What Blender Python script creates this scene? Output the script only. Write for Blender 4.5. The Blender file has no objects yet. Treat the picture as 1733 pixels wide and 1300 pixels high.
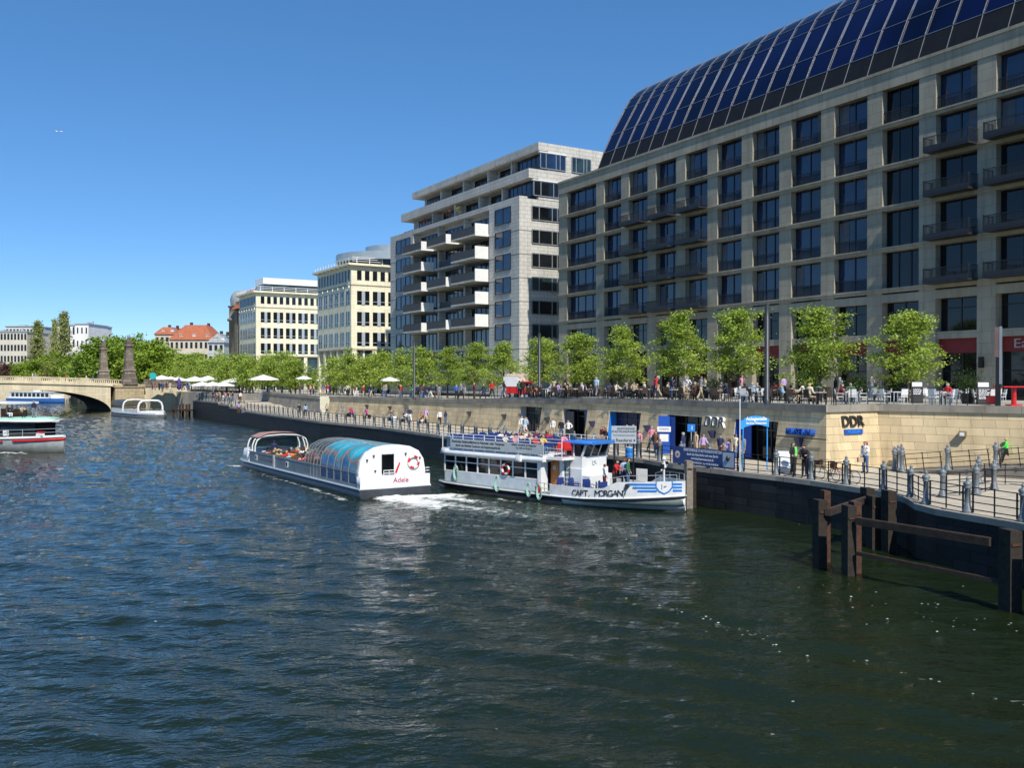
import bpy, bmesh, math, random
from mathutils import Vector, Matrix, noise
RN = random.Random(11)
rad = math.radians
F = 1560.0; CX = 866.5; HY = 640.0; CAMZ = 7.4
COL = bpy.context.scene.collection
def P(px, py, z=0.0):
    Y = (CAMZ - z) * F / (py - HY)
    return Vector(((px - CX) / F * Y, Y, z))
def A(px, Y, z=0.0):
    return Vector(((px - CX) / F * Y, Y, z))
def ZA(py, Y):
    return CAMZ + (HY - py) * Y / F

# ------------------------------------------------------------------ materials
MT = {}
def _nt(name):
    m = bpy.data.materials.new(name); m.use_nodes = True
    n = m.node_tree; n.nodes.clear()
    o = n.nodes.new('ShaderNodeOutputMaterial'); b = n.nodes.new('ShaderNodeBsdfPrincipled')
    n.links.new(b.outputs[0], o.inputs[0])
    MT[name] = m
    return m, n, b, o
def _c(c): return (c[0], c[1], c[2], 1.0)
def node(n, t):
    return n.nodes.new(t)
def mat(name, col, rough=.6, metal=0., spec=.5, var=.12, vs=2.0, bump=0., bs=30., coat=0.):
    if name in MT: return MT[name]
    m, n, b, o = _nt(name)
    b.inputs['Roughness'].default_value = rough; b.inputs['Metallic'].default_value = metal
    b.inputs['Specular IOR Level'].default_value = spec
    b.inputs['Coat Weight'].default_value = coat
    L = n.links
    if var > 0:
        tc = n.nodes.new('ShaderNodeTexCoord')
        no = node(n, 'ShaderNodeTexNoise'); no.inputs['Scale'].default_value = vs; no.inputs['Detail'].default_value = 6
        L.new(tc.outputs['Object'], no.inputs['Vector'])
        mx = n.nodes.new('ShaderNodeMix'); mx.data_type = 'RGBA'
        mr = n.nodes.new('ShaderNodeMapRange'); mr.inputs[1].default_value = .3; mr.inputs[2].default_value = .7
        L.new(no.outputs['Fac'], mr.inputs[0]); L.new(mr.outputs[0], mx.inputs['Factor'])
        mx.inputs['A'].default_value = _c([x * (1 - var) for x in col]); mx.inputs['B'].default_value = _c([min(1, x * (1 + var)) for x in col])
        L.new(mx.outputs['Result'], b.inputs['Base Color'])
        if bump:
            n2 = node(n, 'ShaderNodeTexNoise'); n2.inputs['Scale'].default_value = bs; n2.inputs['Detail'].default_value = 4
            L.new(tc.outputs['Object'], n2.inputs['Vector'])
            bp = n.nodes.new('ShaderNodeBump'); bp.inputs['Strength'].default_value = bump; bp.inputs['Distance'].default_value = .02
            L.new(n2.outputs['Fac'], bp.inputs['Height']); L.new(bp.outputs[0], b.inputs['Normal'])
    else:
        b.inputs['Base Color'].default_value = _c(col)
    return m
def stone(name, col, mortar, bw=1.2, bh=.5, rough=.8, var=.1, stain=.25, msize=.012, stain_s=.35, mode='uv', glossy=.3, streak=.0):
    """ashlar blocks; u = x+y of the object, v = z (uv) or x,y (floor)"""
    if name in MT: return MT[name]
    m, n, b, o = _nt(name); L = n.links
    b.inputs['Roughness'].default_value = rough; b.inputs['Specular IOR Level'].default_value = glossy
    tc = n.nodes.new('ShaderNodeTexCoord'); sp = n.nodes.new('ShaderNodeSeparateXYZ'); L.new(tc.outputs['Object'], sp.inputs[0])
    cb = n.nodes.new('ShaderNodeCombineXYZ')
    if mode == 'uv':
        ad = node(n, 'ShaderNodeMath'); ad.operation = 'ADD'; L.new(sp.outputs[0], ad.inputs[0]); L.new(sp.outputs[1], ad.inputs[1])
        L.new(ad.outputs[0], cb.inputs[0]); L.new(sp.outputs[2], cb.inputs[1])
    else:
        L.new(sp.outputs[0], cb.inputs[0]); L.new(sp.outputs[1], cb.inputs[1])
    br = n.nodes.new('ShaderNodeTexBrick'); L.new(cb.outputs[0], br.inputs['Vector'])
    br.inputs['Scale'].default_value = 1.0; br.inputs['Brick Width'].default_value = bw; br.inputs['Row Height'].default_value = bh
    br.inputs['Mortar Size'].default_value = msize; br.inputs['Mortar Smooth'].default_value = .2; br.inputs['Bias'].default_value = 0
    br.inputs['Color1'].default_value = _c([x * (1 - var) for x in col]); br.inputs['Color2'].default_value = _c([min(1, x * (1 + var)) for x in col])
    br.inputs['Mortar'].default_value = _c(mortar)
    no = node(n, 'ShaderNodeTexNoise'); no.inputs['Scale'].default_value = stain_s; no.inputs['Detail'].default_value = 8; no.inputs['Roughness'].default_value = .65
    mp = n.nodes.new('ShaderNodeMapping'); mp.inputs['Scale'].default_value = (1, 1, .45); L.new(tc.outputs['Object'], mp.inputs[0]); L.new(mp.outputs[0], no.inputs['Vector'])
    mr = n.nodes.new('ShaderNodeMapRange'); mr.inputs[1].default_value = .35; mr.inputs[2].default_value = .7; mr.inputs[3].default_value = 1.0; mr.inputs[4].default_value = 1 - stain
    L.new(no.outputs['Fac'], mr.inputs[0])
    last = mr.outputs[0]
    if streak > 0:
        n3 = node(n, 'ShaderNodeTexNoise'); n3.inputs['Scale'].default_value = 1.0; n3.inputs['Detail'].default_value = 5
        m3 = n.nodes.new('ShaderNodeMapping'); m3.inputs['Scale'].default_value = (2.2, 2.2, .12); L.new(tc.outputs['Object'], m3.inputs[0]); L.new(m3.outputs[0], n3.inputs['Vector'])
        r3 = n.nodes.new('ShaderNodeMapRange'); r3.inputs[1].default_value = .5; r3.inputs[2].default_value = .75; r3.inputs[3].default_value = 1.0; r3.inputs[4].default_value = 1 - streak
        L.new(n3.outputs['Fac'], r3.inputs[0])
        mu = node(n, 'ShaderNodeMath'); mu.operation = 'MULTIPLY'; L.new(last, mu.inputs[0]); L.new(r3.outputs[0], mu.inputs[1]); last = mu.outputs[0]
    vm = n.nodes.new('ShaderNodeVectorMath'); vm.operation = 'SCALE'; L.new(br.outputs['Color'], vm.inputs[0]); L.new(last, vm.inputs['Scale'])
    L.new(vm.outputs[0], b.inputs['Base Color'])
    bp = n.nodes.new('ShaderNodeBump'); bp.inputs['Strength'].default_value = .35; bp.inputs['Distance'].default_value = .02
    n2 = node(n, 'ShaderNodeTexNoise'); n2.inputs['Scale'].default_value = 14; n2.inputs['Detail'].default_value = 5; L.new(tc.outputs['Object'], n2.inputs['Vector'])
    sb = node(n, 'ShaderNodeMath'); sb.operation = 'SUBTRACT'; L.new(n2.outputs['Fac'], sb.inputs[0]); L.new(br.outputs['Fac'], sb.inputs[1])
    L.new(sb.outputs[0], bp.inputs['Height']); L.new(bp.outputs[0], b.inputs['Normal'])
    return m
def leafmat(name, c1, c2, trans=.35):
    if name in MT: return MT[name]
    m, n, b, o = _nt(name); L = n.links
    tc = n.nodes.new('ShaderNodeTexCoord'); no = node(n, 'ShaderNodeTexNoise'); no.inputs['Scale'].default_value = 1.1; no.inputs['Detail'].default_value = 5
    L.new(tc.outputs['Object'], no.inputs['Vector'])
    wn = n.nodes.new('ShaderNodeTexWhiteNoise'); wn.noise_dimensions = '3D'
    sc = n.nodes.new('ShaderNodeVectorMath'); sc.operation = 'SNAP'; sc.inputs[1].default_value = (.3, .3, .3)
    L.new(tc.outputs['Object'], sc.inputs[0]); L.new(sc.outputs[0], wn.inputs['Vector'])
    oi = n.nodes.new('ShaderNodeObjectInfo')
    a = node(n, 'ShaderNodeMath'); a.operation = 'MULTIPLY_ADD'; L.new(wn.outputs['Value'], a.inputs[0]); a.inputs[1].default_value = .45
    L.new(no.outputs['Fac'], a.inputs[2])
    a2 = node(n, 'ShaderNodeMath'); a2.operation = 'MULTIPLY_ADD'; L.new(oi.outputs['Random'], a2.inputs[0]); a2.inputs[1].default_value = .3; L.new(a.outputs[0], a2.inputs[2])
    mr = n.nodes.new('ShaderNodeMapRange'); mr.inputs[1].default_value = .45; mr.inputs[2].default_value = 1.2; L.new(a2.outputs[0], mr.inputs[0])
    mx = n.nodes.new('ShaderNodeMix'); mx.data_type = 'RGBA'; mx.inputs['A'].default_value = _c(c1); mx.inputs['B'].default_value = _c(c2)
    L.new(mr.outputs[0], mx.inputs['Factor']); L.new(mx.outputs['Result'], b.inputs['Base Color'])
    b.inputs['Roughness'].default_value = .5; b.inputs['Specular IOR Level'].default_value = .35
    tr = n.nodes.new('ShaderNodeBsdfTranslucent'); L.new(mx.outputs['Result'], tr.inputs['Color'])
    ms = n.nodes.new('ShaderNodeMixShader'); ms.inputs[0].default_value = trans
    L.new(b.outputs[0], ms.inputs[1]); L.new(tr.outputs[0], ms.inputs[2]); L.new(ms.outputs[0], o.inputs[0])
    return m
def glass(name, col, rough=.04, var=.5, vs=.35, ior=1.5, metal=0.):
    """window glass seen from outside: dark body with a clear reflection and slightly wavy panes"""
    if name in MT: return MT[name]
    m, n, b, o = _nt(name); L = n.links
    tc = n.nodes.new('ShaderNodeTexCoord'); geo = n.nodes.new('ShaderNodeNewGeometry')
    no = node(n, 'ShaderNodeTexNoise'); no.inputs['Scale'].default_value = vs; no.inputs['Detail'].default_value = 3
    L.new(geo.outputs['Position'], no.inputs['Vector'])
    mr = n.nodes.new('ShaderNodeMapRange'); mr.inputs[1].default_value = .35; mr.inputs[2].default_value = .65; L.new(no.outputs['Fac'], mr.inputs[0])
    mx = n.nodes.new('ShaderNodeMix'); mx.data_type = 'RGBA'; mx.inputs['A'].default_value = _c([x * (1 - var) for x in col]); mx.inputs['B'].default_value = _c([x * (1 + var) for x in col])
    L.new(mr.outputs[0], mx.inputs['Factor']); L.new(mx.outputs['Result'], b.inputs['Base Color'])
    b.inputs['Roughness'].default_value = rough; b.inputs['IOR'].default_value = ior; b.inputs['Metallic'].default_value = metal
    n2 = node(n, 'ShaderNodeTexNoise'); n2.inputs['Scale'].default_value = .9; L.new(geo.outputs['Position'], n2.inputs['Vector'])
    bp = n.nodes.new('ShaderNodeBump'); bp.inputs['Strength'].default_value = .12; bp.inputs['Distance'].default_value = .02
    L.new(n2.outputs['Fac'], bp.inputs['Height']); L.new(bp.outputs[0], b.inputs['Normal'])
    return m
def clearglass(name, tint=(.75, .85, .85), amount=.75, rough=.02):
    if name in MT: return MT[name]
    m, n, b, o = _nt(name); L = n.links
    b.inputs['Base Color'].default_value = _c([x * .15 for x in tint]); b.inputs['Roughness'].default_value = rough
    tr = n.nodes.new('ShaderNodeBsdfTransparent'); tr.inputs['Color'].default_value = _c(tint)
    ms = n.nodes.new('ShaderNodeMixShader'); ms.inputs[0].default_value = amount
    L.new(b.outputs[0], ms.inputs[1]); L.new(tr.outputs[0], ms.inputs[2]); L.new(ms.outputs[0], o.inputs[0])
    return m

# ------------------------------------------------------------------ mesh builder
class MB:
    def __init__(s): s.v = []; s.f = []; s.mi = []; s.sm = []; s.M = Matrix.Identity(4)
    def add(s, vs, fs, mi=0, sm=False):
        o = len(s.v); s.v += [tuple(s.M @ Vector(v)) for v in vs]
        for f in fs: s.f.append(tuple(o + i for i in f)); s.mi.append(mi); s.sm.append(sm)
        return s
    def box(s, x0, x1, y0, y1, z0, z1, mi=0):
        if x0 > x1: x0, x1 = x1, x0
        if y0 > y1: y0, y1 = y1, y0
        if z0 > z1: z0, z1 = z1, z0
        return s.add([(x0, y0, z0), (x1, y0, z0), (x1, y1, z0), (x0, y1, z0), (x0, y0, z1), (x1, y0, z1), (x1, y1, z1), (x0, y1, z1)],
              [(0, 3, 2, 1), (4, 5, 6, 7), (0, 1, 5, 4), (1, 2, 6, 5), (2, 3, 7, 6), (3, 0, 4, 7)], mi)
    def bar(s, p, q, w, h=None, mi=0, up=(0, 0, 1)):
        """a box-section bar from p to q, w across, h along up"""
        p = Vector(p); q = Vector(q); d = (q - p)
        if d.length < 1e-6: return s
        h = h or w; u = Vector(up); d.normalize(); a = d.cross(u)
        if a.length < 1e-4: a = d.cross(Vector((1, 0, 0)))
        a.normalize(); b = a.cross(d).normalized(); a *= w / 2; b *= h / 2
        vs = [p - a - b, p + a - b, p + a + b, p - a + b, q - a - b, q + a - b, q + a + b, q - a + b]
        return s.add(vs, [(0, 1, 2, 3), (7, 6, 5, 4), (0, 4, 5, 1), (1, 5, 6, 2), (2, 6, 7, 3), (3, 7, 4, 0)], mi)
    def cyl(s, p, q, r0, r1=None, n=8, mi=0, caps=True, sm=True):
        p = Vector(p); q = Vector(q); r1 = r0 if r1 is None else r1; d = (q - p).normalized()
        a = d.cross(Vector((0, 0, 1)))
        if a.length < 1e-3: a = Vector((1, 0, 0))
        a.normalize(); b = d.cross(a)
        vs = []
        for k in range(n):
            t = 2 * math.pi * k / n; e = a * math.cos(t) + b * math.sin(t)
            vs += [p + e * r0, q + e * r1]
        fs = [(2 * k, 2 * k + 1, (2 * k + 3) % (2 * n), (2 * k + 2) % (2 * n)) for k in range(n)]
        s.add(vs, fs, mi, sm)
        if caps: s.add(vs, [tuple(2 * k for k in range(n)), tuple(2 * k + 1 for k in reversed(range(n)))], mi)
        return s
    def tube(s, pts, r, n=6, mi=0):
        for a, b in zip(pts, pts[1:]): s.cyl(a, b, r, r, n, mi, caps=True)
        return s
    def lathe(s, prof, c=(0, 0, 0), n=12, mi=0, sm=True):
        c = Vector(c); vs = []; m = len(prof)
        for k in range(n):
            t = 2 * math.pi * k / n
            for r, z in prof: vs.append(c + Vector((r * math.cos(t), r * math.sin(t), z)))
        fs = []
        for k in range(n):
            a = k * m; b = ((k + 1) % n) * m
            for j in range(m - 1): fs.append((a + j, b + j, b + j + 1, a + j + 1))
        s.add(vs, fs, mi, sm)
        s.add(vs, [tuple(k * m for k in reversed(range(n))), tuple(k * m + m - 1 for k in range(n))], mi)
        return s
    def prism(s, poly, z0, z1, mi=0, mtop=None):
        n = len(poly)
        zz0 = z0 if callable(z0) else (lambda x, y: z0); zz1 = z1 if callable(z1) else (lambda x, y: z1)
        ar = sum(poly[i][0] * poly[(i + 1) % n][1] - poly[(i + 1) % n][0] * poly[i][1] for i in range(n))
        if ar < 0: poly = list(reversed(poly))
        vs = [(x, y, zz0(x, y)) for x, y in poly] + [(x, y, zz1(x, y)) for x, y in poly]
        s.add(vs, [(i, (i + 1) % n, n + (i + 1) % n, n + i) for i in range(n)], mi)
        s.add(vs, [tuple(reversed(range(n)))], mi)
        s.add(vs, [tuple(range(n, 2 * n))], mi if mtop is None else mtop)
        return s
    def loft(s, rings, mi=0, sm=True, close=True, cap=True):
        n = len(rings[0]); vs = [p for r in rings for p in r]; fs = []
        for i in range(len(rings) - 1):
            for k in range(n if close else n - 1):
                fs.append((i * n + k, i * n + (k + 1) % n, (i + 1) * n + (k + 1) % n, (i + 1) * n + k))
        s.add(vs, fs, mi, sm)
        if cap and close: s.add(vs, [tuple(reversed(range(n))), tuple((len(rings) - 1) * n + k for k in range(n))], mi)
        return s
    def sphere(s, c, r, n=10, m=7, mi=0, sx=1, sy=1, sz=1):
        rings = []
        for j in range(1, m):
            t = math.pi * j / m
            rings.append([(c[0] + sx * r * math.sin(t) * math.cos(2 * math.pi * k / n), c[1] + sy * r * math.sin(t) * math.sin(2 * math.pi * k / n), c[2] - sz * r * math.cos(t)) for k in range(n)])
        return s.loft(rings, mi)
    def mesh(s, name, mats):
        me = bpy.data.meshes.new(name); me.from_pydata(s.v, [], s.f)
        for x in (mats if isinstance(mats, (list, tuple)) else [mats]): me.materials.append(x)
        me.polygons.foreach_set('material_index', s.mi); me.polygons.foreach_set('use_smooth', s.sm)
        me.update(); return me
    def build(s, name, mats, parent=None, loc=None, rz=0.):
        return link(name, s.mesh(name, mats), parent, loc, rz)
def link(name, data, parent=None, loc=None, rz=0.):
    o = bpy.data.objects.new(name, data); COL.objects.link(o)
    if parent is not None: o.parent = parent
    if loc is not None: o.location = loc
    if rz: o.rotation_euler.z = rz
    return o
USED = set()
def tag(o, label, cat, group=None, kind=None):
    if label: o['label'] = label; USED.add(label.lower())
    if cat: o['category'] = cat
    if group: o['group'] = group
    if kind: o['kind'] = kind
    return o
def thing(name, label, cat, loc=(0, 0, 0), rz=0., group=None):
    o = bpy.data.objects.new(name, None); COL.objects.link(o); o.empty_display_size = .3
    o.location = loc; o.rotation_euler.z = rz
    return tag(o, label, cat, group)
def struct(o, label=None):
    o['kind'] = 'structure'
    if label: o['label'] = label
    return o
KIDS = {}
def kids(o):
    return [c for c in COL.objects if c.parent == o]
def proto_tree(o): return (o, [(c, [g for g in kids(c)]) for c in kids(o)])
def dup(pt, loc, rz=0., label=None, group=None, scale=None):
    o, ch = pt
    r = o.copy(); COL.objects.link(r); r.location = loc; r.rotation_euler.z = rz
    if scale: r.scale = (scale,) * 3 if not isinstance(scale, tuple) else scale
    if label: r['label'] = label
    if group: r['group'] = group
    for c, gs in ch:
        d = c.copy(); COL.objects.link(d); d.parent = r
        for g in gs:
            e = g.copy(); COL.objects.link(e); e.parent = d
    return r
def drop(pt):
    o, ch = pt
    for c, gs in ch:
        for g in gs: bpy.data.objects.remove(g)
        bpy.data.objects.remove(c)
    bpy.data.objects.remove(o)
ORD = 'first second third fourth fifth sixth seventh eighth ninth tenth eleventh twelfth thirteenth fourteenth fifteenth sixteenth seventeenth eighteenth nineteenth twentieth'.split()
ORD += ['twenty-' + w for w in ORD[:9]] + ['thirtieth'] + ['thirty-' + w for w in ORD[:9]]

FONT = {}
def text(body, size, origin, right, up, m, name='lettering', parent=None, extrude=.01, align='CENTER', squeeze=1., bold=0.):
    """flat raised lettering in the plane spanned by right and up, given in the parent's space"""
    cu = bpy.data.curves.new('tx', 'FONT'); cu.body = body; cu.size = size; cu.extrude = extrude; cu.align_x = align; cu.align_y = 'CENTER'
    cu.resolution_u = 3; cu.offset = bold; cu.space_line = .95
    t = bpy.data.objects.new('tx', cu); COL.objects.link(t)
    bpy.context.view_layer.update()
    me = bpy.data.meshes.new_from_object(t.evaluated_get(bpy.context.evaluated_depsgraph_get()))
    bpy.data.objects.remove(t); bpy.data.curves.remove(cu)
    r = Vector(right).normalized(); u = Vector(up).normalized(); w = r.cross(u)
    M = Matrix((r * squeeze, u, w)).transposed().to_4x4(); M.translation = Vector(origin)
    me.transform(M); me.materials.clear(); me.materials.append(m); me.name = name
    return link(name, me, parent)

# ------------------------------------------------------------------ camera, light, world
sc = bpy.context.scene
cam = bpy.data.cameras.new('camera'); co = bpy.data.objects.new('camera', cam); COL.objects.link(co)
co.location = (0, 0, CAMZ); co.rotation_euler = (rad(90) - math.atan(10 / F), 0, 0)
cam.sensor_width = 36; cam.lens = 36 * F / 1733.; cam.clip_end = 6000; cam.clip_start = .1
sc.camera = co
SUN = Vector((.35, -.937, 0)).normalized(); ELEV = rad(47)
sund = Vector((SUN.x * math.cos(ELEV), SUN.y * math.cos(ELEV), math.sin(ELEV)))
sl = bpy.data.lights.new('sun', 'SUN'); sl.energy = 5.0; sl.angle = rad(.53); sl.color = (1., .94, .84)
so = bpy.data.objects.new('sun', sl); COL.objects.link(so); so.rotation_euler = sund.to_track_quat('Z', 'Y').to_euler()
w = bpy.data.worlds.new('World'); sc.world = w; w.use_nodes = True; n = w.node_tree
bg = n.nodes.get('Background') or n.nodes.new('ShaderNodeBackground')
sky = n.nodes.new('ShaderNodeTexSky'); sky.sky_type = 'NISHITA'; sky.sun_disc = False
sky.sun_elevation = ELEV; sky.sun_rotation = math.atan2(SUN.x, SUN.y); sky.altitude = 60; sky.air_density = .6; sky.dust_density = 0; sky.ozone_density = 8
ga = n.nodes.new('ShaderNodeGamma'); hs = n.nodes.new('ShaderNodeHueSaturation'); ga.inputs[1].default_value = .70; hs.inputs['Saturation'].default_value = 1.26; hs.inputs['Value'].default_value = 1.70
n.links.new(sky.outputs[0], ga.inputs[0]); n.links.new(ga.outputs[0], hs.inputs['Color']); n.links.new(hs.outputs[0], bg.inputs[0]); bg.inputs[1].default_value = .15
sc.view_settings.view_transform = 'Standard'; sc.view_settings.look = 'None'; sc.view_settings.exposure = 0; sc.view_settings.gamma = 1
sc.cycles.max_bounces = 6; sc.cycles.diffuse_bounces = 2; sc.cycles.glossy_bounces = 3; sc.cycles.transparent_max_bounces = 8; sc.cycles.transmission_bounces = 2
sc.cycles.use_adaptive_sampling = True; sc.cycles.adaptive_threshold = .02; sc.cycles.use_denoising = True
sc.cycles.caustics_reflective = False; sc.cycles.caustics_refractive = False
sc.render.use_persistent_data = False
# ------------------------------------------------------------------ palette
M_hotel = stone('hotel_limestone', (.43, .39, .295), (.22, .195, .145), 1.6, .83, .8, .06, .3, .012, .3, streak=.25)
M_apt = stone('grey_limestone', (.62, .60, .54), (.28, .27, .24), 1.1, .545, .8, .05, .2, .02, .25, streak=.22)
M_yel = stone('yellow_sandstone', (.90, .84, .62), (.5, .42, .26), 1.4, .7, .85, .05, .14, .01, .3, streak=.15)
M_wall = stone('sandstone_blocks', (.76, .60, .36), (.33, .26, .16), 1.25, .46, .85, .13, .3, .012, .45, streak=.25)
M_cap = stone('cap_stone', (.36, .33, .27), (.16, .14, .11), 1.8, .9, .8, .1, .4, .012, .8)
M_pave = stone('paving', (.60, .53, .41), (.30, .27, .21), 1.0, .5, .8, .08, .25, .012, .35, mode='floor')
M_pave2 = stone('terrace_paving', (.52, .48, .40), (.3, .27, .22), .6, .3, .8, .08, .25, .01, .4, mode='floor')
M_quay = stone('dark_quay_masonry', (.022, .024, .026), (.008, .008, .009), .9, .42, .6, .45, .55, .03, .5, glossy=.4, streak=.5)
M_quayk = stone('quay_kerb', (.42, .38, .31), (.2, .18, .14), 1.5, .8, .8, .08, .35, .012, .8)
M_brg = stone('bridge_sandstone', (.74, .64, .44), (.45, .38, .26), 1.6, .7, .85, .07, .25, .015, .3, streak=.2)
M_brgd = stone('weathered_sandstone', (.25, .21, .165), (.1, .08, .06), 1.1, .6, .9, .35, .55, .02, .9)
M_black = mat('black_iron', (.018, .018, .02), .45, .3, var=.2)
M_iron = mat('grey_cast_iron', (.17, .19, .20), .5, .15, var=.25, vs=6, bump=.4, bs=25)
M_white = mat('white_paint', (.82, .82, .80), .35, var=.05, vs=1.5)
M_hullw = mat('white_hull_paint', (.78, .79, .77), .3, var=.13, vs=1.5, bump=.05)
M_grey = mat('grey_metal', (.33, .35, .36), .4, .5, var=.12)
M_lgrey = mat('pale_grey_paint', (.42, .47, .50), .4, .1, var=.08)
M_dgrey = mat('dark_grey_metal', (.06, .065, .07), .45, .4, var=.15)
M_blue = mat('blue_vinyl', (.015, .09, .42), .45, var=.06)
M_blue2 = mat('bright_blue_vinyl', (.02, .22, .70), .45, var=.05)
M_red = mat('red_paint', (.62, .02, .02), .4, var=.1)
M_dred = mat('dark_red_fascia', (.19, .012, .012), .5, var=.1)
M_wood = mat('orange_varnished_wood', (.50, .16, .03), .4, var=.2, vs=5)
M_timber = mat('weathered_timber', (.030, .022, .015), .9, var=.45, vs=4, bump=.8, bs=18)  # weathered wood, base darkened further to imitate the piles' shaded faces
M_rust = mat('rusty_timber', (.075, .034, .02), .9, var=.4, vs=5, bump=.8, bs=18)
M_winB = glass('sky_tint_window_glass', (.010, .024, .065), .03, ior=1.7)  # blue in the base imitates the sky reflected in the panes
M_winD = glass('dark_window_glass', (.008, .010, .012), .05)
M_winG = glass('greenish_window_glass', (.02, .04, .045), .04)
M_roofB = glass('sky_tint_roof_glass', (.002, .005, .036), .05, var=.45, vs=.12, ior=1.3)  # deep blue base adds the reflected zenith sky to the glass colour
M_frame = mat('dark_window_frame', (.025, .027, .032), .45, .3, var=.1)
M_rail = mat('anthracite_railing', (.035, .037, .04), .5, .3, var=.15)
M_tile = mat('red_roof_tile', (.40, .125, .06), .8, var=.2, vs=1.5)
M_slate = mat('pale_slate_roof', (.30, .33, .33), .6, var=.15, vs=1.)
M_parasol = mat('white_canvas', (.82, .80, .77), .8, var=.04)
M_rope = mat('pale_green_rope', (.35, .55, .46), .8, var=.15)
M_lw = mat('white_lettering', (.8, .82, .84), .6, var=0)
M_lb = mat('black_lettering', (.02, .02, .022), .6, var=0)
M_bark = mat('bark', (.085, .065, .045), .9, var=.35, vs=6, bump=.8, bs=20)
LEAF = leafmat('fresh_linden_leaves', (.25, .36, .045), (.45, .56, .10))
LEAF2 = leafmat('park_leaves', (.15, .26, .025), (.36, .48, .06), .3)
LEAF3 = leafmat('brownish_spring_leaves', (.17, .17, .05), (.32, .30, .09), .3)
LEAF4 = leafmat('copper_leaves', (.08, .03, .03), (.16, .07, .06), .3)
LEAF5 = leafmat('dark_shrub_leaves', (.035, .07, .018), (.09, .15, .03), .2)
BLOS = leafmat('pale_blossom', (.45, .46, .34), (.7, .68, .6), .2)

# ------------------------------------------------------------------ plan lines
QUAY = [(22.5, 16), (19.6, 25), (18.2, 32.7), (17.25, 35.1), (16.75, 36.4), (16.62, 37.9), (17.05, 39.8), (17.05, 41.8), (16.2, 43.9), (15.1, 46.5), (13.95, 48.6), (12.25, 51.0), (9.7, 55.2),
        (8.4, 58.6), (2.0, 69.2), (-6.5, 83.2), (-14.1, 97.7), (-23.0, 110.4), (-30.0, 123.0), (-43.0, 147.0), (-47.0, 153.3), (-51.0, 160.0), (-61.5, 177.6)]
WALL1 = [(17.8, 52.2), (10.0, 69.3), (-7.9, 104.0), (-27.0, 135.0)]
WALL2 = [(-28.6, 137.2), (-45.0, 165.0)]
WALL3 = [(34.6, 45.0), (21.8, 54.4)]
PZ = 2.2
def lerp(a, b, t): return a + (b - a) * t
def piecewise(x, pts):
    if x <= pts[0][0]: return pts[0][1]
    for (a, u), (b, v) in zip(pts, pts[1:]):
        if x <= b: return lerp(u, v, (x - a) / (b - a))
    return pts[-1][1]
def TZ(x, y):  # terrace height
    return piecewise(y, [(60, 5.82), (75, 5.80), (88, 5.62), (104, 4.95), (126, 4.72), (140, 4.65), (170, 4.45), (210, 4.3)])
def QZ(y):
    return piecewise(y, [(147.0, 2.2), (147.05, 2.55), (153.3, 2.55), (153.35, 2.9), (160, 2.9), (160.05, 3.2), (200, 3.2)])

# ------------------------------------------------------------------ ground, water
g = MB(); g.add([(-5000, -1500, -2.6), (5000, -1500, -2.6), (5000, 5000, -2.6), (-5000, 5000, -2.6)], [(0, 1, 2, 3)])
struct(g.build('ground', mat('river_bed', (.06, .055, .04), .9)), 'dark river bed and open ground under the city')
# terrace land (upper level) to the right of the retaining wall line
land = [(60, 30), (39.2, 42.9), (35.2, 45.85), (21.8, 55.35), (18.9, 53.6), (11.0, 69.7), (-6.9, 104.4), (-26.1, 135.4), (-27.8, 137.7), (-44.1, 165.5), (-53.5, 177.0), (-60.0, 190.0), (-72, 206), (-93.5, 232), (-120, 262), (-40, 330), (140, 300), (160, 60)]
def gridland(poly, zf, name, m, step=6.0, inset=0.):
    bm = bmesh.new(); vs = [bm.verts.new((x, y, 0)) for x, y in poly]; f = bm.faces.new(vs)
    if f.normal.z < 0: f.normal_flip()
    x0 = min(p[0] for p in poly); x1 = max(p[0] for p in poly); y0 = min(p[1] for p in poly); y1 = max(p[1] for p in poly)
    y = y0 + step
    while y < y1:
        bmesh.ops.bisect_plane(bm, geom=bm.verts[:] + bm.edges[:] + bm.faces[:], plane_co=(0, y, 0), plane_no=(0, 1, 0)); y += step
    for v in bm.verts: v.co.z = zf(v.co.x, v.co.y)
    # skirt
    bd = [e for e in bm.edges if e.is_boundary]
    r = bmesh.ops.extrude_edge_only(bm, edges=bd)
    for v in [e for e in r['geom'] if isinstance(e, bmesh.types.BMVert)]: v.co.z = -2.5
    me = bpy.data.meshes.new(name); bm.to_mesh(me); bm.free(); me.materials.append(m)
    return link(name, me)
struct(gridland(land, TZ, 'terrace_pavement', M_pave2), 'paved upper terrace in front of the hotel')
# promenade between quay line and wall line
def insetline(pts, d):
    out = []
    for i, p in enumerate(pts):
        a = Vector(pts[max(0, i - 1)]); b = Vector(pts[min(len(pts) - 1, i + 1)]); t = (b - a).normalized(); nn = Vector((t.y, -t.x))
        out.append((p[0] + nn.x * d, p[1] + nn.y * d))
    return out
QI = insetline(QUAY, .45)
prom_poly = [q for q in QI] + [(-58, 190), (-50, 178), (-45, 165.3), (-28.4, 137.6), (-26.8, 135.3), (-7.7, 104.2), (10.2, 69.4), (18.0, 52.6), (21.8, 54.7), (34.7, 45.3), (42, 39), (50, 20), (30, 8)]
struct(gridland(prom_poly, lambda x, y: QZ(y) + .004, 'promenade_pavement', M_pave, 3.0), 'pale paved riverside promenade')
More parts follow.
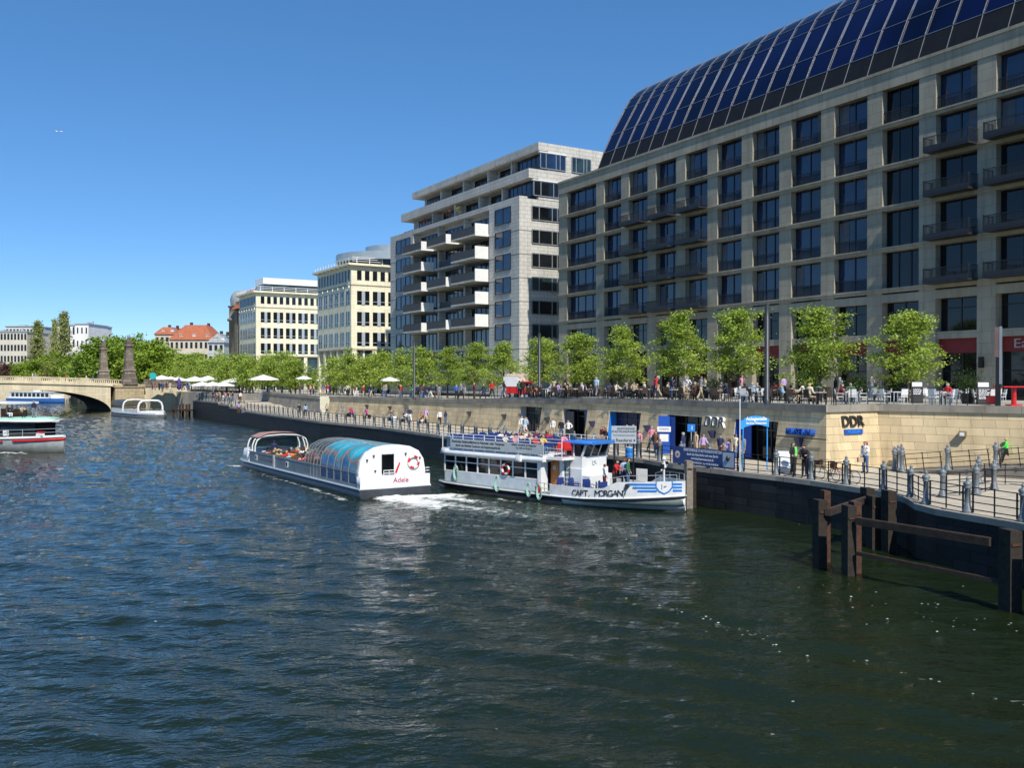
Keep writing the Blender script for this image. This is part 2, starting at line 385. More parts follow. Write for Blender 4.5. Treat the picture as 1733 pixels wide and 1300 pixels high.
# quay kerb + quay wall
kb = MB(); qw = MB(); QO = insetline(QUAY, -.06)
for i in range(len(QUAY) - 1):
    a, b, c, d = QO[i], QO[i + 1], QI[i + 1], QI[i]
    zt = QZ((QUAY[i][1] + QUAY[i + 1][1]) / 2)
    ea = Vector((b[0] - a[0], b[1] - a[1])).normalized() * .0
    kb.prism([a, b, c, d], zt - .22, zt + .03)
    a, b, c, d = QUAY[i], QUAY[i + 1], QI[i + 1], QI[i]
    qw.prism([a, b, c, d], -2.4, zt - .222)
# closing return at the far end
kb.prism([(-61.6, 177.7), (-61.0, 177.2), (-57.6, 190.0), (-58.4, 190.2)], 2.98, 3.23)
qw.prism([(-61.5, 177.6), (-60.9, 177.3), (-57.6, 190.0), (-58.3, 190.1)], -2.4, 2.977)
kq = kb.build('quay_kerb', M_quayk); struct(kq, 'pale stone kerb along the quay edge')
tag(qw.build('quay_wall', M_quay), 'dark masonry quay wall rising from the river below the promenade', 'quay wall')  # whole quay wall coloured near black

# water: fine displaced sheet in front, coarse beyond (one mesh)
def wave(x, y):
    h = 0
    for (k, dx, dy, a, ph) in ((1.5, .35, .93, .040, 0), (2.1, .62, .78, .026, 1.7), (2.9, -.10, .99, .016, 3.1), (.8, .5, .86, .045, .4), (4.6, .35, .94, .008, 5)):
        wv = noise.noise(Vector((x * .11 + ph, y * .11, ph))) * 3.2
        h += a * (1 - abs(math.sin((k * (dx * x + dy * y) + wv + ph) / 1.0)) * 1.4)
    h += .05 * noise.noise(Vector((x * .55, y * .8, 2.))) + .022 * noise.noise(Vector((x * 1.5 + 7, y * 2.2, 4.)))
    return h
def seg(p, a, b):
    a = Vector(a); b = Vector(b); p = Vector(p); t = max(0, min(1, (p - a).dot(b - a) / (b - a).length_squared)); return (p - a - (b - a) * t).length, t
WAKE = [  # (start, end, width0, width1, strength0, strength1)
    ((-7.0, 56.6), (-4.2, 53.2), 1.7, 2.3, .92, .72), ((-4.4, 54.0), (2.2, 48.6), 1.7, 2.8, .66, .38), ((-7.8, 56.3), (-4.0, 57.6), .8, 1.5, .95, .85), ((-4, 56.5), (-1.5, 54.5), .9, 1.2, .75, .5),
    ((-6.5, 55.6), (-5.0, 47.5), 2.4, 3.6, .62, .25), ((1, 50), (6.5, 44), 1.4, 2.2, .3, .16), ((-.8, 56), (2.4, 52.6), .4, .6, .62, .3), ((2.3, 52.1), (5.4, 49.9), .35, .5, .5, .3),
    ((-22.9, 77.6), (-24.6, 77.9), .6, .9, .95, .35), ((-23.0, 77.0), (-10.2, 56.1), .35, .45, .45, .55), ((-47.5, 90.1), (-53, 91.6), .45, .7, .95, .6),
    ((6, 27), (13.5, 19.0), .35, .5, .33, .36), ((4, 31), (7, 26.5), .5, .4, .30, .36), ((9.5, 34), (14, 26), 1.2, 1.5, .24, .25), ((12, 33), (17, 24), .6, .8, .30, .28)]
def foam(x, y):
    f = 0.
    for a, b, w0, w1, s0, s1 in WAKE:
        d, t = seg((x, y), a, b); wd = lerp(w0, w1, t)
        f = max(f, lerp(s0, s1, t) * math.exp(-(d / wd) ** 2))
    return f
wv = []; wf = []; wa = []
ys = []; y = 7.0
while y < 286: ys.append(y); y += max(.16, y * .0075) if y < 112 else y * .009
NX = 340
for y in ys:
    half = y * .62 + 4; x0 = -half; x1 = min(24., half) if y < 60 else piecewise(y, [(60, 24), (110, 0), (180, -50), (212, -62), (290, -62)])
    fy = 1.05 * max(0., min(1, (286 - y) / 20))
    for i in range(NX):
        x = lerp(x0, x1, i / (NX - 1.)); e = min(1., min(i, NX - 1 - i) / 12.)
        fo = foam(x, y)
        hh = wave(x, y) * fy * e
        if fo > .35: hh += (fo - .35) * .30 * (noise.noise(Vector((x * 1.9, y * 1.9, 9.))) + .35)
        wv.append((x, y, hh)); wa.append(fo)
for j in range(len(ys) - 1):
    for i in range(NX - 1):
        a = j * NX + i; wf.append((a, a + 1, a + NX + 1, a + NX))
me = bpy.data.meshes.new('water')
b0 = len(wv); yl = ys[-1]
# surroundings at rest level, a hand lower than the moving sheet where they pass under it
wv += [(-400, -60, -.14), (300, -60, -.14), (300, yl + .0, -.14), (-400, yl, -.14), (-900, yl - 1.0, -.05), (400, yl - 1.0, -.05), (400, 1600, -.05), (-900, 1600, -.05)]
wf += [(b0, b0 + 1, b0 + 2, b0 + 3), (b0 + 4, b0 + 5, b0 + 6, b0 + 7)]; wa += [0] * 8
me.from_pydata(wv, [], wf)
at = me.attributes.new('foam', 'FLOAT', 'POINT'); at.data.foreach_set('value', wa)
me.polygons.foreach_set('use_smooth', [True] * len(wf))
m, n, b, o = _nt('river_water'); L = n.links
b.inputs['Base Color'].default_value = (.010, .0175, .006, 1); b.inputs['Roughness'].default_value = .035; b.inputs['IOR'].default_value = 1.34
tc = n.nodes.new('ShaderNodeTexCoord')
def nz(sx, sy, rot, scale, det):
    mp = n.nodes.new('ShaderNodeMapping'); mp.inputs['Scale'].default_value = (sx, sy, 1); mp.inputs['Rotation'].default_value = (0, 0, rot)
    L.new(tc.outputs['Object'], mp.inputs[0]); q = n.nodes.new('ShaderNodeTexNoise'); q.inputs['Scale'].default_value = scale; q.inputs['Detail'].default_value = det; q.inputs['Roughness'].default_value = .55
    L.new(mp.outputs[0], q.inputs['Vector']); return q.outputs['Fac']
a1 = nz(1, 1.9, .35, .55, 3); a2 = nz(1, 1.6, -.3, 1.9, 4); a3 = nz(1.2, 1.5, .9, 6.5, 3)
def madd(u, k, v=None):
    q = n.nodes.new('ShaderNodeMath'); q.operation = 'MULTIPLY_ADD'; L.new(u, q.inputs[0]); q.inputs[1].default_value = k
    if v is None: q.inputs[2].default_value = 0
    else: L.new(v, q.inputs[2])
    return q.outputs[0]
hsum = madd(a1, 1.0, madd(a2, .50, madd(a3, .13)))
bp = n.nodes.new('ShaderNodeBump'); bp.inputs['Strength'].default_value = .62; bp.inputs['Distance'].default_value = .24
L.new(hsum, bp.inputs['Height']); L.new(bp.outputs[0], b.inputs['Normal'])
fa = n.nodes.new('ShaderNodeAttribute'); fa.attribute_name = 'foam'
fn = nz(1, 1.5, .4, 1.7, 9); fn2 = nz(1, 1.3, .1, 9., 5)
mixn = madd(fn, .72, madd(fn2, .28))
sb = n.nodes.new('ShaderNodeMath'); sb.operation = 'ADD'; L.new(mixn, sb.inputs[0]); L.new(madd(fa.outputs['Fac'], .62), sb.inputs[1])
th = n.nodes.new('ShaderNodeMapRange'); th.inputs[1].default_value = .80; th.inputs[2].default_value = .97; L.new(sb.outputs[0], th.inputs[0])
vo = n.nodes.new('ShaderNodeTexVoronoi'); vo.inputs['Scale'].default_value = 3.2; mpv = n.nodes.new('ShaderNodeMapping'); mpv.inputs['Scale'].default_value = (1, 1.35, 1); mpv.inputs['Rotation'].default_value = (0, 0, .5)
L.new(tc.outputs['Object'], mpv.inputs[0]); L.new(mpv.outputs[0], vo.inputs['Vector'])
s1 = n.nodes.new('ShaderNodeMapRange'); s1.inputs[1].default_value = .15; s1.inputs[2].default_value = .08; L.new(vo.outputs['Distance'], s1.inputs[0])
s2 = n.nodes.new('ShaderNodeMapRange'); s2.inputs[1].default_value = .66; s2.inputs[2].default_value = .72; L.new(madd(fn, 1., madd(fa.outputs['Fac'], .62)), s2.inputs[0])
s3 = n.nodes.new('ShaderNodeMath'); s3.operation = 'MULTIPLY'; L.new(s1.outputs[0], s3.inputs[0]); L.new(s2.outputs[0], s3.inputs[1])
s4 = n.nodes.new('ShaderNodeMath'); s4.operation = 'MAXIMUM'; L.new(s3.outputs[0], s4.inputs[0]); L.new(th.outputs[0], s4.inputs[1]); th = s4
fb = n.nodes.new('ShaderNodeBsdfPrincipled'); fb.inputs['Base Color'].default_value = (.78, .79, .74, 1); fb.inputs['Roughness'].default_value = .7
# churned, aerated water is paler and greener under the foam
chc = n.nodes.new('ShaderNodeMix'); chc.data_type = 'RGBA'; chc.inputs['A'].default_value = (.010, .0175, .006, 1); chc.inputs['B'].default_value = (.10, .13, .09, 1)
chm = n.nodes.new('ShaderNodeMapRange'); chm.inputs[1].default_value = .38; chm.inputs[2].default_value = 1.1; L.new(fa.outputs['Fac'], chm.inputs[0]); L.new(chm.outputs[0], chc.inputs['Factor'])
L.new(chc.outputs['Result'], b.inputs['Base Color'])
ms = n.nodes.new('ShaderNodeMixShader'); L.new(th.outputs[0], ms.inputs[0]); L.new(b.outputs[0], ms.inputs[1]); L.new(fb.outputs[0], ms.inputs[2]); L.new(ms.outputs[0], o.inputs[0])
me.materials.append(m); struct(link('water', me), 'rippled dark blue and green river water')

# ------------------------------------------------------------------ retaining walls
BAT = .15
def wallframe(a, b):
    """local frame: x along a->b, y into the land, z up"""
    a = Vector((a[0], a[1], 0)); b = Vector((b[0], b[1], 0)); ex = (b - a).normalized(); ey = Vector((-ex.y, ex.x, 0))
    M = Matrix((ex, ey, Vector((0, 0, 1)))).transposed().to_4x4(); M.translation = a
    return M, (b - a).length
def px_on(a, b, px):
    """distance from a along a->b where the picture column px meets the line"""
    a = Vector(a); d = (Vector(b) - a); L_ = d.length; d.normalize(); k = (px - CX) / F
    return (k * a.y - a.x) / (d.x - k * d.y)
def retaining(a, b, ztop_a, ztop_b, base, holes, par, face_m, thick=1.2, ml=0., mr=0.):
    """wall face leaning back; a is the far (left) end so that y points into the land"""
    M, L_ = wallframe(a, b); H = lambda x: lerp(ztop_a, ztop_b, x / L_)
    cuts = sorted(set([0., L_] + [h[0] for h in holes] + [h[1] for h in holes]))
    full = []; mb = MB(); cap = MB()
    def mit(v): return (v[0] + (ml * v[1] if v[0] < 1e-5 else 0) - (mr * v[1] if v[0] > L_ - 1e-5 else 0), v[1], v[2])
    for c0, c1 in zip(cuts, cuts[1:]):
        nn = max(1, int((c1 - c0) / 6)); full += [(lerp(c0, c1, i / nn), lerp(c0, c1, (i + 1) / nn)) for i in range(nn)]
    off = lambda z: (z - base) * BAT
    def block(x0, x1, z0f, z1f, y1=thick):
        zs = [z0f(x0), z0f(x1), z1f(x0), z1f(x1)]
        vs = [(x0, off(zs[0]), zs[0]), (x1, off(zs[1]), zs[1]), (x1, y1, zs[1]), (x0, y1, zs[0]), (x0, off(zs[2]), zs[2]), (x1, off(zs[3]), zs[3]), (x1, y1, zs[3]), (x0, y1, zs[2])]
        vs = [mit(v) for v in vs]
        mb.add(vs, [(0, 3, 2, 1), (4, 5, 6, 7), (0, 1, 5, 4), (1, 2, 6, 5), (2, 3, 7, 6), (3, 0, 4, 7)])
    for x0, x1 in full:
        hole = [h for h in holes if h[0] - 1e-4 <= x0 and x1 <= h[1] + 1e-4]
        if hole: block(x0, x1, lambda x: hole[0][2], lambda x: H(x) - .38, thick)
        else: block(x0, x1, lambda x: base - .3, lambda x: H(x) - .38, thick)
    nn = max(1, int(L_ / 5)); yo = off(ztop_b)
    for i in range(nn):
        x0, x1 = lerp(0, L_, i / nn), lerp(0, L_, (i + 1) / nn)
        vs = [(x0, off(H(x0)) - .2, H(x0) - .38), (x1, off(H(x1)) - .2, H(x1) - .38), (x1, thick + .02, H(x1) - .38), (x0, thick + .02, H(x0) - .38)]
        vs += [(p[0], p[1], H(p[0]) + .03) for p in vs]
        vs = [mit(v) for v in vs]
        cap.add(vs, [(0, 3, 2, 1), (4, 5, 6, 7), (0, 1, 5, 4), (1, 2, 6, 5), (2, 3, 7, 6), (3, 0, 4, 7)])
    for o_ in (mb.build('wall_face', face_m, par), cap.build('cap', M_cap, par)): o_.matrix_local = M
    return M
sA = (WALL1[1], WALL1[0]); sB = (WALL1[2], WALL1[1]); sC = (WALL1[3], WALL1[2])
HA = [(px_on(*sA, p0), px_on(*sA, p1), 4.72) for p0, p1 in ((1122, 1181), (1237, 1309))]
HB = [(px_on(*sB, p0), px_on(*sB, p1), 4.72) for p0, p1 in ((875, 911), (947, 988), (1025, 1078))]
rw = thing('retaining_wall', 'long sandstone retaining wall with shop openings between promenade and terrace', 'wall')
MA = retaining(*sA, 5.8, 5.82, PZ, HA, rw, M_wall, mr=1.08)
MBm = retaining(*sB, 5.0, 5.8, PZ, HB, rw, M_wall)
MC = retaining(*sC, 4.72, 5.0, PZ, [], rw, M_wall)
rw2 = thing('retaining_wall', 'short sunlit sandstone wall face below the terrace carrying the DDR letters, beside the slope', 'wall')
MD = retaining((17.805, 52.2), (22.24, 54.66), 5.82, 5.82, PZ, [], rw2, M_wall, 1.2, ml=1.08)
rw3 = thing('retaining_wall', 'sandstone wall behind the railed ramp, with one square lamp', 'wall')
ME_ = retaining((21.40, 54.69), (38.5, 42.2), 5.82, 5.82, PZ, [], rw3, M_wall, 1.0)
rw4 = thing('retaining_wall', 'grey streaked concrete wall with an end face coloured as sunlit beyond the sandstone wall', 'wall')
M_conc = mat('streaked_concrete', (.26, .235, .19), .85, var=.3, vs=.7, bump=.3)
retaining((-45, 165), (-28.6, 137.2), 4.95, 4.63, 2.2, [], rw4, M_conc, 1.0)
e = MB(); M, L_ = wallframe((-28.6, 137.2), (-27.2, 136.35)); e.M = M; e.box(0, L_, .0, .5, 2.2, 4.66); e.build('sun_tinted_end_face', M_yel, rw4)  # brighter stone colour imitates sunlight on this face

# openings in the retaining wall: reveal, glazing, doors
def opening(M, x0, x1, ztop, kind, label):
    t = thing('shopfront', label, 'shopfront')
    t.matrix_world = M
    d = 1.05; z0 = PZ + .02
    b = MB(); b.box(x0, x1, d + .02, d + .12, z0, ztop); b.build('back_panel', M_winD if kind != 'blue' else mat('navy_interior', (.008, .014, .06), .5, var=.3), t)
    f = MB()
    k = 3 if x1 - x0 > 3.2 else 2
    for i in range(k + 1):
        x = lerp(x0 + .04, x1 - .04, i / k); f.box(x - .035, x + .035, d - .05, d + .015, z0, ztop - .002)
    f.box(x0 + .05, x1 - .05, d - .045, d + .012, ztop - .65, ztop - .58); f.build('frame', M_dgrey, t)
    j = MB(); j.add([(x0 + .012, .12, z0), (x0 + .012, d - .06, z0), (x0 + .012, d - .06, ztop - .003), (x0 + .012, .42, ztop - .003), (x0 + .05, .12, z0), (x0 + .05, d - .06, z0), (x0 + .05, d - .06, ztop - .003), (x0 + .05, .42, ztop - .003)],
                    [(0, 1, 2, 3), (7, 6, 5, 4), (0, 4, 5, 1), (1, 5, 6, 2), (2, 6, 7, 3), (3, 7, 4, 0)])
    j.build('jamb', {'blue': M_blue2, 'green': M_winG}.get(kind, M_blue) if kind in ('blue', 'door') else M_lgrey, t)
    return t
opening(MBm, HB[0][0], HB[0][1], 4.72, 'green', 'glazed opening in the retaining wall with a pale green jamb, farthest of the row')
t_ = opening(MBm, HB[1][0], HB[1][1], 4.72, 'dark', 'dark doorway in the retaining wall with an open grey door and blue panel')
b = MB(); b.box(HB[1][0] + .1, HB[1][0] + 1.5, .55, .6, PZ + .05, 4.5); b.build('door_leaf', M_dgrey, t_)
b = MB(); b.box(HB[1][1] - 1.0, HB[1][1] - .08, .8, .86, PZ + .05, 4.66); b.build('side_panel', M_blue, t_)
opening(MBm, HB[2][0], HB[2][1], 4.72, 'blue', 'blue lined window opening in the retaining wall behind the boat jetty')
t_ = opening(MA, HA[0][0], HA[0][1], 4.72, 'door', 'museum entrance opening beside the DDR letters with a blue side panel')
b = MB(); b.box(HA[0][0] + .1, HA[0][0] + .8, .5, .56, PZ + .05, 4.6); b.build('side_panel', M_blue, t_)
t_ = opening(MA, HA[1][0], HA[1][1], 4.72, 'door', 'dark museum opening behind the blue landing stage sign')
b = MB(); b.box(HA[1][0] + .1, HA[1][0] + 1.3, .6, .66, PZ + .05, 4.66); b.build('side_panel', M_blue, t_)

# wall letters
M_letter = mat('dark_bronze_letters', (.05, .045, .04), .4, .4, var=.1)
def letters(M, body, size, x, z, m, ex, label, cat='lettering', face=None, name='wall_lettering', bold=0.):
    t = thing(name, label, cat); t.matrix_world = M
    off = (z - PZ) * BAT
    text(body, size, (x, off - ex - .03, z), (1, 0, 0), (0, BAT, 1), m, 'letters', t, extrude=ex, bold=bold)
    if face is not None: text(body, size, (x, off - 2 * ex - .036, z - .01), (1, 0, 0), (0, BAT, 1), face, 'letter_faces', t, extrude=.012, bold=0)
    return t
xa = px_on(*sA, 1206)
letters(MA, 'DDR', 1.02, xa, 4.42, M_white, .10, 'raised DDR letters on the retaining wall between two museum openings', face=M_letter, bold=.012)  # white sides paint in the sunlit edges of the dark letters
xb = px_on(*sA, 1352)
t_ = letters(MA, 'MUSEUM', .55, xb, 4.20, M_blue, .18, 'projecting blue letters spelling museum on a dark rail of the retaining wall')
b = MB(); b.box(xb - 2.1, xb + 2.1, .1, .14, 3.86, 3.92); b.box(xb - 2.0, xb - 1.94, .14, .36, 3.86, 3.9); b.build('support_rail', M_dgrey, t_)
L4 = (Vector((21.8, 54.4)) - Vector((17.84, 52.2))).length
xd = px_on((17.805, 52.2), (22.24, 54.66), 1450)
t_ = letters(MD, 'DDR', .88, xd + .05, 4.86, M_letter, .05, 'dark DDR letters above a blue museum sign on the sunlit wall face', bold=.01)
b = MB(); b.box(xd - .72, xd + .78, .22, .30, 4.12, 4.42); b.build('sign_plate', M_blue, t_)
text('MUSEUM', .26, (xd + .03, .215, 4.27), (1, 0, 0), (0, 0, 1), M_blue2, 'letters', t_, .01, bold=.01)

# wall lamps: wedge shaped uplights
def wall_lamp(M, x, z, label, m=M_dgrey, s=1.):
    t = thing('wall_lamp', label, 'wall lamp', group='uplights on the retaining wall'); t.matrix_world = M @ Matrix.Translation((x, (z - PZ) * BAT, z))
    s *= .8; b = MB(); w0, w1 = .16 * s, .24 * s
    vs = [(-w0, -.02, -.25), (w0, -.02, -.25), (w0, -.16, -.25), (-w0, -.16, -.25), (-w1, 0.06, .25), (w1, 0.06, .25), (w1, -.42, .25), (-w1, -.42, .25)]
    b.add(vs, [(0, 1, 2, 3), (7, 6, 5, 4), (0, 4, 5, 1), (1, 5, 6, 2), (2, 6, 7, 3), (3, 7, 4, 0)]); b.build('lamp_body', m, t)
    b = MB(); b.box(-.06, .06, -.01, .12, -.12, .1); b.build('bracket', M_black, t)
M_lampb = mat('blue_lamp_enamel', (.03, .03, .10), .5, var=.1)
for px, s_, M_, k, col in ((1204, sA, MA, 'under the DDR letters', M_lampb), (1351, sA, MA, 'under the museum lettering', M_lampb), (1094, sA, MA, 'right of the white boat trip board', M_lampb),
                     (1001, sB, MBm, 'between the open door and the blue window opening', M_lampb), (925, sB, MBm, 'between the glazed opening and the dark doorway', M_dgrey), (852, sB, MBm, 'nearest the glazed opening on its far side', M_dgrey),
                     (793, sB, MBm, 'above the blue seats at the stern end', M_dgrey), (659, sC, MC, 'above the woman in magenta', M_dgrey), (620, sC, MC, 'near the far end of the sandstone wall', M_dgrey)):
    wall_lamp(M_, px_on(*s_, px), 3.6, 'wedge shaped wall lamp ' + k, col)
xl = px_on((21.40, 54.69), (38.5, 42.2), 1629)
t = thing('wall_lamp', 'square bronze wall lamp on the wall behind the ramp', 'wall lamp', group='uplights on the retaining wall'); t.matrix_world = ME_ @ Matrix.Translation((xl, .22, 4.25))
b = MB(); b.box(-.19, .19, -.34, .02, -.16, .16); b.build('lamp_body', mat('bronze', (.30, .22, .12), .5, .4), t); b = MB(); b.box(-.12, .12, -.36, -.341, -.1, .1); b.build('lamp_glass', M_white, t)

# ramp by wall 3
rp = MB(); M, L_ = wallframe((21.84, 54.37), (38.5, 42.2)); rp.M = M
rp.add([(1.8, -3.2, PZ), (1.8, -.02, PZ), (16, -.02, 3.7), (16, -3.2, 3.7), (16, -.02, PZ), (16, -3.2, PZ)], [(0, 3, 2, 1), (0, 5, 3), (1, 2, 4), (3, 5, 4, 2), (0, 1, 4, 5)])
struct(rp.build('ramp_path', mat('ramp_paving', (.20, .18, .15), .85, var=.15)), 'paved ramp rising beside the sandstone wall')
RAMPM = M
# ------------------------------------------------------------------ buildings of the riverside row
def frame_at(x, y, ang): return Matrix.Translation((x, y, 0)) @ Matrix.Rotation(ang, 4, 'Z')
def setM(t, M): t.matrix_world = M
# ---- hotel: local x along the facade towards the camera, y into the block, z up
HANG = math.atan2(-.8708, .4917)
HO = (5.95, 117.5)
hotel = thing('hotel', 'long limestone hotel with dark blue windows under a curved cobalt glass roof', 'hotel', (HO[0], HO[1], 0), HANG)
HL = 68.0
bays = [(1.95, 8.35)]
x = 9.95
while x < HL - 3: bays.append((x, x + 3.42)); x += 4.875
fl = [14.65, 17.97, 21.29, 24.61, 27.93]
w = MB(); HD = 22.
# piers
edges = [0.] + [v for b_ in bays for v in b_] + [HL]
for k in range(0, len(edges), 2):
    a, b_ = edges[k], edges[k + 1]
    if b_ - a < .1: continue
    w.box(a, b_, 0, 1.15, 3.9, 30.7)
for f in fl:
    w.box(-.02, HL, -.10, 1.145, f - .38, f - .02)
    w.box(-.04, HL, -.22, .6, f - .14, f - .018)
w.box(0, HL, -.003, 1.148, 13.5, 14.147)
w.box(0, HL, .12, 1.14, 10.40, 10.95)
w.box(-.02, HL + .0, -.06, 1.16, 30.702, 32.05); w.box(-.10, HL + .02, -.16, 2.2, 32.052, 32.3)
w.box(0, .9, 1.16, HD, 3.9, 32.05)
w.build('stone_frame', M_hotel, hotel)
core = MB(); core.box(.6, HL, 1.9, HD, 3.9, 31.9); core.build('core_wall', M_dgrey, hotel)
M_curt = mat('pale_curtain', (.14, .15, .17), .9, var=.2, vs=2)
# window meshes
def win_mesh(wd, h, n, glassm):
    g_ = MB(); g_.box(0, wd, .0, .05, 0, h); gm = g_.mesh('window', [glassm])
    f_ = MB()
    for i in range(n + 1):
        x_ = wd * i / n; f_.box(max(0, x_ - .05), min(wd, x_ + .05), -.06, -.002, 0, h)
    f_.box(.05, wd - .05, -.058, -.002, h - .07, h); f_.box(.05, wd - .05, -.058, -.002, 0, .07)
    return gm, f_.mesh('frame', [M_frame])
def rail_mesh(wd, h=1.0, y=0., infill=.11):
    r_ = MB(); r_.box(0, wd, y - .025, y + .025, h - .05, h); r_.box(0, wd, y - .02, y + .02, .05, .09)
    k = int(wd / infill)
    for i in range(k + 1): xx = wd * i / k; r_.box(xx - .011, xx + .011, y - .011, y + .011, .09, h - .05)
    return r_
def balc_mesh(wd, dp):
    r_ = MB(); r_.box(0, wd, -dp, 0, -.10, .06); M0 = r_.M
    s_ = rail_mesh(wd, 1.05, -dp + .05, .10); r_.v_off = len(r_.v)
    o_ = len(r_.v); r_.v += s_.v; r_.f += [tuple(o_ + i for i in f) for f in s_.f]; r_.mi += [0] * len(s_.f); r_.sm += s_.sm
    r_.box(.0, wd, -dp - .012, -dp + .02, .06, .36)
    for xx in (.03, wd - .03):
        r_.box(xx - .02, xx + .02, -dp + .07, -.02, 1.0, 1.05)
        for i in range(1, int(dp / .12)): r_.box(xx - .01, xx + .01, -dp + .07 + i * .12, -dp + .09 + i * .12, .06, 1.0)
        r_.box(xx - .025, xx + .025, -dp + .03, -dp + .08, .06, 1.12)
    return r_.mesh('balcony', [M_rail])
wm = {}
rmesh = {}
bm3 = balc_mesh(3.75, 1.2)
RW = random.Random(5)
for bi, (x0, x1) in enumerate(bays):
    wd = x1 - x0
    for r, f in enumerate(fl):
        dark = (bi in (9,)) or (bi >= 10 and r < 3)
        key = (round(wd, 2), 4 if bi == 0 else 2 if bi % 3 else 3, dark)
        if key not in wm: wm[key] = win_mesh(wd, 2.94, key[1], M_winD if dark else M_winB)
        o1 = link('window', wm[key][0], hotel, (x0, .66, f)); link('frame', wm[key][1], o1)
        if RW.random() < .62 and not dark:
            c_ = MB(); cw = wd * RW.uniform(.12, .3); cx = RW.choice([.06, wd - cw - .06]); c_.box(cx, cx + cw, -.03, -.005, .08, 2.7); c_.build('curtain', M_curt, o1)
        if bi in (2, 3, 4, 10, 11, 12) and r < 4:
            link('balcony', bm3, hotel, ((x0 + x1) / 2 - 1.875, -.10, f - .01))
        else:
            if key[0] not in rmesh: rmesh[key[0]] = rail_mesh(wd, 1.0, 0., .11).mesh('window_railing', [M_rail])
            if not (bi == 9 and r < 4): link('window_railing', rmesh[key[0]], hotel, (x0, .16, f))
    # mezzanine and shop glazing
    g_ = MB(); g_.box(x0, x1, .75, .8, 10.95, 13.5); o1 = g_.build('window', M_winD if bi > 5 else M_winG, hotel)
    f_ = MB(); k = 3 if bi == 0 else 2
    for i in range(k + 1): xx = lerp(x0 + .04, x1 - .04, i / k); f_.box(xx - .04, xx + .04, .70, .748, 10.96, 13.49)
    f_.box(x0 + .02, x1 - .02, .705, .745, 12.7, 12.78); f_.build('frame', M_frame, o1)
    g_ = MB(); g_.box(x0, x1, .95, 1.0, 5.0, 10.4); o1 = g_.build('shopfront_glass', M_winD, hotel)
    f_ = MB()
    for i in range(3): xx = lerp(x0 + .05, x1 - .05, i / 2); f_.box(xx - .05, xx + .05, .88, .948, 5.0, 10.39)
    f_.box(x0 + .1, x1 - .1, .885, .947, 7.9, 8.0); f_.build('frame', M_frame, o1)
    if bi >= 6:
        f_ = MB(); f_.box(x0 + .01, x1 - .01, .5, .86, 9.30, 10.395); f_.build('fascia', M_dred, hotel)
xs_ = bays[11][0]
text('Eat', .95, (xs_ + 1.02, .48, 9.85), (1, 0, 0), (0, 0, 1), mat('grey_letters', (.4, .36, .36), .5, var=0), 'sign_letters', hotel, .015, 'LEFT', 1.25)
text('Ristorante  Bar\ncucina italiana', .22, (bays[10][0] + 2.3, .94, 7.2), (1, 0, 0), (0, 0, 1), mat('etched_letters', (.16, .17, .17), .5, var=0), 'window_lettering', hotel, .004)
b = MB(); xx = (bays[10][1] + bays[11][0]) / 2 - .25; b.box(xx - .16, xx + .16, -.30, -.06, 8.15, 8.95); b.box(xx - .3, xx - .1, -.1, -.0, 8.5, 8.56); b.build('loudspeaker', M_black, hotel)
# glass roof
R0 = 8.1
prof = [(.35, 32.3), (1.25, 34.45)]
prof_g = [(1.25, 34.45), (2.35, 36.7), (4.35, 40.15), (5.2, 41.45), (6.3, 42.55), (7.7, 43.4), (9.4, 44.0), (11.4, 44.35), (13.5, 44.45)]
M_rdark = mat('dark_roof_panel', (.010, .011, .013), .6, var=.2, spec=.2)
def strip(profile, x0, x1, m, name, nx=1, t=.0):
    b = MB(); rings = []
    for (y_, z_) in profile: rings.append([(x0, y_, z_), (x1, y_, z_)])
    b.loft(rings, 0, len(profile) > 2, False, False); return b.build(name, m, hotel)
b = MB(); b.loft([[(R0, y_, z_), (HL, y_, z_)] for y_, z_ in prof], 0, False, False, False); b.add([(R0, .35, 32.3), (R0, 1.25, 34.45), (R0, 14, 34.45), (R0, 14, 32.3)], [(0, 1, 2, 3)]); b.build('lower_roof_panel', M_rdark, hotel)
npan = int((HL - R0) / 2.4375)
for i in range(npan):
    xa_, xb_ = R0 + i * 2.4375, R0 + (i + 1) * 2.4375
    b = MB(); dz = RW.uniform(-.012, .012)
    b.loft([[(xa_ + .03, y_ + dz, z_), (xb_ - .03, y_, z_ + dz)] for y_, z_ in prof_g], 0, True, False, False); b.build('roof_glazing', M_roofB, hotel)
b = MB(); pts = [(R0, y_, z_) for y_, z_ in prof_g] + [(R0, 13.5, 34.45)]
b.add(pts, [tuple(range(len(pts)))]); b.build('roof_gable', M_roofB, hotel)
M_rib = mat('pale_roof_rib', (.26, .27, .29), .35, .3, var=.1)
rb = MB()
for i in range(npan + 1):
    xx = R0 + i * 2.4375
    for (a, c) in zip(prof_g, prof_g[1:]): rb.bar((xx, a[0] - .05, a[1] + .04), (xx, c[0] - .05, c[1] + .04), .04, .08)
    rb.bar((xx, prof[0][0] - .02, prof[0][1]), (xx, prof[1][0] - .02, prof[1][1] + .02), .04, .05)
rb.build('roof_rib', M_rib, hotel)
rb = MB()
for (y_, z_) in (prof_g[0], prof_g[1], prof_g[2], prof_g[3]): rb.bar((R0, y_ - .04, z_), (HL, y_ - .04, z_), .04, .06)
rb.build('roof_purlin', mat('roof_bar', (.25, .26, .28), .4, .3), hotel)
b = MB(); b.box(R0 + 3, HL, 8, 20, 32.3, 40); b.build('roof_core_wall', mat('roof_interior', (.01, .012, .03), .8), hotel)

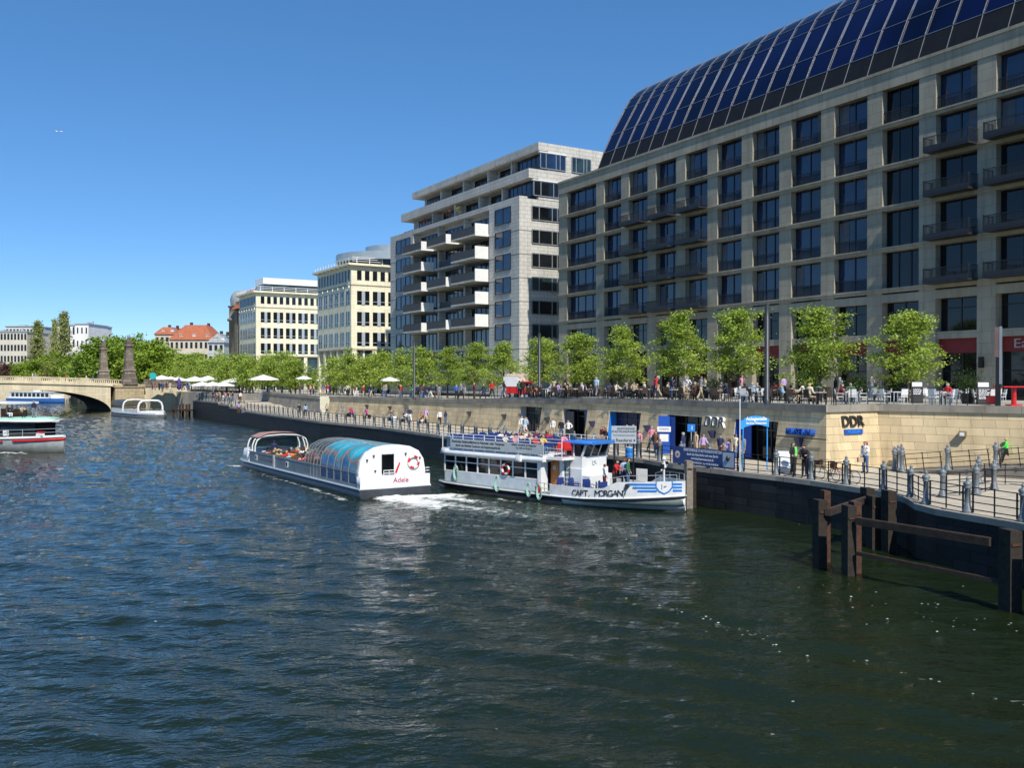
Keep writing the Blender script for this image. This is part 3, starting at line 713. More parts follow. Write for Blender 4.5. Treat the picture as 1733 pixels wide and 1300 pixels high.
# ---- grey apartment block
AANG = math.atan2(-.856, .516)
apt = thing('apartment_block', 'pale grey stone apartment block with stepped top storeys and projecting balconies', 'apartment block', (-21.6, 164, 0), AANG)
AL = 43.8; AD = 26.
w = MB(); RY = 1.3
w.box(0, 2.2, 0, RY, 4, 32.45); w.box(2.2, 9.5, .02, RY, 4, 32.44)
w.box(35.4, AL, 0, RY, 4, 32.45)
w.box(0, AL, RY, AD, 4, 32.2)
for k in range(8):
    z = 28.3 - 3.27 * k
    if z < 5: break
    w.box(9.5, 35.4, -.10 if k == 0 else .0, RY - .003, z - .35, z)
w.box(9.5, 35.4, -.02, RY - .002, 31.75, 32.452)
for xx in (18.0, 26.9): w.box(xx, xx + .5, .35, RY - .004, 4, 31.74)
w.build('stone_wall', M_apt, apt)
g_ = MB()
for k in range(8):
    z = 28.3 - 3.27 * k - .6
    g_.box(-.015, 9.48, -.015, .3, z, z + .07); g_.box(35.42, AL + .015, -.015, .3, z, z + .07); g_.box(AL - .3, AL + .015, .302, AD, z, z + .07)
g_.build('course_strip', mat('groove_shade', (.16, .16, .15), .9), apt)  # dark strips paint the shade of the horizontal stone grooves
for (x0, x1, y0, zb, zt) in ((1.2, AL, 1.53, 35.1, 36.4), (2.4, AL, 3.1, 39.1, 40.2)):
    w = MB(); w.box(x0, AL + .0, y0, AD, zb, zt); w.box(x0 + 1.0, AL - .02, y0 + 2.0, AD - .5, zb - 2.8, zb - .002)
    # end wall return at this level and columns
    w.box(AL - .55, AL - .004, y0 + 1.6, AD - 1, zb - 2.85, zb - .001)
    for xx in (12.5, 20.5, 28.5, 35.5): w.box(xx, xx + .4, y0 + .5, y0 + 1.998, zb - 2.84, zb - .004)
    w.build('top_storey', M_apt, apt)
    for xa_, xb_ in ((4.5, 11.5), (14, 20), (22, 28), (30, 35), (36.5, AL - .15)):
        g_ = MB(); g_.box(xa_, xb_, y0 + (1.98 if xb_ < 36 else 1.2), y0 + 2.05, zb - 2.5, zb - .2); o1 = g_.build('window', M_winB if xa_ in (4.5, 36.5) else M_winD, apt)
        f_ = MB(); k = int((xb_ - xa_) / 1.15)
        yy = y0 + (1.98 if xb_ < 36 else 1.2)
        for i in range(k + 1): xx = lerp(xa_, xb_, i / k); f_.box(xx - .05, xx + .05, yy - .05, yy - .002, zb - 2.5, zb - .2)
        f_.build('frame', M_frame, o1)
    g_ = MB(); g_.box(x0 + .6, AL - .4, y0 + .25, y0 + .29, zb - 2.85, zb - 1.9)
    g_.build('glass_balustrade', clearglass('balustrade_glass', (.45, .5, .55), .6), apt)
def awin(x0, x1, z0, z1, n, m=M_winB, y=0., nm='window'):
    g_ = MB(); g_.box(x0, x1, y - .02, y + .02, z0, z1); o1 = g_.build(nm, m, apt)
    f_ = MB()
    for i in range(n + 1): xx = lerp(x0 + .06, x1 - .06, i / n); f_.box(xx - .06, xx + .06, y - .09, y - .022, z0, z1)
    f_.box(x0, x1, y - .085, y - .023, z1, z1 + .1); f_.box(x0, x1, y - .12, y - .023, z0 - .12, z0); f_.build('frame', M_frame, o1)
for k in range(7):
    z = 29.2 - 3.27 * k
    awin(37.2, 41.6, z, z + 2.1, 2); awin(2.6, 8.4, z, z + 2.1, 3)
    for j, (xa_, xb_) in enumerate(((10.2, 17.4), (19.2, 26.2), (28, 35.2))):
        awin(xa_, xb_, z - .8, z + 1.75, 5, M_winB if (j + k) % 3 else M_winD, RY - .05)
for k in range(5):
    z = 28.2 - 3.27 * k
    for j, (xa_, xb_) in enumerate(((10.4, 17.5), (19.4, 26.2), (27.8, 35.4))):
        if j == 1 and k in (1, 3):
            b = MB(); b.box(xa_, xb_, .05, .1, z, z + 1.1); b.build('balcony_railing', M_rail, apt); continue
        o1_ = MB(); o1_.box(xa_, xb_, -2.3, -.12, z - .28, z - .02); o1 = o1_.build('balcony', M_apt, apt)
        b = MB(); b.box(xb_ - .14, xb_ + .003, -2.303, -.125, z - .283, z + 1.5 if j == 2 else z + 1.16); b.build('side_screen', mat('white_render', (.80, .79, .75), .7, var=.05), o1)
        b = MB(); b.box(xa_, xb_ - .15, -2.29, -2.24, z - .02, z + 1.08); b.box(xa_ - .02, xb_ - .15, -2.3, -2.22, z + 1.08, z + 1.14); b.box(xa_, xa_ + .05, -2.2, -.13, z, z + 1.08)
        b.build('balcony_railing', mat('perforated_railing', (.07, .065, .06), .6, var=.2, vs=3), o1)
# end wall windows (local y along the end face)
def ewin(y0, y1, z0, z1, m=M_winD):
    t_ = MB(); t_.box(AL - .02, AL + .03, y0, y1, z0, z1); o1 = t_.build('window', m, apt)
    f_ = MB()
    for yy in (y0, y0 + (y1 - y0) * .22, y0 + (y1 - y0) * .62, y0 + (y1 - y0) * .78, y1): f_.box(AL + .031, AL + .10, yy - .07, yy + .07, z0, z1)
    f_.box(AL + .031, AL + .095, y0, y1, z1, z1 + .14); f_.box(AL + .031, AL + .12, y0, y1, z0 - .14, z0); f_.build('frame', M_grey, o1)
for k in range(7):
    z = 29.4 - 3.27 * k; ewin(2.0, 7.4, z, z + 1.75, M_winG if k in (3, 5) else M_winD); ewin(9.4, 13, z, z + 1.75, M_winG)
ewin(2.3, 7.6, 32.8, 34.7); ewin(9.0, 12.6, 32.8, 34.7); ewin(3.4, 7.6, 36.7, 38.7, M_winB); ewin(8.7, 12.0, 36.7, 38.7, M_winG)
b = MB(); b.box(AL - .3, AL + .15, 3.2, 7.8, 38.8, 38.95); b.box(AL - .3, AL + .15, 2.1, 7.6, 34.8, 34.95); b.build('awning_box', M_white, apt)
for (xx, yy, zz, s_) in ((14.5, -1.5, 28.9, .8), (21, .7, 33.2, .8), (24, .9, 33.2, .9), (13, .6, 33.0, .7), (17, -1.2, 28.9, .6)):
    b = MB()
    for i in range(90):
        p_ = Vector((RW.gauss(0, .4), RW.gauss(0, .25), RW.gauss(.5, .35))) * s_; q_ = Vector((RW.uniform(-1, 1), RW.uniform(-1, 1), RW.uniform(-1, 1))).normalized() * .12
        r_ = q_.cross(Vector((.3, .2, 1))).normalized() * .09; b.add([p_ - q_, p_ + r_, p_ + q_, p_ - r_], [(0, 1, 2, 3)])
    b.build('balcony_plant', LEAF4 if xx < 22 else LEAF3, apt, (xx, yy, zz))

# ---- the two yellow office buildings
def office(ox, oy, ang, L_, D_, label, pav):
    t = thing('office_building', label, 'office building', (ox, oy, 0), ang)
    w = MB(); w.box(0, L_, 0, D_, 13.06, 29.2); w.box(.5, L_ - .5, 2.6, D_, 4, 13.06)
    for k in range(6): xx = lerp(.35, L_ - .35, k / 5); w.box(xx - .45, xx + .45, .02, 1.0, 4, 13.055)
    for k in range(int(D_ / 4) + 1): yy = .35 + k * 4.1; w.box(L_ - 1.0, L_ - .02, yy + (.7 if k == 0 else 0), yy + .9, 4, 13.054)
    w.build('stone_wall', M_yel, t)
    c = MB(); c.box(-.9, L_ + .9, -.9, D_, 29.45, 29.85); c.box(-.15, L_ + .12, -.12, D_, 29.2, 29.45); c.build('cornice', M_yel, t)
    c = MB(); c.box(-.08, L_ + .08, -.08, D_ - .1, 25.55, 25.75); c.box(-.08, L_ + .08, -.08, D_ - .1, 12.9, 13.16); c.build('course_strip', mat('dark_band', (.3, .26, .18), .8), t)
    # river side
    n1 = 11; n2 = 6; k_ = L_ / 19.6
    def wn(x0, x1, z0, z1, side, m, mull, frame_m=M_white):
        g_ = MB(); f_ = MB(); r_ = MB()
        if side == 'f':
            g_.box(x0, x1, -.015, .02, z0, z1); o1 = g_.build('window', m, t)
            if mull: f_.box((x0 + x1) / 2 - .05, (x0 + x1) / 2 + .05, -.06, -.017, z0, z1); f_.box(x0, x1, -.065, -.018, z0 + .7, z0 + .8)
            f_.box(x0 - .08, x0, -.10, .0, z0, z1); f_.build('frame', M_lgrey, o1)
        else:
            g_.box(L_ - .02, L_ + .015, x0, x1, z0, z1); o1 = g_.build('window', m, t)
            if mull:
                c_ = (x0 + x1) / 2; f_.box(L_ + .017, L_ + .12, c_ - .34, c_ + .34, z0, z1); f_.box(L_ + .017, L_ + .05, x0, c_ - .341, z0 + .62, z0 + .72); f_.box(L_ + .017, L_ + .05, c_ + .341, x1, z0 + .62, z0 + .72)
            else: f_.box(L_ + .017, L_ + .05, x0, x1, z0, z0 + .06)
            f_.build('frame', M_lgrey, o1)
    for i in range(n1): xx = lerp(1.0, L_ - 1.6, i / (n1 - 1.)); wn(xx, xx + .95, 26.4, 28.6, 'f', M_winD, False)
    for z in (21.8, 17.7, 13.7):
        for i in range(n2): xx = lerp(.8, L_ - 2.9, i / (n2 - 1.)); wn(xx, xx + 2.1, z, z + 2.8, 'f', M_winG, True)
    nn = int((D_ - 1) / 3.3)
    for i in range(nn * 2):
        y0 = 1.2 + i * 1.65
        if y0 + 1.1 < D_: wn(y0, y0 + .95, 26.6, 28.5, 'e', M_winD, False)
    for z in (21.8, 17.7, 13.7):
        for i in range(nn): wn(1.2 + i * 3.3, 3.8 + i * 3.3, z, z + 2.7, 'e', M_winD, True)
    g_ = MB(); g_.box(.6, L_ - .6, 2.5, 2.59, 4.2, 12.8); g_.box(L_ - .49, L_ - .45, 3, D_ - .5, 4.2, 12.8); g_.build('shopfront_glass', M_winG, t)
    lr = MB()
    for i in range(9): xx = lerp(.2, L_ - .2, i / 8); lr.box(xx - .1, xx + .1, -.9, -.1, 29.26, 29.44)
    for i in range(7): xx = lerp(.9, L_ - .7, i / 6); lr.box(xx - .1, xx + .1, -.35, -.085, 25.1, 25.54)
    lr.build('bracket', M_white, t)
    r_ = MB()
    for i in range(13): xx = lerp(0, L_, i / 12); r_.box(xx - .03, xx + .03, -.5, -.44, 29.85, 30.9)
    r_.box(0, L_, -.5, -.44, 30.86, 30.94)
    for i in range(10): yy = lerp(1, D_ - 1, i / 9); r_.box(L_ + .4, L_ + .5, yy - .06, yy + .06, 29.85, 31.1)
    for z in (30.3, 30.7, 31.06): r_.box(L_ + .42, L_ + .48, 0, D_ - .5, z - .04, z + .04)
    r_.build('roof_railing', M_white, t)
    if pav == 'box':
        p_ = MB(); p_.box(L_ - 9, L_ - 1.2, 2.2, D_, 31.9, 33.5); p_.build('pavilion_roof', M_white, t)
        p_ = MB(); p_.box(L_ - 8.8, L_ - 1.4, 2.4, D_ - .2, 29.85, 31.898); p_.build('pavilion_glazing', M_winG, t)
    else:
        def drum(r0, r1, z0, z1, m, nm, cx=L_ - 8, cy=11, n_=40):
            b = MB(); b.lathe([(r0, z0), (r1, z1)], (cx, cy, 0), n_, 0, True); b.build(nm, m, t)
        drum(9.6, 9.6, 29.85, 31.0, M_winD, 'pavilion_glazing'); drum(10.5, 10.5, 31.0, 32.6, mat('zinc_panels', (.42, .48, .50), .4, .4, var=.12, vs=.5), 'pavilion_roof'); drum(6.5, 6.5, 32.6, 34.1, mat('zinc_panels', (0, 0, 0)), 'upper_drum', cx=L_ - 5, cy=12)
    return t
OA = math.atan2(-.856, .516)
office(-41.5, 196.8, OA, 19.6, 26, 'yellow sandstone office building with a round zinc roof drum', 'drum')
office(-74.2, 251.0, OA, 16.3, 30, 'yellow sandstone office building with a white box pavilion on its roof', 'box')
# entrance canopy between them
t = thing('entrance_canopy', 'dark flat canopy on slim columns between the two yellow offices', 'canopy', (-41.5, 196.8, 0), OA)
b = MB(); b.box(-7, -.6, 4, 12, 12.3, 12.7); b.build('roof', M_dgrey, t); b = MB()
for i in range(5): b.cyl((-6.5 + i * 1.35, 4.5, 4.4), (-6.5 + i * 1.35, 4.5, 12.3), .18)
b.build('column', M_lgrey, t)

# ---- old corner building with domed corner and red roof
def oldhouse():
    t = thing('old_building', 'dark old stone building with a domed corner and a red tiled roof', 'building', (-86, 276, 0), OA)
    M_old = stone('old_grey_stone', (.30, .26, .20), (.16, .14, .1), 1.2, .6, .85, .1, .3)
    L_ = 19.; w = MB(); w.box(0, L_, 2.2, 20, 4, 30); w.box(5, 8, 1.6, 2.3, 4, 27.2); w.box(11, 13, 1.2, 2.3, 4, 27.2); w.box(17.2, L_ + .2, 1.4, 8, 4, 28.5); w.build('stone_wall', M_old, t)
    w = MB(); w.lathe([(2.5, 4), (2.5, 24.4), (3.0, 24.5), (3.0, 25.2), (2.5, 25.3), (2.4, 28.5), (2.8, 28.6), (2.8, 29)], (.9, 3.6, 0), 20); w.build('corner_tower', M_old, t)
    w = MB(); w.lathe([(3.3, 29), (3.5, 30.8), (3.1, 32.2), (2.2, 33.2), (1.5, 33.5)], (1.9, 4.6, 0), 12); w.build('dome', M_slate, t)
    w = MB(); z0 = 27.6
    w.add([(3.5, .9, z0), (L_ + .6, .9, z0), (L_ + .6, 20.5, z0), (3.5, 20.5, z0), (7, 5, 33.4), (15, 6, 33.4), (15, 11, 33.2), (7, 11, 33.2)], [(0, 1, 5, 4), (1, 2, 6, 5), (2, 3, 7, 6), (3, 0, 4, 7), (4, 5, 6, 7), (3, 2, 1, 0)])
    w.build('roof', M_tile, t)
    for k in range(6):
        for j in range(5):
            if j == 3 or j == 1: continue
            g_ = MB(); xx = 6 + j * 2.6; g_.box(xx, xx + 1.3, 2.12, 2.18, 6 + 3.7 * k, 8.3 + 3.7 * k); o1 = g_.build('window', M_winD, t); f_ = MB(); f_.box(xx - .15, xx + 1.45, 2.0, 2.119, 5.8 + 3.7 * k, 5.98 + 3.7 * k); f_.build('sill', M_old, o1)
        g_ = MB(); g_.box(L_ + .17, L_ + .22, 2.6, 4.6, 6 + 3.7 * k, 8.3 + 3.7 * k); g_.build('window', M_winD, t)
oldhouse()

# ---- houses across the river
def house(name, label, px0, px1, pytop, Y, col, rows, cols, roof=None, rooftop=None, depth=16, zb=3.5, cat='building', win=M_winD, ledge=True, wfrac=.55, hfrac=.5, skew=0., roofcol=None):
    x0 = (px0 - CX) / F * Y; x1 = (px1 - CX) / F * Y; ang = skew
    t = thing(name, label, cat, (x0, Y, 0), ang); Wd = (x1 - x0) / math.cos(ang) if abs(ang) < 1.2 else 10; zt = ZA(pytop, Y)
    m = mat('render_%d_%d' % (px0, Y), col, .8, var=.08, vs=.4)
    w = MB(); w.box(0, Wd, 0, depth, zb, zt); w.build('wall', m, t)
    rh = (zt - 8) / rows
    for r in range(rows):
        for c in range(cols):
            xx = Wd * (c + .5 - wfrac / 2) / cols; z = 8 + rh * (r + .3)
            g_ = MB(); g_.box(xx, xx + Wd / cols * wfrac, -.05, .0, z, z + rh * hfrac); o1 = g_.build('window', win, t)
    if roof:
        w = MB(); zr = ZA(roof, Y); i_ = (zr - zt) * .75
        w.add([(-.5, -.5, zt), (Wd + .5, -.5, zt), (Wd + .5, depth, zt), (-.5, depth, zt), (i_, i_, zr), (Wd - i_, i_, zr), (Wd - i_, depth - i_, zr), (i_, depth - i_, zr)], [(0, 1, 5, 4), (1, 2, 6, 5), (2, 3, 7, 6), (3, 0, 4, 7), (4, 5, 6, 7), (3, 2, 1, 0)])
        rf = w.build('roof', roofcol or M_tile, t)
        for k in range(max(2, int(Wd / 5))):
            d_ = MB(); xx = Wd * (k + .7) / max(2, int(Wd / 5)) * .9; d_.box(xx, xx + 1.3, .6, 3, zt + .3, zt + 1.9); d_.box(xx - .15, xx + 1.45, .4, 3.2, zt + 1.9, zt + 2.05); d_.build('dormer', M_white if k % 2 else m, rf)
        d_ = MB(); d_.box(Wd * .3, Wd * .3 + .9, depth / 2, depth / 2 + 1, zr - .5, zr + 1.2); d_.box(Wd * .7, Wd * .7 + .9, depth / 2, depth / 2 + 1, zr - .5, zr + .9); d_.build('chimney', M_rust, rf)
    else:
        w = MB(); w.box(-.3, Wd + .3, -.3, depth, zt, zt + .35); w.box(Wd * .15, Wd * .35, 6, 9, zt + .35, zt + 1.1); w.box(Wd * .7, Wd * .74, 6, 7, zt + .35, zt + 1.5); w.build('roof', M_lgrey, t)
    return t
house('white_apartment_house', 'white rendered house with tall window strips behind the poplars', 92, 158, 551, 345, (.82, .82, .80), 4, 9, wfrac=.4, hfrac=.6)
house('white_apartment_house', 'plain white gable block with few dark windows beside the poplars', 128, 150, 549, 335, (.84, .84, .83), 4, 3, wfrac=.3, hfrac=.45)
house('apartment_house', 'cream house with a recessed top storey at the river bank', -40, 46, 562, 320, (.66, .62, .52), 4, 15, wfrac=.6, hfrac=.55)
house('apartment_house', 'pale flat roofed house between the cream house and the first poplar', 10, 62, 553, 352, (.60, .60, .56), 4, 9)
house('tile_roofed_house', 'cream house under a large red hipped roof behind the trees', 287, 361, 575, 350, (.62, .56, .44), 3, 9, roof=549, wfrac=.5)
house('tile_roofed_house', 'smaller red roofed house end left of the large red roof', 262, 296, 566, 372, (.60, .55, .45), 3, 4, roof=553)
house('slate_roofed_house', 'pale grey slate roofed house beside the domed building', 352, 379, 580, 330, (.55, .56, .55), 3, 3, roof=564, roofcol=M_slate)
# ------------------------------------------------------------------ bridge
BRM = Matrix.Translation((-86.6, 206.0, 0)) @ Matrix.Rotation(math.atan2(.573, .82), 4, 'Z')
def bz(x): return 7.0 + .9 * min(1, max(0, -x / 23.)) ** .8
bridge = thing('arch_bridge', 'cream sandstone arch bridge with balustrade and curved dark underside', 'bridge'); bridge.matrix_world = BRM
M_brgp = stone('tan_rusticated_sandstone', (.55, .44, .27), (.2, .15, .1), 1.5, .62, .85, .1, .3, .03, .4)
AX0, AX1 = -40.5, -2.9; ac = (AX0 + AX1) / 2; ar = (AX1 - AX0) / 2
def az(x):
    u = (x - ac) / ar; return 4.95 * math.sqrt(max(0, 1 - abs(u) ** 2.25)) + .0
N_ = 48; BW = 27.
xs = [ac - ar * math.cos(math.pi * i / N_) for i in range(N_ + 1)]
b = MB()
for side, yy in ((0, 0.), (1, BW)):
    vs = [(x, yy, az(x) - .0) for x in xs] + [(x, yy, bz(x) - 1.6) for x in xs]
    b.add(vs, [(i, i + 1, N_ + 2 + i, N_ + 1 + i) for i in range(N_)])
b.build('spandrel_wall', M_brg, bridge)
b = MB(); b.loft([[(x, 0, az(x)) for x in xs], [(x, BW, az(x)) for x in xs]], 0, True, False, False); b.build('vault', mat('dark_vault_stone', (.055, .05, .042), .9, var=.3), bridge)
b = MB()
for r0, yy in ((.55, -.12), (.16, -.2)):
    pts = []
    for i in range(N_ + 1):
        t = math.pi * i / N_; x, z = xs[i], az(xs[i]); nx, nz_ = -math.cos(t) * .35, 1
        pts.append((x, z))
    for (x0, z0), (x1, z1) in zip(pts, pts[1:]):
        b.add([(x0, yy, z0), (x1, yy, z1), (x1, yy, z1 + r0), (x0, yy, z0 + r0), (x0, 0, z0), (x1, 0, z1), (x1, 0, z1 + r0), (x0, 0, z0 + r0)], [(0, 1, 2, 3), (0, 4, 5, 1), (3, 2, 6, 7)])
b.build('arch_ring', M_brg, bridge)
b = MB(); k_ = 16; X0, X1 = -75., 0.
for i in range(k_):
    x0, x1 = lerp(X0, X1, i / k_), lerp(X0, X1, (i + 1) / k_)
    for y0, y1, a, c in ((-.25, BW + .25, -1.6, -1.25), (-.05, BW + .05, -1.25, -1.0)):
        b.add([(x0, y0, bz(x0) + a), (x1, y0, bz(x1) + a), (x1, y1, bz(x1) + a), (x0, y1, bz(x0) + a), (x0, y0, bz(x0) + c), (x1, y0, bz(x1) + c), (x1, y1, bz(x1) + c), (x0, y1, bz(x0) + c)],
              [(0, 3, 2, 1), (4, 5, 6, 7), (0, 1, 5, 4), (2, 3, 7, 6)])
b.build('deck', M_brg, bridge)
for nm, yy in (('balustrade', 0.), ('balustrade', BW - .4)):
    b = MB(); x = -74.
    while x < -.3:
        seg_l = 9.4; x1 = min(x + seg_l, 0)
        for (u, v, a, c) in ((0, seg_l, -.16, .0), (0, seg_l, -1.0, -.86)):
            b.bar((x, yy + .2, bz(x) + (a + c) / 2), (x1, yy + .2, bz(x1) + (a + c) / 2), .42, c - a)
        b.box(x - .9, x + .9, yy - .03, yy + .43, bz(x) - 1.02, bz(x) + .05)
        xx = x + 1.1
        while xx < x1 - 1.0: b.box(xx - .09, xx + .09, yy + .1, yy + .3, bz(xx) - .88, bz(xx) - .14); xx += .42
        x += seg_l
    b.build(nm, M_brg, bridge)
b = MB(); b.box(-2.5, 4.2, -1.6, 3, -2, 2.2); b.box(-2.2, 3.9, -1.3, 2.9, 2.2, 5.35); b.box(-2.5, 4.2, -1.6, 2.95, 1.3, 1.6); b.box(-2.4, 4.1, -1.5, 3, 5.352, 6.0)
b.build('pier', M_brgp, bridge)
b = MB(); b.box(-2.2, 14, .01, BW + 1, -2, 5.3); b.build('abutment', M_brg, bridge)
b = MB(); b.box(-46.5, -40.2, -1.4, BW + 1, -2, 5.6); b.build('pier', M_brgp, bridge)
b = MB(); b.box(4.1, 12.2, -.1, .35, 5.3, 6.95); b.box(4.1, 12.3, -.2, .45, 6.95, 7.15); b.cyl((12.4, .3, 5.3), (12.4, .3, 7.1), .5, n=10); b.build('parapet', M_brgd, bridge)
def obelisk(y, label, k=1.0):
    t = thing('obelisk', label, 'obelisk', group='lantern obelisks on the arch bridge'); t.matrix_world = BRM @ Matrix.Translation((.9, y, 5.9))
    b = MB(); H = lambda a, c, z0, z1: b.add([(-a, -a, z0), (a, -a, z0), (a, a, z0), (-a, a, z0), (-c, -c, z1), (c, -c, z1), (c, c, z1), (-c, c, z1)], [(0, 3, 2, 1), (4, 5, 6, 7), (0, 1, 5, 4), (1, 2, 6, 5), (2, 3, 7, 6), (3, 0, 4, 7)])
    H(1.55, 1.5, 0, 1.3); H(1.35, 1.05, 1.302, 3.1); H(1.3, 1.2, 3.102, 3.45); b.build('plinth', M_brgd, t)
    b = MB(); H(.95, .66, 3.452, 8.4); b.build('shaft', M_brgd, t)
    b = MB(); H(.75, .95, 8.402, 8.7); H(.95, .9, 8.702, 8.95); H(.55, .5, 8.952, 10.2); b.build('capital', M_brgd, t)
    b = MB(); b.lathe([(.12, 10.2), (.34, 10.5), (.36, 11.0), (.1, 11.3)], n=8); b.build('lantern', mat('grey_lantern_glass', (.25, .3, .34), .2), t)
obelisk(-.2, 'dark stone obelisk with lantern on the near side of the arch bridge'); obelisk(BW, 'dark stone obelisk with lantern on the far side of the arch bridge')

# far bank, abutment walls
fb = MB(); fb.prism([(-520, 300), (-150, 292), (-139, 290), (-112, 256), (-60, 300), (300, 300), (1200, 5000), (-3000, 5000), (-1400, 300)], -2.5, 3.6)
struct(fb.build('far_ground', mat('city_ground', (.16, .15, .12), .95)), 'ground of the far bank and city')
fq = MB(); fq.prism([(-520, 299.3), (-150, 291.4), (-138.6, 289.3), (-150, 293), (-520, 301)], -2.5, 3.75)
tag(fq.build('far_quay_wall', M_brg), 'tan stone quay wall seen through the bridge arch', 'quay wall')
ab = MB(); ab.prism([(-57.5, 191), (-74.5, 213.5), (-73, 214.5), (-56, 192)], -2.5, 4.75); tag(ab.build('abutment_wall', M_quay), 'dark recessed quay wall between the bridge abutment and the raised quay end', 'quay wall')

# ------------------------------------------------------------------ trees
def tree_meshes(seed, H, TH, RX, shape, ncl, nl, leaf, leafm, barkm=M_bark, trunk_r=.13, gap=.75, nb=16):
    r = random.Random(seed); tr = MB(); cr = MB()
    lean = Vector((r.uniform(-.25, .25), r.uniform(-.25, .25), 0))
    top = Vector((lean.x, lean.y, H * .93)); base = Vector((0, 0, -.1)); mid = Vector((lean.x * .2, lean.y * .2, TH))
    tr.cyl(base, mid, trunk_r * 1.25, trunk_r * .95, 8, sm=True); tr.cyl(mid, (mid + top) / 2, trunk_r * .95, trunk_r * .5, 7); tr.cyl((mid + top) / 2, top, trunk_r * .5, trunk_r * .12, 6)
    def env(u):  # radius factor at crown height fraction u
        if shape == 'linden': return (min(1, .62 + u * 2.2) if u < .18 else 1.0 - .84 * ((u - .18) / .82) ** 1.15)
        if shape == 'round': return math.sqrt(max(.04, 1 - (2 * u - .85) ** 2)) if u > .02 else .5
        if shape == 'column': return .6 + .5 * math.sin(math.pi * min(1, u * 1.05)) - .45 * u
        return 1 - .6 * u
    cl = []
    for i in range(nb):
        u = (i + .5 + r.uniform(-.4, .4)) / nb; ang = i * 2.4 + r.uniform(-.5, .5)
        z = TH + (H - TH) * u * .88; rr = RX * env(u) * r.uniform(.78, 1.12)
        s_ = Vector((lean.x * z / H, lean.y * z / H, max(TH * .95, z - rr * .35)))
        e_ = Vector((lean.x + rr * math.cos(ang), lean.y + rr * math.sin(ang), z + rr * r.uniform(.0, .25)))
        m_ = (s_ + e_) / 2 + Vector((0, 0, rr * .08))
        tr.cyl(s_, m_, trunk_r * .38 * (1.1 - u), trunk_r * .22 * (1.1 - u), 5); tr.cyl(m_, e_, trunk_r * .22 * (1.1 - u), trunk_r * .07, 4)
        k = max(2, int(ncl / nb))
        for j in range(k):
            t = (j + .7) / k; t = .22 + .78 * t
            c = s_.lerp(e_, t) + Vector((r.gauss(0, .1), r.gauss(0, .1), r.gauss(.03, .1))) * RX
            cl.append((c, RX * r.uniform(.11, .25) * (1.1 - .25 * u)))
            if j > 0 and r.random() < .5:
                q = c + Vector((r.gauss(0, .2), r.gauss(0, .2), r.gauss(0, .1))) * RX
                tr.cyl(s_.lerp(e_, t), q, .02, .008, 3); cl.append((q, RX * r.uniform(.10, .18)))
    cl.append((top, RX * .16)); cl.append((top - Vector((0, 0, .3)), RX * .18))
    for c, cs in cl:
        nn = int(nl * r.uniform(.6, 1.3))
        for i in range(nn):
            d = Vector((r.gauss(0, 1), r.gauss(0, 1), r.gauss(0, .5)))
            p = c + d * cs * gap
            a = Vector((r.gauss(0, 1), r.gauss(0, 1), r.gauss(-.3, .5))).normalized(); n_ = Vector((r.gauss(0, .7), r.gauss(0, .7), 1)); s2 = a.cross(n_).normalized()
            l = leaf * r.uniform(.65, 1.25); p0 = p - a * l * .5; p1 = p + a * l * .5; dr = Vector((0, 0, -l * .12))
            cr.add([p0, p + s2 * l * .42 + dr, p1, p - s2 * l * .42 + dr], [(0, 1, 2, 3)])
    return tr.mesh('trunk', [barkm]), cr.mesh('crown', [leafm])
def plant_tree(meshes, name, label, cat, x, y, z, s=1., rz=0., group=None, sz=None):
    t = thing(name, label, cat, (x, y, z), rz, group); t.scale = (s, s, sz or s)
    link('trunk', meshes[0], t); link('crown', meshes[1], t); return t
LIN = [tree_meshes(20 + i, 6.9, 1.75, 2.6, 'linden', 105, 60, .165, LEAF, trunk_r=.11, gap=.72, nb=21) for i in range(5)]
LINF = [tree_meshes(40 + i, 6.9, 1.5, 2.9, 'linden', 80, 32, .27, LEAF, trunk_r=.12, gap=1.0, nb=18) for i in range(3)]
CT = 92700.
spec = [(1536, 60.0, 1.0, .90), (1388, 63.5, 1.1, .95), (1250, 70, 1.06, 1.05), (1147, 77.5, 1.08, 1.08), (1050, 86, 1.04, 1.0), (978, 92.5, 1.1, .98)]
tp = [A(px, Y) for px, Y, a, c in spec]
for i, (px, Y, s, szz) in enumerate(spec):
    p = A(px, Y); plant_tree(LIN[i % 5], 'linden_tree', '%s young linden tree along the hotel terrace, counted from the parasol free end' % ORD[i] if 0 else 'young bright green linden, %s tree of the terrace row from its near end' % ORD[i], 'tree', p.x, p.y, TZ(p.x, p.y), s, i * 1.3, 'linden trees of the terrace row', szz)
k0 = 1 / (978 + 15.)
for j in range(1, 15):
    px = 1 / (k0 + .000072 * j) - 15; Y = CT / (px + 15); i = j + 5
    p = A(px, Y)
    if j > 10: p = p + Vector((-3 - (j - 10) * 2.2, 0, 0))
    mm = LIN[(i * 2) % 5] if j < 5 else LINF[j % 3]
    plant_tree(mm, 'linden_tree', 'young green linden, %s tree of the terrace row from its near end' % ORD[i], 'tree', p.x, p.y, TZ(p.x, p.y), RN.uniform(1.0, 1.15), j * 1.1, 'linden trees of the terrace row', RN.uniform(.92, 1.08))
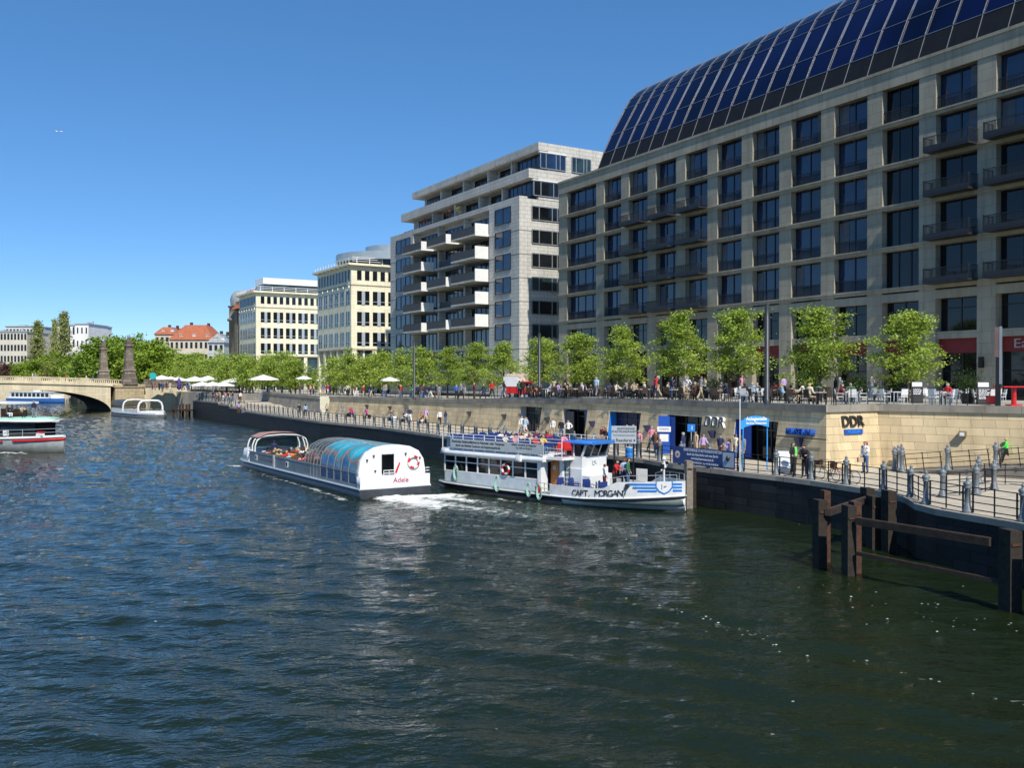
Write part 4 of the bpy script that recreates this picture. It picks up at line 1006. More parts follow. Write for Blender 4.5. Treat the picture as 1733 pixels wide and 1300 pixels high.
# second row close to the hotel and beer garden trees
row2 = [(632, 152, .95), (596, 158, 1.0), (560, 165, .62), (530, 168, .66), (500, 166, 1.0), (478, 172, 1.2), (452, 176, 1.15), (428, 182, 1.1), (405, 190, 1.2), (385, 196, 1.15), (365, 205, 1.2), (344, 212, 1.15), (324, 224, 1.25), (306, 236, 1.2), (340, 250, 1.5), (375, 250, 1.5), (412, 235, 1.4), (455, 215, 1.25), (490, 200, 1.2)]
for i, (px, Y, s) in enumerate(row2):
    p = A(px, Y); m_ = LINF[i % 3]
    plant_tree(m_, 'garden_tree', 'leafy green tree of the beer garden, %s counted from the yellow offices towards the bridge' % ORD[i], 'tree', p.x, p.y, TZ(p.x, p.y) - .2, s, i * .9, 'trees of the beer garden', s * 1.02)
PK = [tree_meshes(60 + i, 13, 2.6, 6.2, 'round', 120, 46, .62, LEAF2, trunk_r=.35, gap=.95, nb=26) for i in range(3)]
PKB = tree_meshes(70, 12, 2.4, 5.4, 'round', 70, 22, .5, LEAF3, trunk_r=.3, gap=1.0, nb=24)
PKR = tree_meshes(72, 9, 1.2, 4.6, 'round', 70, 26, .5, LEAF4, trunk_r=.25, gap=1.0, nb=20)
PKW = tree_meshes(73, 13, 3, 5.4, 'round', 90, 30, .5, BLOS, trunk_r=.3, gap=1.0, nb=22)
POP = tree_meshes(74, 22, 2.0, 2.0, 'column', 200, 30, .5, leafmat('pale_poplar_leaves', (.34, .38, .13), (.52, .55, .22), .4), trunk_r=.3, gap=1.6, nb=50)
POPL = leafmat('pale_poplar_leaves', (.34, .38, .13), (.52, .55, .22), .4)
BARE = tree_meshes(75, 15, 4, 5, 'round', 60, 3, .3, LEAF3, trunk_r=.3, nb=34)
park = [('green', PK[0], 172, 262, 1.18), ('green', PK[1], 196, 276, 1.25), ('green', PK[2], 226, 268, 1.2), ('green', PK[0], 256, 262, 1.15), ('green', PK[1], 276, 286, 1.05), ('brown', PKB, 238, 300, 1.35), ('blossoming', PKW, 158, 300, 1.25), ('blossoming', PKW, 186, 312, 1.4),
        ('green', PK[2], 146, 284, .95), ('green', PK[0], 118, 298, .85), ('brown', PKB, 96, 300, .9), ('green', PK[1], 66, 305, .8), ('brown', PKB, 128, 310, 1.0), ('green', PK[2], 40, 306, .72), ('copper red', PKR, 8, 305, 1.0), ('copper red', PKR, -12, 310, 1.1), ('green', PK[1], 92, 315, .95), ('brown', PKB, 300, 300, 1.0), ('bare', BARE, 206, 322, 1.25), ('green', PK[2], 24, 320, .7), ('brown', PKB, 52, 312, .8), ('green', PK[0], 318, 300, .9), ('brown', PKB, 336, 310, .9)]
cnt = {}
for kd, m_, px, Y, s in park:
    p = A(px, Y); cnt[kd] = cnt.get(kd, 0) + 1
    park_label = {'green': 'large dark green park tree behind the bridge', 'brown': 'brownish spring tree in the park behind the bridge', 'blossoming': 'pale blossoming tree above the bridge', 'copper red': 'copper red leaved tree at the far bank', 'bare': 'bare twigged tree top rising above the green park trees'}[kd]
    if kd != 'bare': park_label += ', %s of its colour' % ORD[cnt[kd] - 1]
    plant_tree(m_, 'park_tree', park_label, 'tree', p.x, p.y, 3.4, s, px * .7, 'park trees behind the bridge', s)
for px, Y, s, lb in ((63, 318, .97, 'broad pale poplar standing alone between the cream and white houses'), (93, 322, 1.0, 'slimmest poplar of the three, in the gap of the white house'), (108, 318, 1.18, 'tallest poplar in front of the white house')):
    p = A(px, Y); t = plant_tree(POP, 'poplar_tree', lb, 'tree', p.x, p.y, 3.4, s, px, 'poplars at the far bank', s); t.scale = {63: (1.15, 1.1, 1.16), 93: (.75, .75, 1.2), 108: (1.15, 1.0, 1.32)}[px]
# ------------------------------------------------------------------ boats
def boatframe(S, B):
    S = Vector((S[0], S[1], 0)); B = Vector((B[0], B[1], 0)); d = (B - S); L_ = d.length
    return Matrix.Translation(S) @ Matrix.Rotation(math.atan2(d.y, d.x), 4, 'Z'), L_
def hull(b, st, z0f, z1f, flare0=1., flare1=1., mi=0):
    """st: [(x, halfbeam)], surface between two heights; flare = beam factor at the lower and upper edge"""
    rings = []
    for x, w_ in st:
        a0 = flare0(x) if callable(flare0) else flare0; a1 = flare1(x) if callable(flare1) else flare1
        za, zb = z0f(x), z1f(x)
        rings.append([(x, w_ * a1, zb), (x, w_ * (a0 + a1) / 2, (za + zb) / 2), (x, w_ * a0, za), (x, -w_ * a0, za), (x, -w_ * (a0 + a1) / 2, (za + zb) / 2), (x, -w_ * a1, zb)])
    b.loft(rings, mi, True, True, True); return b
def buoy(M, c, ax, r=.36, label='', sub=None, name='lifebuoy'):
    t = thing(name, label, 'lifebuoy', group='lifebuoys on the boats'); t.matrix_world = M @ Matrix.Translation(c) @ Matrix.Rotation(ax, 4, 'Z')
    for k, m_ in enumerate((M_red, M_white)):
        b = MB(); n_ = 20
        rings = []
        for q in range(4):
            s0 = math.pi / 2 * q + (math.pi / 4 if k else 0) + (0 if k == 0 else .0); span = math.pi / 4 * 1.0 if k == 0 else math.pi / 4
            rr = []
            for i in range(6):
                a = s0 + span * i / 5; cc = Vector((0, math.cos(a) * r, math.sin(a) * r)); rd = Vector((0, math.cos(a), math.sin(a)))
                rr.append([cc + (rd * math.cos(t_) + Vector((1, 0, 0)) * math.sin(t_)) * .075 for t_ in [math.pi * 2 * j / 8 for j in range(8)]])
            b.loft(rr, 0)
        b.build('ring' if k == 0 else 'white_band', m_, t)
    return t
# ---- tour boat with printed glass roof
MAd, LA = boatframe((-7.25, 57.55), (-22.0, 80.2))
ad = thing('tour_boat', 'white and grey tour boat with printed turquoise glass roof and rounded white stern', 'tour boat'); ad.matrix_world = MAd
st = [(0, 2.42), (10, 2.45), (20, 2.45), (23.6, 2.42), (25.4, 2.15), (26.6, 1.6), (27.3, .7)]
b = MB(); hull(b, st, lambda x: -.35, lambda x: .5, .97, 1.0); b.build('hull', mat('dark_hull_paint', (.045, .05, .06), .35, var=.2), ad)
b = MB(); hull(b, [(x, w_ + .05) for x, w_ in st], lambda x: .5, lambda x: .60); b.build('fender_rail', M_lgrey, ad)
b = MB(); hull(b, [(.02, 2.40), (.55, 2.40)], lambda x: .602, lambda x: 1.32); b.box(-.06, .04, -2.42, 2.42, .56, .64); b.build('transom', M_white, ad)
b = MB()
M_side = mat('brushed_side_panel', (.20, .235, .26), .35, .35, var=.2, vs=1.3)
for s in (1, -1): b.box(7.0, 22.4, s * 2.2, s * 2.28, .602, 1.42); b.box(7.0, 22.6, s * 2.16, s * 2.31, 1.42, 1.48); b.box(.56, 7.0, s * 2.2, s * 2.3, .602, .80)
b.build('side_panel', M_side, ad)
b = MB(); b.box(.6, 23, -2.19, 2.19, .55, .61); b.build('deck', M_dgrey, ad)
b = MB(); hull(b, [(22.6, 2.3), (24.6, 2.22), (25.9, 1.75), (26.7, 1.1), (27.0, .5)], lambda x: .601, lambda x: 1.55 - .02 * (x - 22), 1, .93); b.build('bow_deck', M_white, ad)
arch = [(2.26, .62), (2.26, 1.5), (2.14, 2.2), (1.8, 2.72), (1.2, 3.02), (.5, 3.14), (0, 3.16)]
def archring(x, k=1.0, dz=0, lo=0):
    h = arch[lo:]; return [(x, y * k, z * (1 if i < 0 else 1) + dz) for i, (y, z) in enumerate(h)] + [(x, -y * k, z + dz) for y, z in reversed(h[:-1])]
b = MB(); r1 = archring(.50, 1.02, .05); r2 = archring(.72, 1.02, .05); b.loft([r1, r2], 0, False, False, False); b.add(r1, [tuple(range(len(r1)))]); b.add(r2, [tuple(reversed(range(len(r2))))]); b.build('stern_wall', M_white, ad)
# printed glazing
mm, n, bb, o = _nt('printed_roof_film'); L = n.links
tc = n.nodes.new('ShaderNodeTexCoord'); no = node(n, 'ShaderNodeTexNoise'); no.inputs['Scale'].default_value = .42; no.inputs['Detail'].default_value = 4; no.inputs['Distortion'].default_value = 1.2
L.new(tc.outputs['Object'], no.inputs['Vector']); sp = n.nodes.new('ShaderNodeSeparateXYZ'); L.new(tc.outputs['Object'], sp.inputs[0])
ma = node(n, 'ShaderNodeMath'); ma.operation = 'MULTIPLY_ADD'; L.new(sp.outputs[2], ma.inputs[0]); ma.inputs[1].default_value = .40; ma.inputs[2].default_value = -.95
m2_ = node(n, 'ShaderNodeMath'); m2_.operation = 'MULTIPLY_ADD'; L.new(no.outputs['Fac'], m2_.inputs[0]); m2_.inputs[1].default_value = .95; L.new(ma.outputs[0], m2_.inputs[2])
cr = n.nodes.new('ShaderNodeValToRGB'); L.new(m2_.outputs[0], cr.inputs[0]); e = cr.color_ramp.elements
e[0].position = .0; e[0].color = (.006, .035, .12, 1); e[1].position = 1.; e[1].color = (.25, .62, .70, 1)
for p_, c_ in ((.22, (.008, .07, .21, 1)), (.34, (.02, .16, .30, 1)), (.42, (.10, .13, .10, 1)), (.50, (.33, .16, .09, 1)), (.56, (.05, .22, .26, 1)), (.68, (.02, .42, .55, 1)), (.82, (.06, .55, .68, 1))):
    q = e.new(p_); q.color = c_
L.new(cr.outputs[0], bb.inputs['Base Color']); bb.inputs['Roughness'].default_value = .12
b = MB(); b.loft([archring(.73), archring(3.5), archring(6.9)], 0, True, False, False); b.build('printed_glazing', mm, ad)
b = MB(); b.loft([archring(6.92), archring(9.9, .985, -.04)], 0, True, False, False); b.build('clear_glazing', clearglass('cabin_glass', (.62, .66, .62), .55), ad)
b = MB()
for x in (.9, 2.1, 3.3, 4.5, 5.7, 6.9, 7.5, 8.1, 8.7, 9.3, 9.9):
    rr = archring(x, 1.012, .02) if x < 9 else archring(x, .995, -.02)
    for p, q in zip(rr, rr[1:]): b.bar(p, q, .05, .05)
for y_, z_ in ((2.27, 1.5), (2.27, .66)):
    for s in (1, -1): b.bar((.7, y_ * s, z_), (9.9, y_ * s, z_), .05, .05)
b.build('roof_frame', M_grey, ad)
b = MB()
hp = [(2.2, .65), (2.2, 1.9), (2.05, 2.35), (1.7, 2.62), (1.2, 2.72), (0, 2.78)]
for x in (21.2, 21.9, 23.1):
    rr = [(x, y, z) for y, z in hp] + [(x, -y, z) for y, z in reversed(hp[:-1])]
    for p, q in zip(rr, rr[1:]): b.cyl(p, q, .06, n=6)
b.build('hoop', M_white, ad)
b = MB(); rr = lambda x: [(x, 1.95, 2.56), (x, 1.2, 2.85), (x, 0, 2.92), (x, -1.2, 2.85), (x, -1.95, 2.56)]
b.loft([rr(21.1), rr(23.2)], 0, True, False, False); b.loft([[(x, y, z + .04) for x, y, z in rr(23.2)], [(x, y, z + .04) for x, y, z in rr(21.1)]], 0, True, False, False); b.build('canopy', mat('salmon_canopy', (.42, .24, .18), .6), ad)
b = MB(); b.box(23.1, 23.13, -2.0, 2.0, 1.5, 2.45); b.build('windscreen', clearglass('screen_glass', (.6, .7, .72), .7), ad)
b = MB(); b.box(22.0, 22.6, -.1, .8, .61, 1.7); b.build('helm_console', M_dgrey, ad)
b = MB(); b.box(.44, .498, -.02, .72, 1.42, 2.62); b.box(.40, .438, -.06, .0, 1.4, 2.64); b.box(.40, .438, .70, .76, 1.4, 2.64); b.build('stern_window', M_winD, ad)
b = MB(); b.box(.2, .23, -.05, .75, 1.62, 1.66); b.box(.2, .23, -.05, .75, 1.46, 1.5); 
for y_ in (-.05, .35, .72): b.box(.2, .23, y_, y_ + .03, 1.33, 1.65)
for s in (1, -1):
    y_ = 2.25 * s
    for z_ in (1.5, 1.68): b.bar((.1, y_ - .35 * s, z_), (.1, y_ + .15 * s, z_), .03); b.bar((.1, y_ + .15 * s, z_), (.5, y_ + .15 * s, z_), .03)
    b.box(.08, .12, y_ - .37 * s, y_ - .33 * s, 1.32, 1.7)
b.build('stern_rail', M_white, ad)
text('Adele', .46, (-.002, -.35, 1.0), (0, -1, 0), (0, 0, 1), mat('crimson_lettering', (.45, .02, .12), .5, var=0), 'name_lettering', ad, .006)
b = MB(); b.add([(.43, -.12, 1.42), (.43, -.28, 1.42), (.43, -.52, 2.05), (.43, -.44, 2.1)], [(0, 1, 2, 3)]); b.add([(.428, .1, 1.42), (.428, -.25, 1.42), (.428, -.25, 1.5), (.428, .1, 1.46)], [(0, 1, 2, 3)]); b.build('red_emblem', M_red, ad)
b = MB()
for (y_, z_) in ((1.75, 2.3), (1.3, 2.55), (1.2, 1.6), (-.9, 2.6), (-1.9, 2.3)): b.box(.40, .49, y_ - .05, y_ + .05, z_ - .06, z_ + .06)
b.build('deck_lamp', M_dgrey, ad)
for x in (13.2, 20.4):
    b = MB(); b.box(x, x + .5, 2.285, 2.31, .85, 1.28); o1 = b.build('port_window', M_white, ad); b = MB(); b.box(x + .1, x + .4, 2.311, 2.318, .93, 1.2); b.build('pane', M_winD, o1)
b = MB()
for x in (16.1, 16.35): b.box(x, x + .07, 2.29, 2.36, .62, 1.55)
b.build('gangway_post', M_lgrey, ad)
text('STADTRUNDFAHRT', .34, (18.0, 2.29, 1.05), (-1, 0, 0), (0, 0, 1), mat('faint_lettering', (.12, .16, .2), .5, var=0), 'side_lettering', ad, .004)
for i in range(9):
    for s in (1, -1):
        b = MB(); x = 10.6 + i * 1.2; b.box(x, x + .42, s * .35, s * 2.1, .9, 1.02); b.box(x, x + .06, s * .35, s * 2.1, 1.02, 1.5); b.build('bench', mat('brown_bench', (.12, .06, .03), .6, var=.2), ad)
buoy(MAd, (.42, -1.45, 2.05), 0, .36, 'red and white lifebuoy on the white stern wall of the tour boat')

# ---- white excursion boat at the jetty
MCm, LC = boatframe((-3.8, 64.0), (9.6, 50.9))
cm = thing('excursion_boat', 'white excursion boat with blue wheelhouse roof and open upper deck moored at the quay', 'excursion boat'); cm.matrix_world = MCm
st = [(0, 1.5), (.5, 2.1), (1.6, 2.55), (4, 2.72), (8, 2.75), (12, 2.72), (13.6, 2.58), (15.2, 2.2), (16.6, 1.6), (17.7, .92), (18.4, .38), (18.72, .06)]
bf = lambda x: .34 + .42 * max(0, (x - 12.4) / 6.3) ** 1.5
fl0 = lambda x: 1 - .42 * max(0, (x - 12.5) / 6.2)
M_hb = mat('black_hull_paint', (.018, .019, .022), .35, var=.2); M_hs = mat('plain_white_hull', (.80, .81, .80), .3)  # the second hull paint is a plain white
b = MB(); hull(b, [s for s in st if s[0] <= 12], lambda x: -.4, bf, .96, 1.0); b.build('lower_hull', M_hb, cm)
b = MB(); hull(b, [s for s in st if s[0] >= 12], lambda x: .06, bf, lambda x: fl0(x) * .96, lambda x: 1 - .08 * max(0, (x - 12.5) / 6.2)); b.build('bow_hull', M_hullw, cm)
b = MB(); hull(b, [s for s in st if s[0] >= 12], lambda x: -.4, lambda x: .058, lambda x: fl0(x) * .9, lambda x: fl0(x) * .96); b.build('keel', M_hb, cm)
b = MB(); hull(b, [(x, w_ + .05) for x, w_ in st], lambda x: bf(x) + .001, lambda x: bf(x) + .10); b.build('rubbing_strake', M_black, cm)
b = MB(); hull(b, [(x, w_ + .06) for x, w_ in st], lambda x: bf(x) + .102, lambda x: bf(x) + .17); b.build('belt', M_white, cm)
up = lambda x: 1.13 if x < 14.7 else (1.13 + .42 * min(1, (x - 14.7) / .8) + .05 * max(0, x - 15.5))
b = MB()
for s in (1, -1):
    pts = [(x, w_) for x, w_ in st if x >= 10.6] ; pts = [(11.1, 2.73), (11.5, 2.73)] + [p for p in pts if p[0] >= 12] ; extra = []
    P2 = []
    for (x0, w0), (x1, w1) in zip(pts, pts[1:]):
        for i in range(4): P2.append((lerp(x0, x1, i / 4), lerp(w0, w1, i / 4)))
    P2.append(pts[-1])
    outer = [(x, s * w_, bf(x) + .17) for x, w_ in P2]; outt = [(x, s * w_ * 1.01, up(x)) for x, w_ in P2]
    inn = [(x, s * max(0, w_ - .07), bf(x) + .17) for x, w_ in P2]; intt = [(x, s * max(0, w_ - .07), up(x)) for x, w_ in P2]
    b.loft([outer, outt, intt, inn], 0, False, False, False)
b.build('bulwark', M_hullw, cm)
b = MB(); hull(b, [(x, w_ - .03) for x, w_ in st], lambda x: .30, lambda x: .56 if x < 13 else .56 + .4 * min(1, (x - 13) / 1.5)); b.build('deck', mat('deck_green_grey', (.24, .28, .26), .6), cm)
# main cabin
b = MB(); wl = [(.75, 1.5), (1.2, 2.2), (9.7, 2.22)]
b.box(1.2, 9.7, -2.22, 2.22, .50, 1.22)
b.add([(.7, -1.35, .5), (1.2, -2.22, .5), (1.2, 2.22, .5), (.7, 1.35, .5), (.7, -1.35, 1.22), (1.2, -2.22, 1.22), (1.2, 2.22, 1.22), (.7, 1.35, 1.22)], [(0, 3, 2, 1), (4, 5, 6, 7), (0, 1, 5, 4), (2, 3, 7, 6), (3, 0, 4, 7)])
b.build('cabin_side', mat('pale_blue_grey_paint', (.56, .62, .66), .35), cm)
b = MB(); xs_ = [1.2 + i * 1.06 for i in range(9)]
for x in xs_:
    for s in (1, -1): b.box(x - .05, x + .05, s * 2.14, s * 2.235, 1.22, 2.36)
for s in (1, -1): b.box(1.2, 9.7, s * 2.15, s * 2.23, 1.222, 1.30); b.box(1.2, 9.7, s * 2.15, s * 2.23, 2.26, 2.37); b.box(1.25, 9.65, s * 2.16, s * 2.225, 1.86, 1.91); b.bar((1.18, s * 2.2, 1.2), (.7, s * 1.35, 1.2), .08, .1); b.bar((1.18, s * 2.2, 2.3), (.7, s * 1.35, 2.3), .08, .12); b.bar((.72, s * 1.35, 1.2), (.72, s * 1.35, 2.3), .08)
b.box(9.72, 10.0, -2.3, -1.7, .5, 2.4); b.box(9.72, 10.0, 1.7, 2.3, .5, 2.4)
b.build('window_frame', M_white, cm)
for s in (1, -1):
    for x0, x1 in zip(xs_, xs_[1:]):
        b = MB(); b.box(x0 + .05, x1 - .05, s * 2.17, s * 2.19, 1.30, 2.26); b.build('window', clearglass('cabin_window', (.22, .25, .27), .55) if x0 > 5.5 else M_winD, cm)
    b = MB(); b.add([(.74, s * 1.4, 1.25), (1.17, s * 2.18, 1.25), (1.17, s * 2.18, 2.25), (.74, s * 1.4, 2.25)], [(0, 1, 2, 3)]); b.build('window', M_winB, cm)
b = MB(); b.box(.72, .76, -1.33, 1.33, 1.22, 2.3); b.build('window', M_winB, cm)
b = MB()
for i in range(5): b.box(2 + i * 1.6, 2.5 + i * 1.6, -1.7, 1.7, .56, 1.15)
b.build('cabin_furniture', mat('dark_upholstery', (.06, .03, .025), .8), cm)
rf = [(.45, 1.7), (.8, 2.3), (1.5, 2.5), (10.3, 2.52), (12.0, 2.52)]
b = MB(); hull(b, rf[:4], lambda x: 2.37, lambda x: 2.72, 1.0, .93); b.build('cabin_roof', M_white, cm)
b = MB(); b.box(10.31, 11.6, -2.2, 2.2, 2.52, 2.66); b.build('upper_deck_extension', M_white, cm)
# banner boards on the upper deck rail
M_board = mat('pale_banner_board', (.42, .46, .47), .6, var=.08)
b = MB(); b.box(2.0, 10.3, -2.44, -2.38, 2.80, 3.42); b.box(2.0, 10.3, 2.38, 2.44, 2.80, 3.42); o1 = b.build('banner_board', M_board, cm)
b = MB(); b.add([(2.0, -2.42, 2.8), (.7, -1.6, 2.8), (.7, -1.6, 3.5), (2.0, -2.42, 3.5)], [(0, 1, 2, 3)]); b.add([(.7, -1.6, 2.8), (.7, 1.6, 2.8), (.7, 1.6, 3.5), (.7, -1.6, 3.5)], [(0, 1, 2, 3)]); b.build('stern_board', mat('blue_grey_board', (.22, .30, .36), .5), cm)
text('Einstündige Stadtrundfahrten ab Palastufer oder Tiergarten', .205, (4.6, -2.446, 3.25), (1, 0, 0), (0, 0, 1), M_lb, 'banner_lettering', cm, .003, bold=.004)
text('durch das Berliner Zentrum mit Regierungsviertel', .205, (4.6, -2.446, 3.0), (1, 0, 0), (0, 0, 1), M_lb, 'banner_lettering', cm, .003, bold=.004)
text('Abfahrt stündlich ab Palastufer', .17, (8.7, -2.446, 3.3), (1, 0, 0), (0, 0, 1), M_lb, 'banner_lettering', cm, .003)
text('☎ 030 64 90 65 0'.replace('☎', 'Tel.'), .17, (8.7, -2.446, 3.1), (1, 0, 0), (0, 0, 1), M_lb, 'banner_lettering', cm, .003)
b = MB()
for y_ in (-2.40, 2.40):
    for z_ in (3.55, 3.75): b.bar((.9, y_, z_), (10.3, y_, z_), .035)
    for i in range(10): xx = 1.2 + i; b.box(xx - .02, xx + .02, y_ - .02, y_ + .02, 2.7, 3.77)
    for z_ in (2.95, 3.2, 3.55, 3.75): b.bar((10.31, y_ * .9, z_), (11.55, y_ * .9, z_), .03)
for y_ in (-2.16, 2.16): b.box(11.52, 11.56, y_ - .02, y_ + .02, 2.6, 3.77)
b.build('upper_railing', M_white, cm)
M_seat = mat('navy_seat_plastic', (.018, .045, .20), .5, var=.15)
sb_ = MB(); sb_.box(-.22, .22, -.24, .24, .40, .46); sb_.box(-.24, -.19, -.24, .24, .46, .92); sb_.box(-.03, .03, -.03, .03, 0, .4); sb_.box(-.22, .2, -.26, -.23, .6, .64); sb_.box(-.22, .2, .23, .26, .6, .64)
seatm = sb_.mesh('seat', [M_seat])
SEATS = []
for i in range(10):
    for y_ in (-2.0, -1.35, -.7, .6, 1.25, 1.9):
        x = 1.4 + i * .86
        if x < 1.6 and abs(y_) > 1.6: continue
        link('seat', seatm, cm, (x, y_, 2.72)); SEATS.append((x, y_))
# deckhouse, door, wheelhouse
M_pw = mat('wheelhouse_white', (.78, .79, .78), .35, var=.05)
b = MB(); b.box(9.9, 11.0, -1.5, 1.5, .55, 2.515); b.box(10.95, 12.25, -1.15, 1.15, 2.0, 2.72); b.box(11.0, 12.3, -1.25, 1.25, .55, 2.0); b.box(12.3, 12.9, -1.22, 1.22, .55, 1.62); b.build('deckhouse', M_pw, cm)
b = MB(); b.box(9.92, 10.1, -1.525, -1.502, .62, 2.45); b.build('doorway', M_black, cm)
b = MB(); b.box(10.12, 10.75, -1.55, -1.503, .6, 2.45); o1 = b.build('door', M_wood, cm)
b = MB(); b.cyl((10.43, -1.57, 2.0), (10.43, -1.551, 2.0), .14, n=16); b.build('porthole', M_lgrey, o1)
b = MB()
for (x0, x1) in ((11.0, 11.55), (11.65, 12.15)): b.box(x0, x1, -1.12, -1.08, 2.75, 3.42); b.box(x0, x1, 1.08, 1.12, 2.75, 3.42)
b.add([(12.2, -1.05, 2.73), (12.2, 1.05, 2.73), (12.52, 1.05, 3.44), (12.52, -1.05, 3.44)], [(0, 1, 2, 3)]); b.box(10.97, 11.0, -1.0, 1.0, 2.75, 3.4); b.build('wheelhouse_window', M_winD, cm)
b = MB()
for x in (10.97, 11.6, 12.2):
    for y_ in (-1.12, 1.12): b.bar((x, y_, 2.72), (x + (.33 if x > 12 else 0), y_, 3.46), .10)
for y_ in (-.35, .35): b.bar((12.21, y_, 2.72), (12.53, y_, 3.46), .07)
b.build('wheelhouse_post', M_pw, cm)
b = MB(); hull(b, [(10.85, 1.3), (11.5, 1.4), (12.7, 1.35), (12.95, 1.1)], lambda x: 3.46, lambda x: 3.62); b.build('wheelhouse_roof', mat('bright_blue_roof', (.04, .20, .62), .35, var=.08), cm)
b = MB(); b.cyl((12.6, -.9, 3.50), (12.8, -1.0, 3.44), .08); b.cyl((11.4, .3, 3.62), (11.4, .3, 4.2), .03); b.build('searchlight', M_black, cm)
b = MB()
for i in range(6): b.box(11.05, 11.4, -1.31, -1.27, .8 + i * .28, .83 + i * .28)
b.box(11.02, 11.05, -1.31, -1.27, .6, 2.6); b.box(11.4, 11.43, -1.31, -1.27, .6, 2.6); b.build('ladder', M_dgrey, cm)
b = MB()
for (y0, z0, y1, z1) in ((-.22, 2.45, -.18, 2.2), (-.18, 2.2, -.02, 2.18), (-.1, 2.36, .12, 2.4), (.0, 2.3, .2, 2.24)): b.bar((12.262, y0, z0), (12.262, y1, z1), .035, .02, up=(1, 0, 0))
b.build('wheelhouse_emblem', M_grey, cm)
# side rails of main deck and bow rail
b = MB()
for z_ in (.85, 1.15): b.bar((9.9, -2.68, z_), (11.2, -2.67, z_), .035)
for x in (9.95, 10.6, 11.15): b.box(x - .02, x + .02, -2.68, -2.64, .5, 1.17)
bwp = [(15.2, 2.15), (15.9, 1.9), (16.6, 1.57), (17.7, .9), (18.4, .36)]
for s in (-1, 1):
    pp = [(x, s * w_, up(x) + .35) for x, w_ in bwp]
    for p, q in zip(pp, pp[1:]): b.bar(p, q, .03)
    for x, y_, z_ in pp: b.box(x - .015, x + .015, y_ - .015, y_ + .015, z_ - .36, z_)
b.build('deck_railing', M_lgrey, cm)
# bow markings: follow the hull side
def hullside(x):
    for (a, wa_), (c, wc) in zip(st, st[1:]):
        if a <= x <= c: return lerp(wa_, wc, (x - a) / (c - a)) * 1.012 + .016
    return .05
def strip_on_hull(name, m, polys, off=0.):
    b = MB()
    for poly in polys:  # poly: list of (x, zl, zh)
        vs = []
        for x, zl, zh in poly: vs += [(x, -hullside(x) - off, zl), (x, -hullside(x) - off, zh)]
        b.add(vs, [(2 * i, 2 * i + 2, 2 * i + 3, 2 * i + 1) for i in range(len(poly) - 1)])
    return b.build(name, m, cm)
pl = []
for k, (xa, zh) in enumerate(((16.15, 1.52), (16.4, 1.34), (16.65, 1.16))):
    pl.append([(lerp(xa, 17.55, i / 6), zh + .02 * i / 6 - (.10), zh + .03 * i / 6) for i in range(7)])
    pl.append([(lerp(18.25, 18.62, i / 3), zh + .05 - .09, zh + .07) for i in range(4)])
strip_on_hull('bow_stripe', M_blue2, pl, .004)
sh = [(17.5, 1.3, 1.66), (17.66, 1.08, 1.67), (17.88, .95, 1.68), (18.1, 1.10, 1.69), (18.25, 1.34, 1.70)]
strip_on_hull('bow_shield', M_blue2, [sh], .010)
strip_on_hull('shield_field', M_white, [[(17.55, 1.36, 1.66), (17.68, 1.16, 1.67), (17.88, 1.03, 1.675), (18.07, 1.16, 1.68), (18.2, 1.38, 1.69)]], .018)
strip_on_hull('shield_emblem', M_grey, [[(17.76, 1.25, 1.52), (17.8, 1.2, 1.54)], [(17.86, 1.32, 1.42), (17.98, 1.36, 1.44)]], .024)
for i, ch in enumerate('CAPT.MORGAN'):
    x = 12.95 + i * .262 + (.18 if i > 4 else 0) - (.05 if ch == '.' else 0); y_ = -hullside(x) - .004
    dx = .1; tdir = Vector((2 * dx, -(hullside(x + dx) - hullside(x - dx)), 0)).normalized()
    text(ch, .50, (x, y_, bf(x) + .43), tdir, (0, 0, 1), M_lb, 'name_letter', cm, .004)
b = MB(); b.cyl((16.15, -1.96, 1.38), (16.12, -1.76, 1.38), .12, n=14); b.bar((15.98, -2.02, 1.1), (16.12, -1.94, 1.36), .05); b.bar((16.06, -2.0, .85), (16.14, -1.92, 1.36), .04); b.build('anchor', M_dgrey, cm)
b = MB(); b.cyl((17.3, 0, .9), (17.3, 0, 3.0), .06, .045); b.cyl((17.3, 0, 2.35), (17.3, 0, 2.6), .14); b.sphere((17.3, 0, 2.85), .12); b.bar((17.3, -.3, 2.2), (17.3, .3, 2.5), .05); b.build('bow_mast', M_white, cm)
b = MB(); b.cyl((17.42, .05, 2.62), (17.5, .05, 2.62), .1); b.box(17.2, 17.4, -.22, -.12, 2.3, 2.55); b.build('mast_fitting', M_black, cm)
b = MB(); b.box(15.7, 16.6, -.9, .9, .9, 1.28); b.build('deck_locker', mat('navy_tarpaulin', (.02, .04, .14), .7), cm)
b = MB(); b.box(8.2, 8.6, -2.66, -2.50, 2.3, 2.7); b.box(8.28, 8.52, -2.70, -2.66, 2.4, 2.6); b.build('side_lamp', M_white, cm)
buoy(MCm, (7.0, -2.30, 1.72), math.pi / 2, .3, 'red and white lifebuoy at a cabin window of the excursion boat')
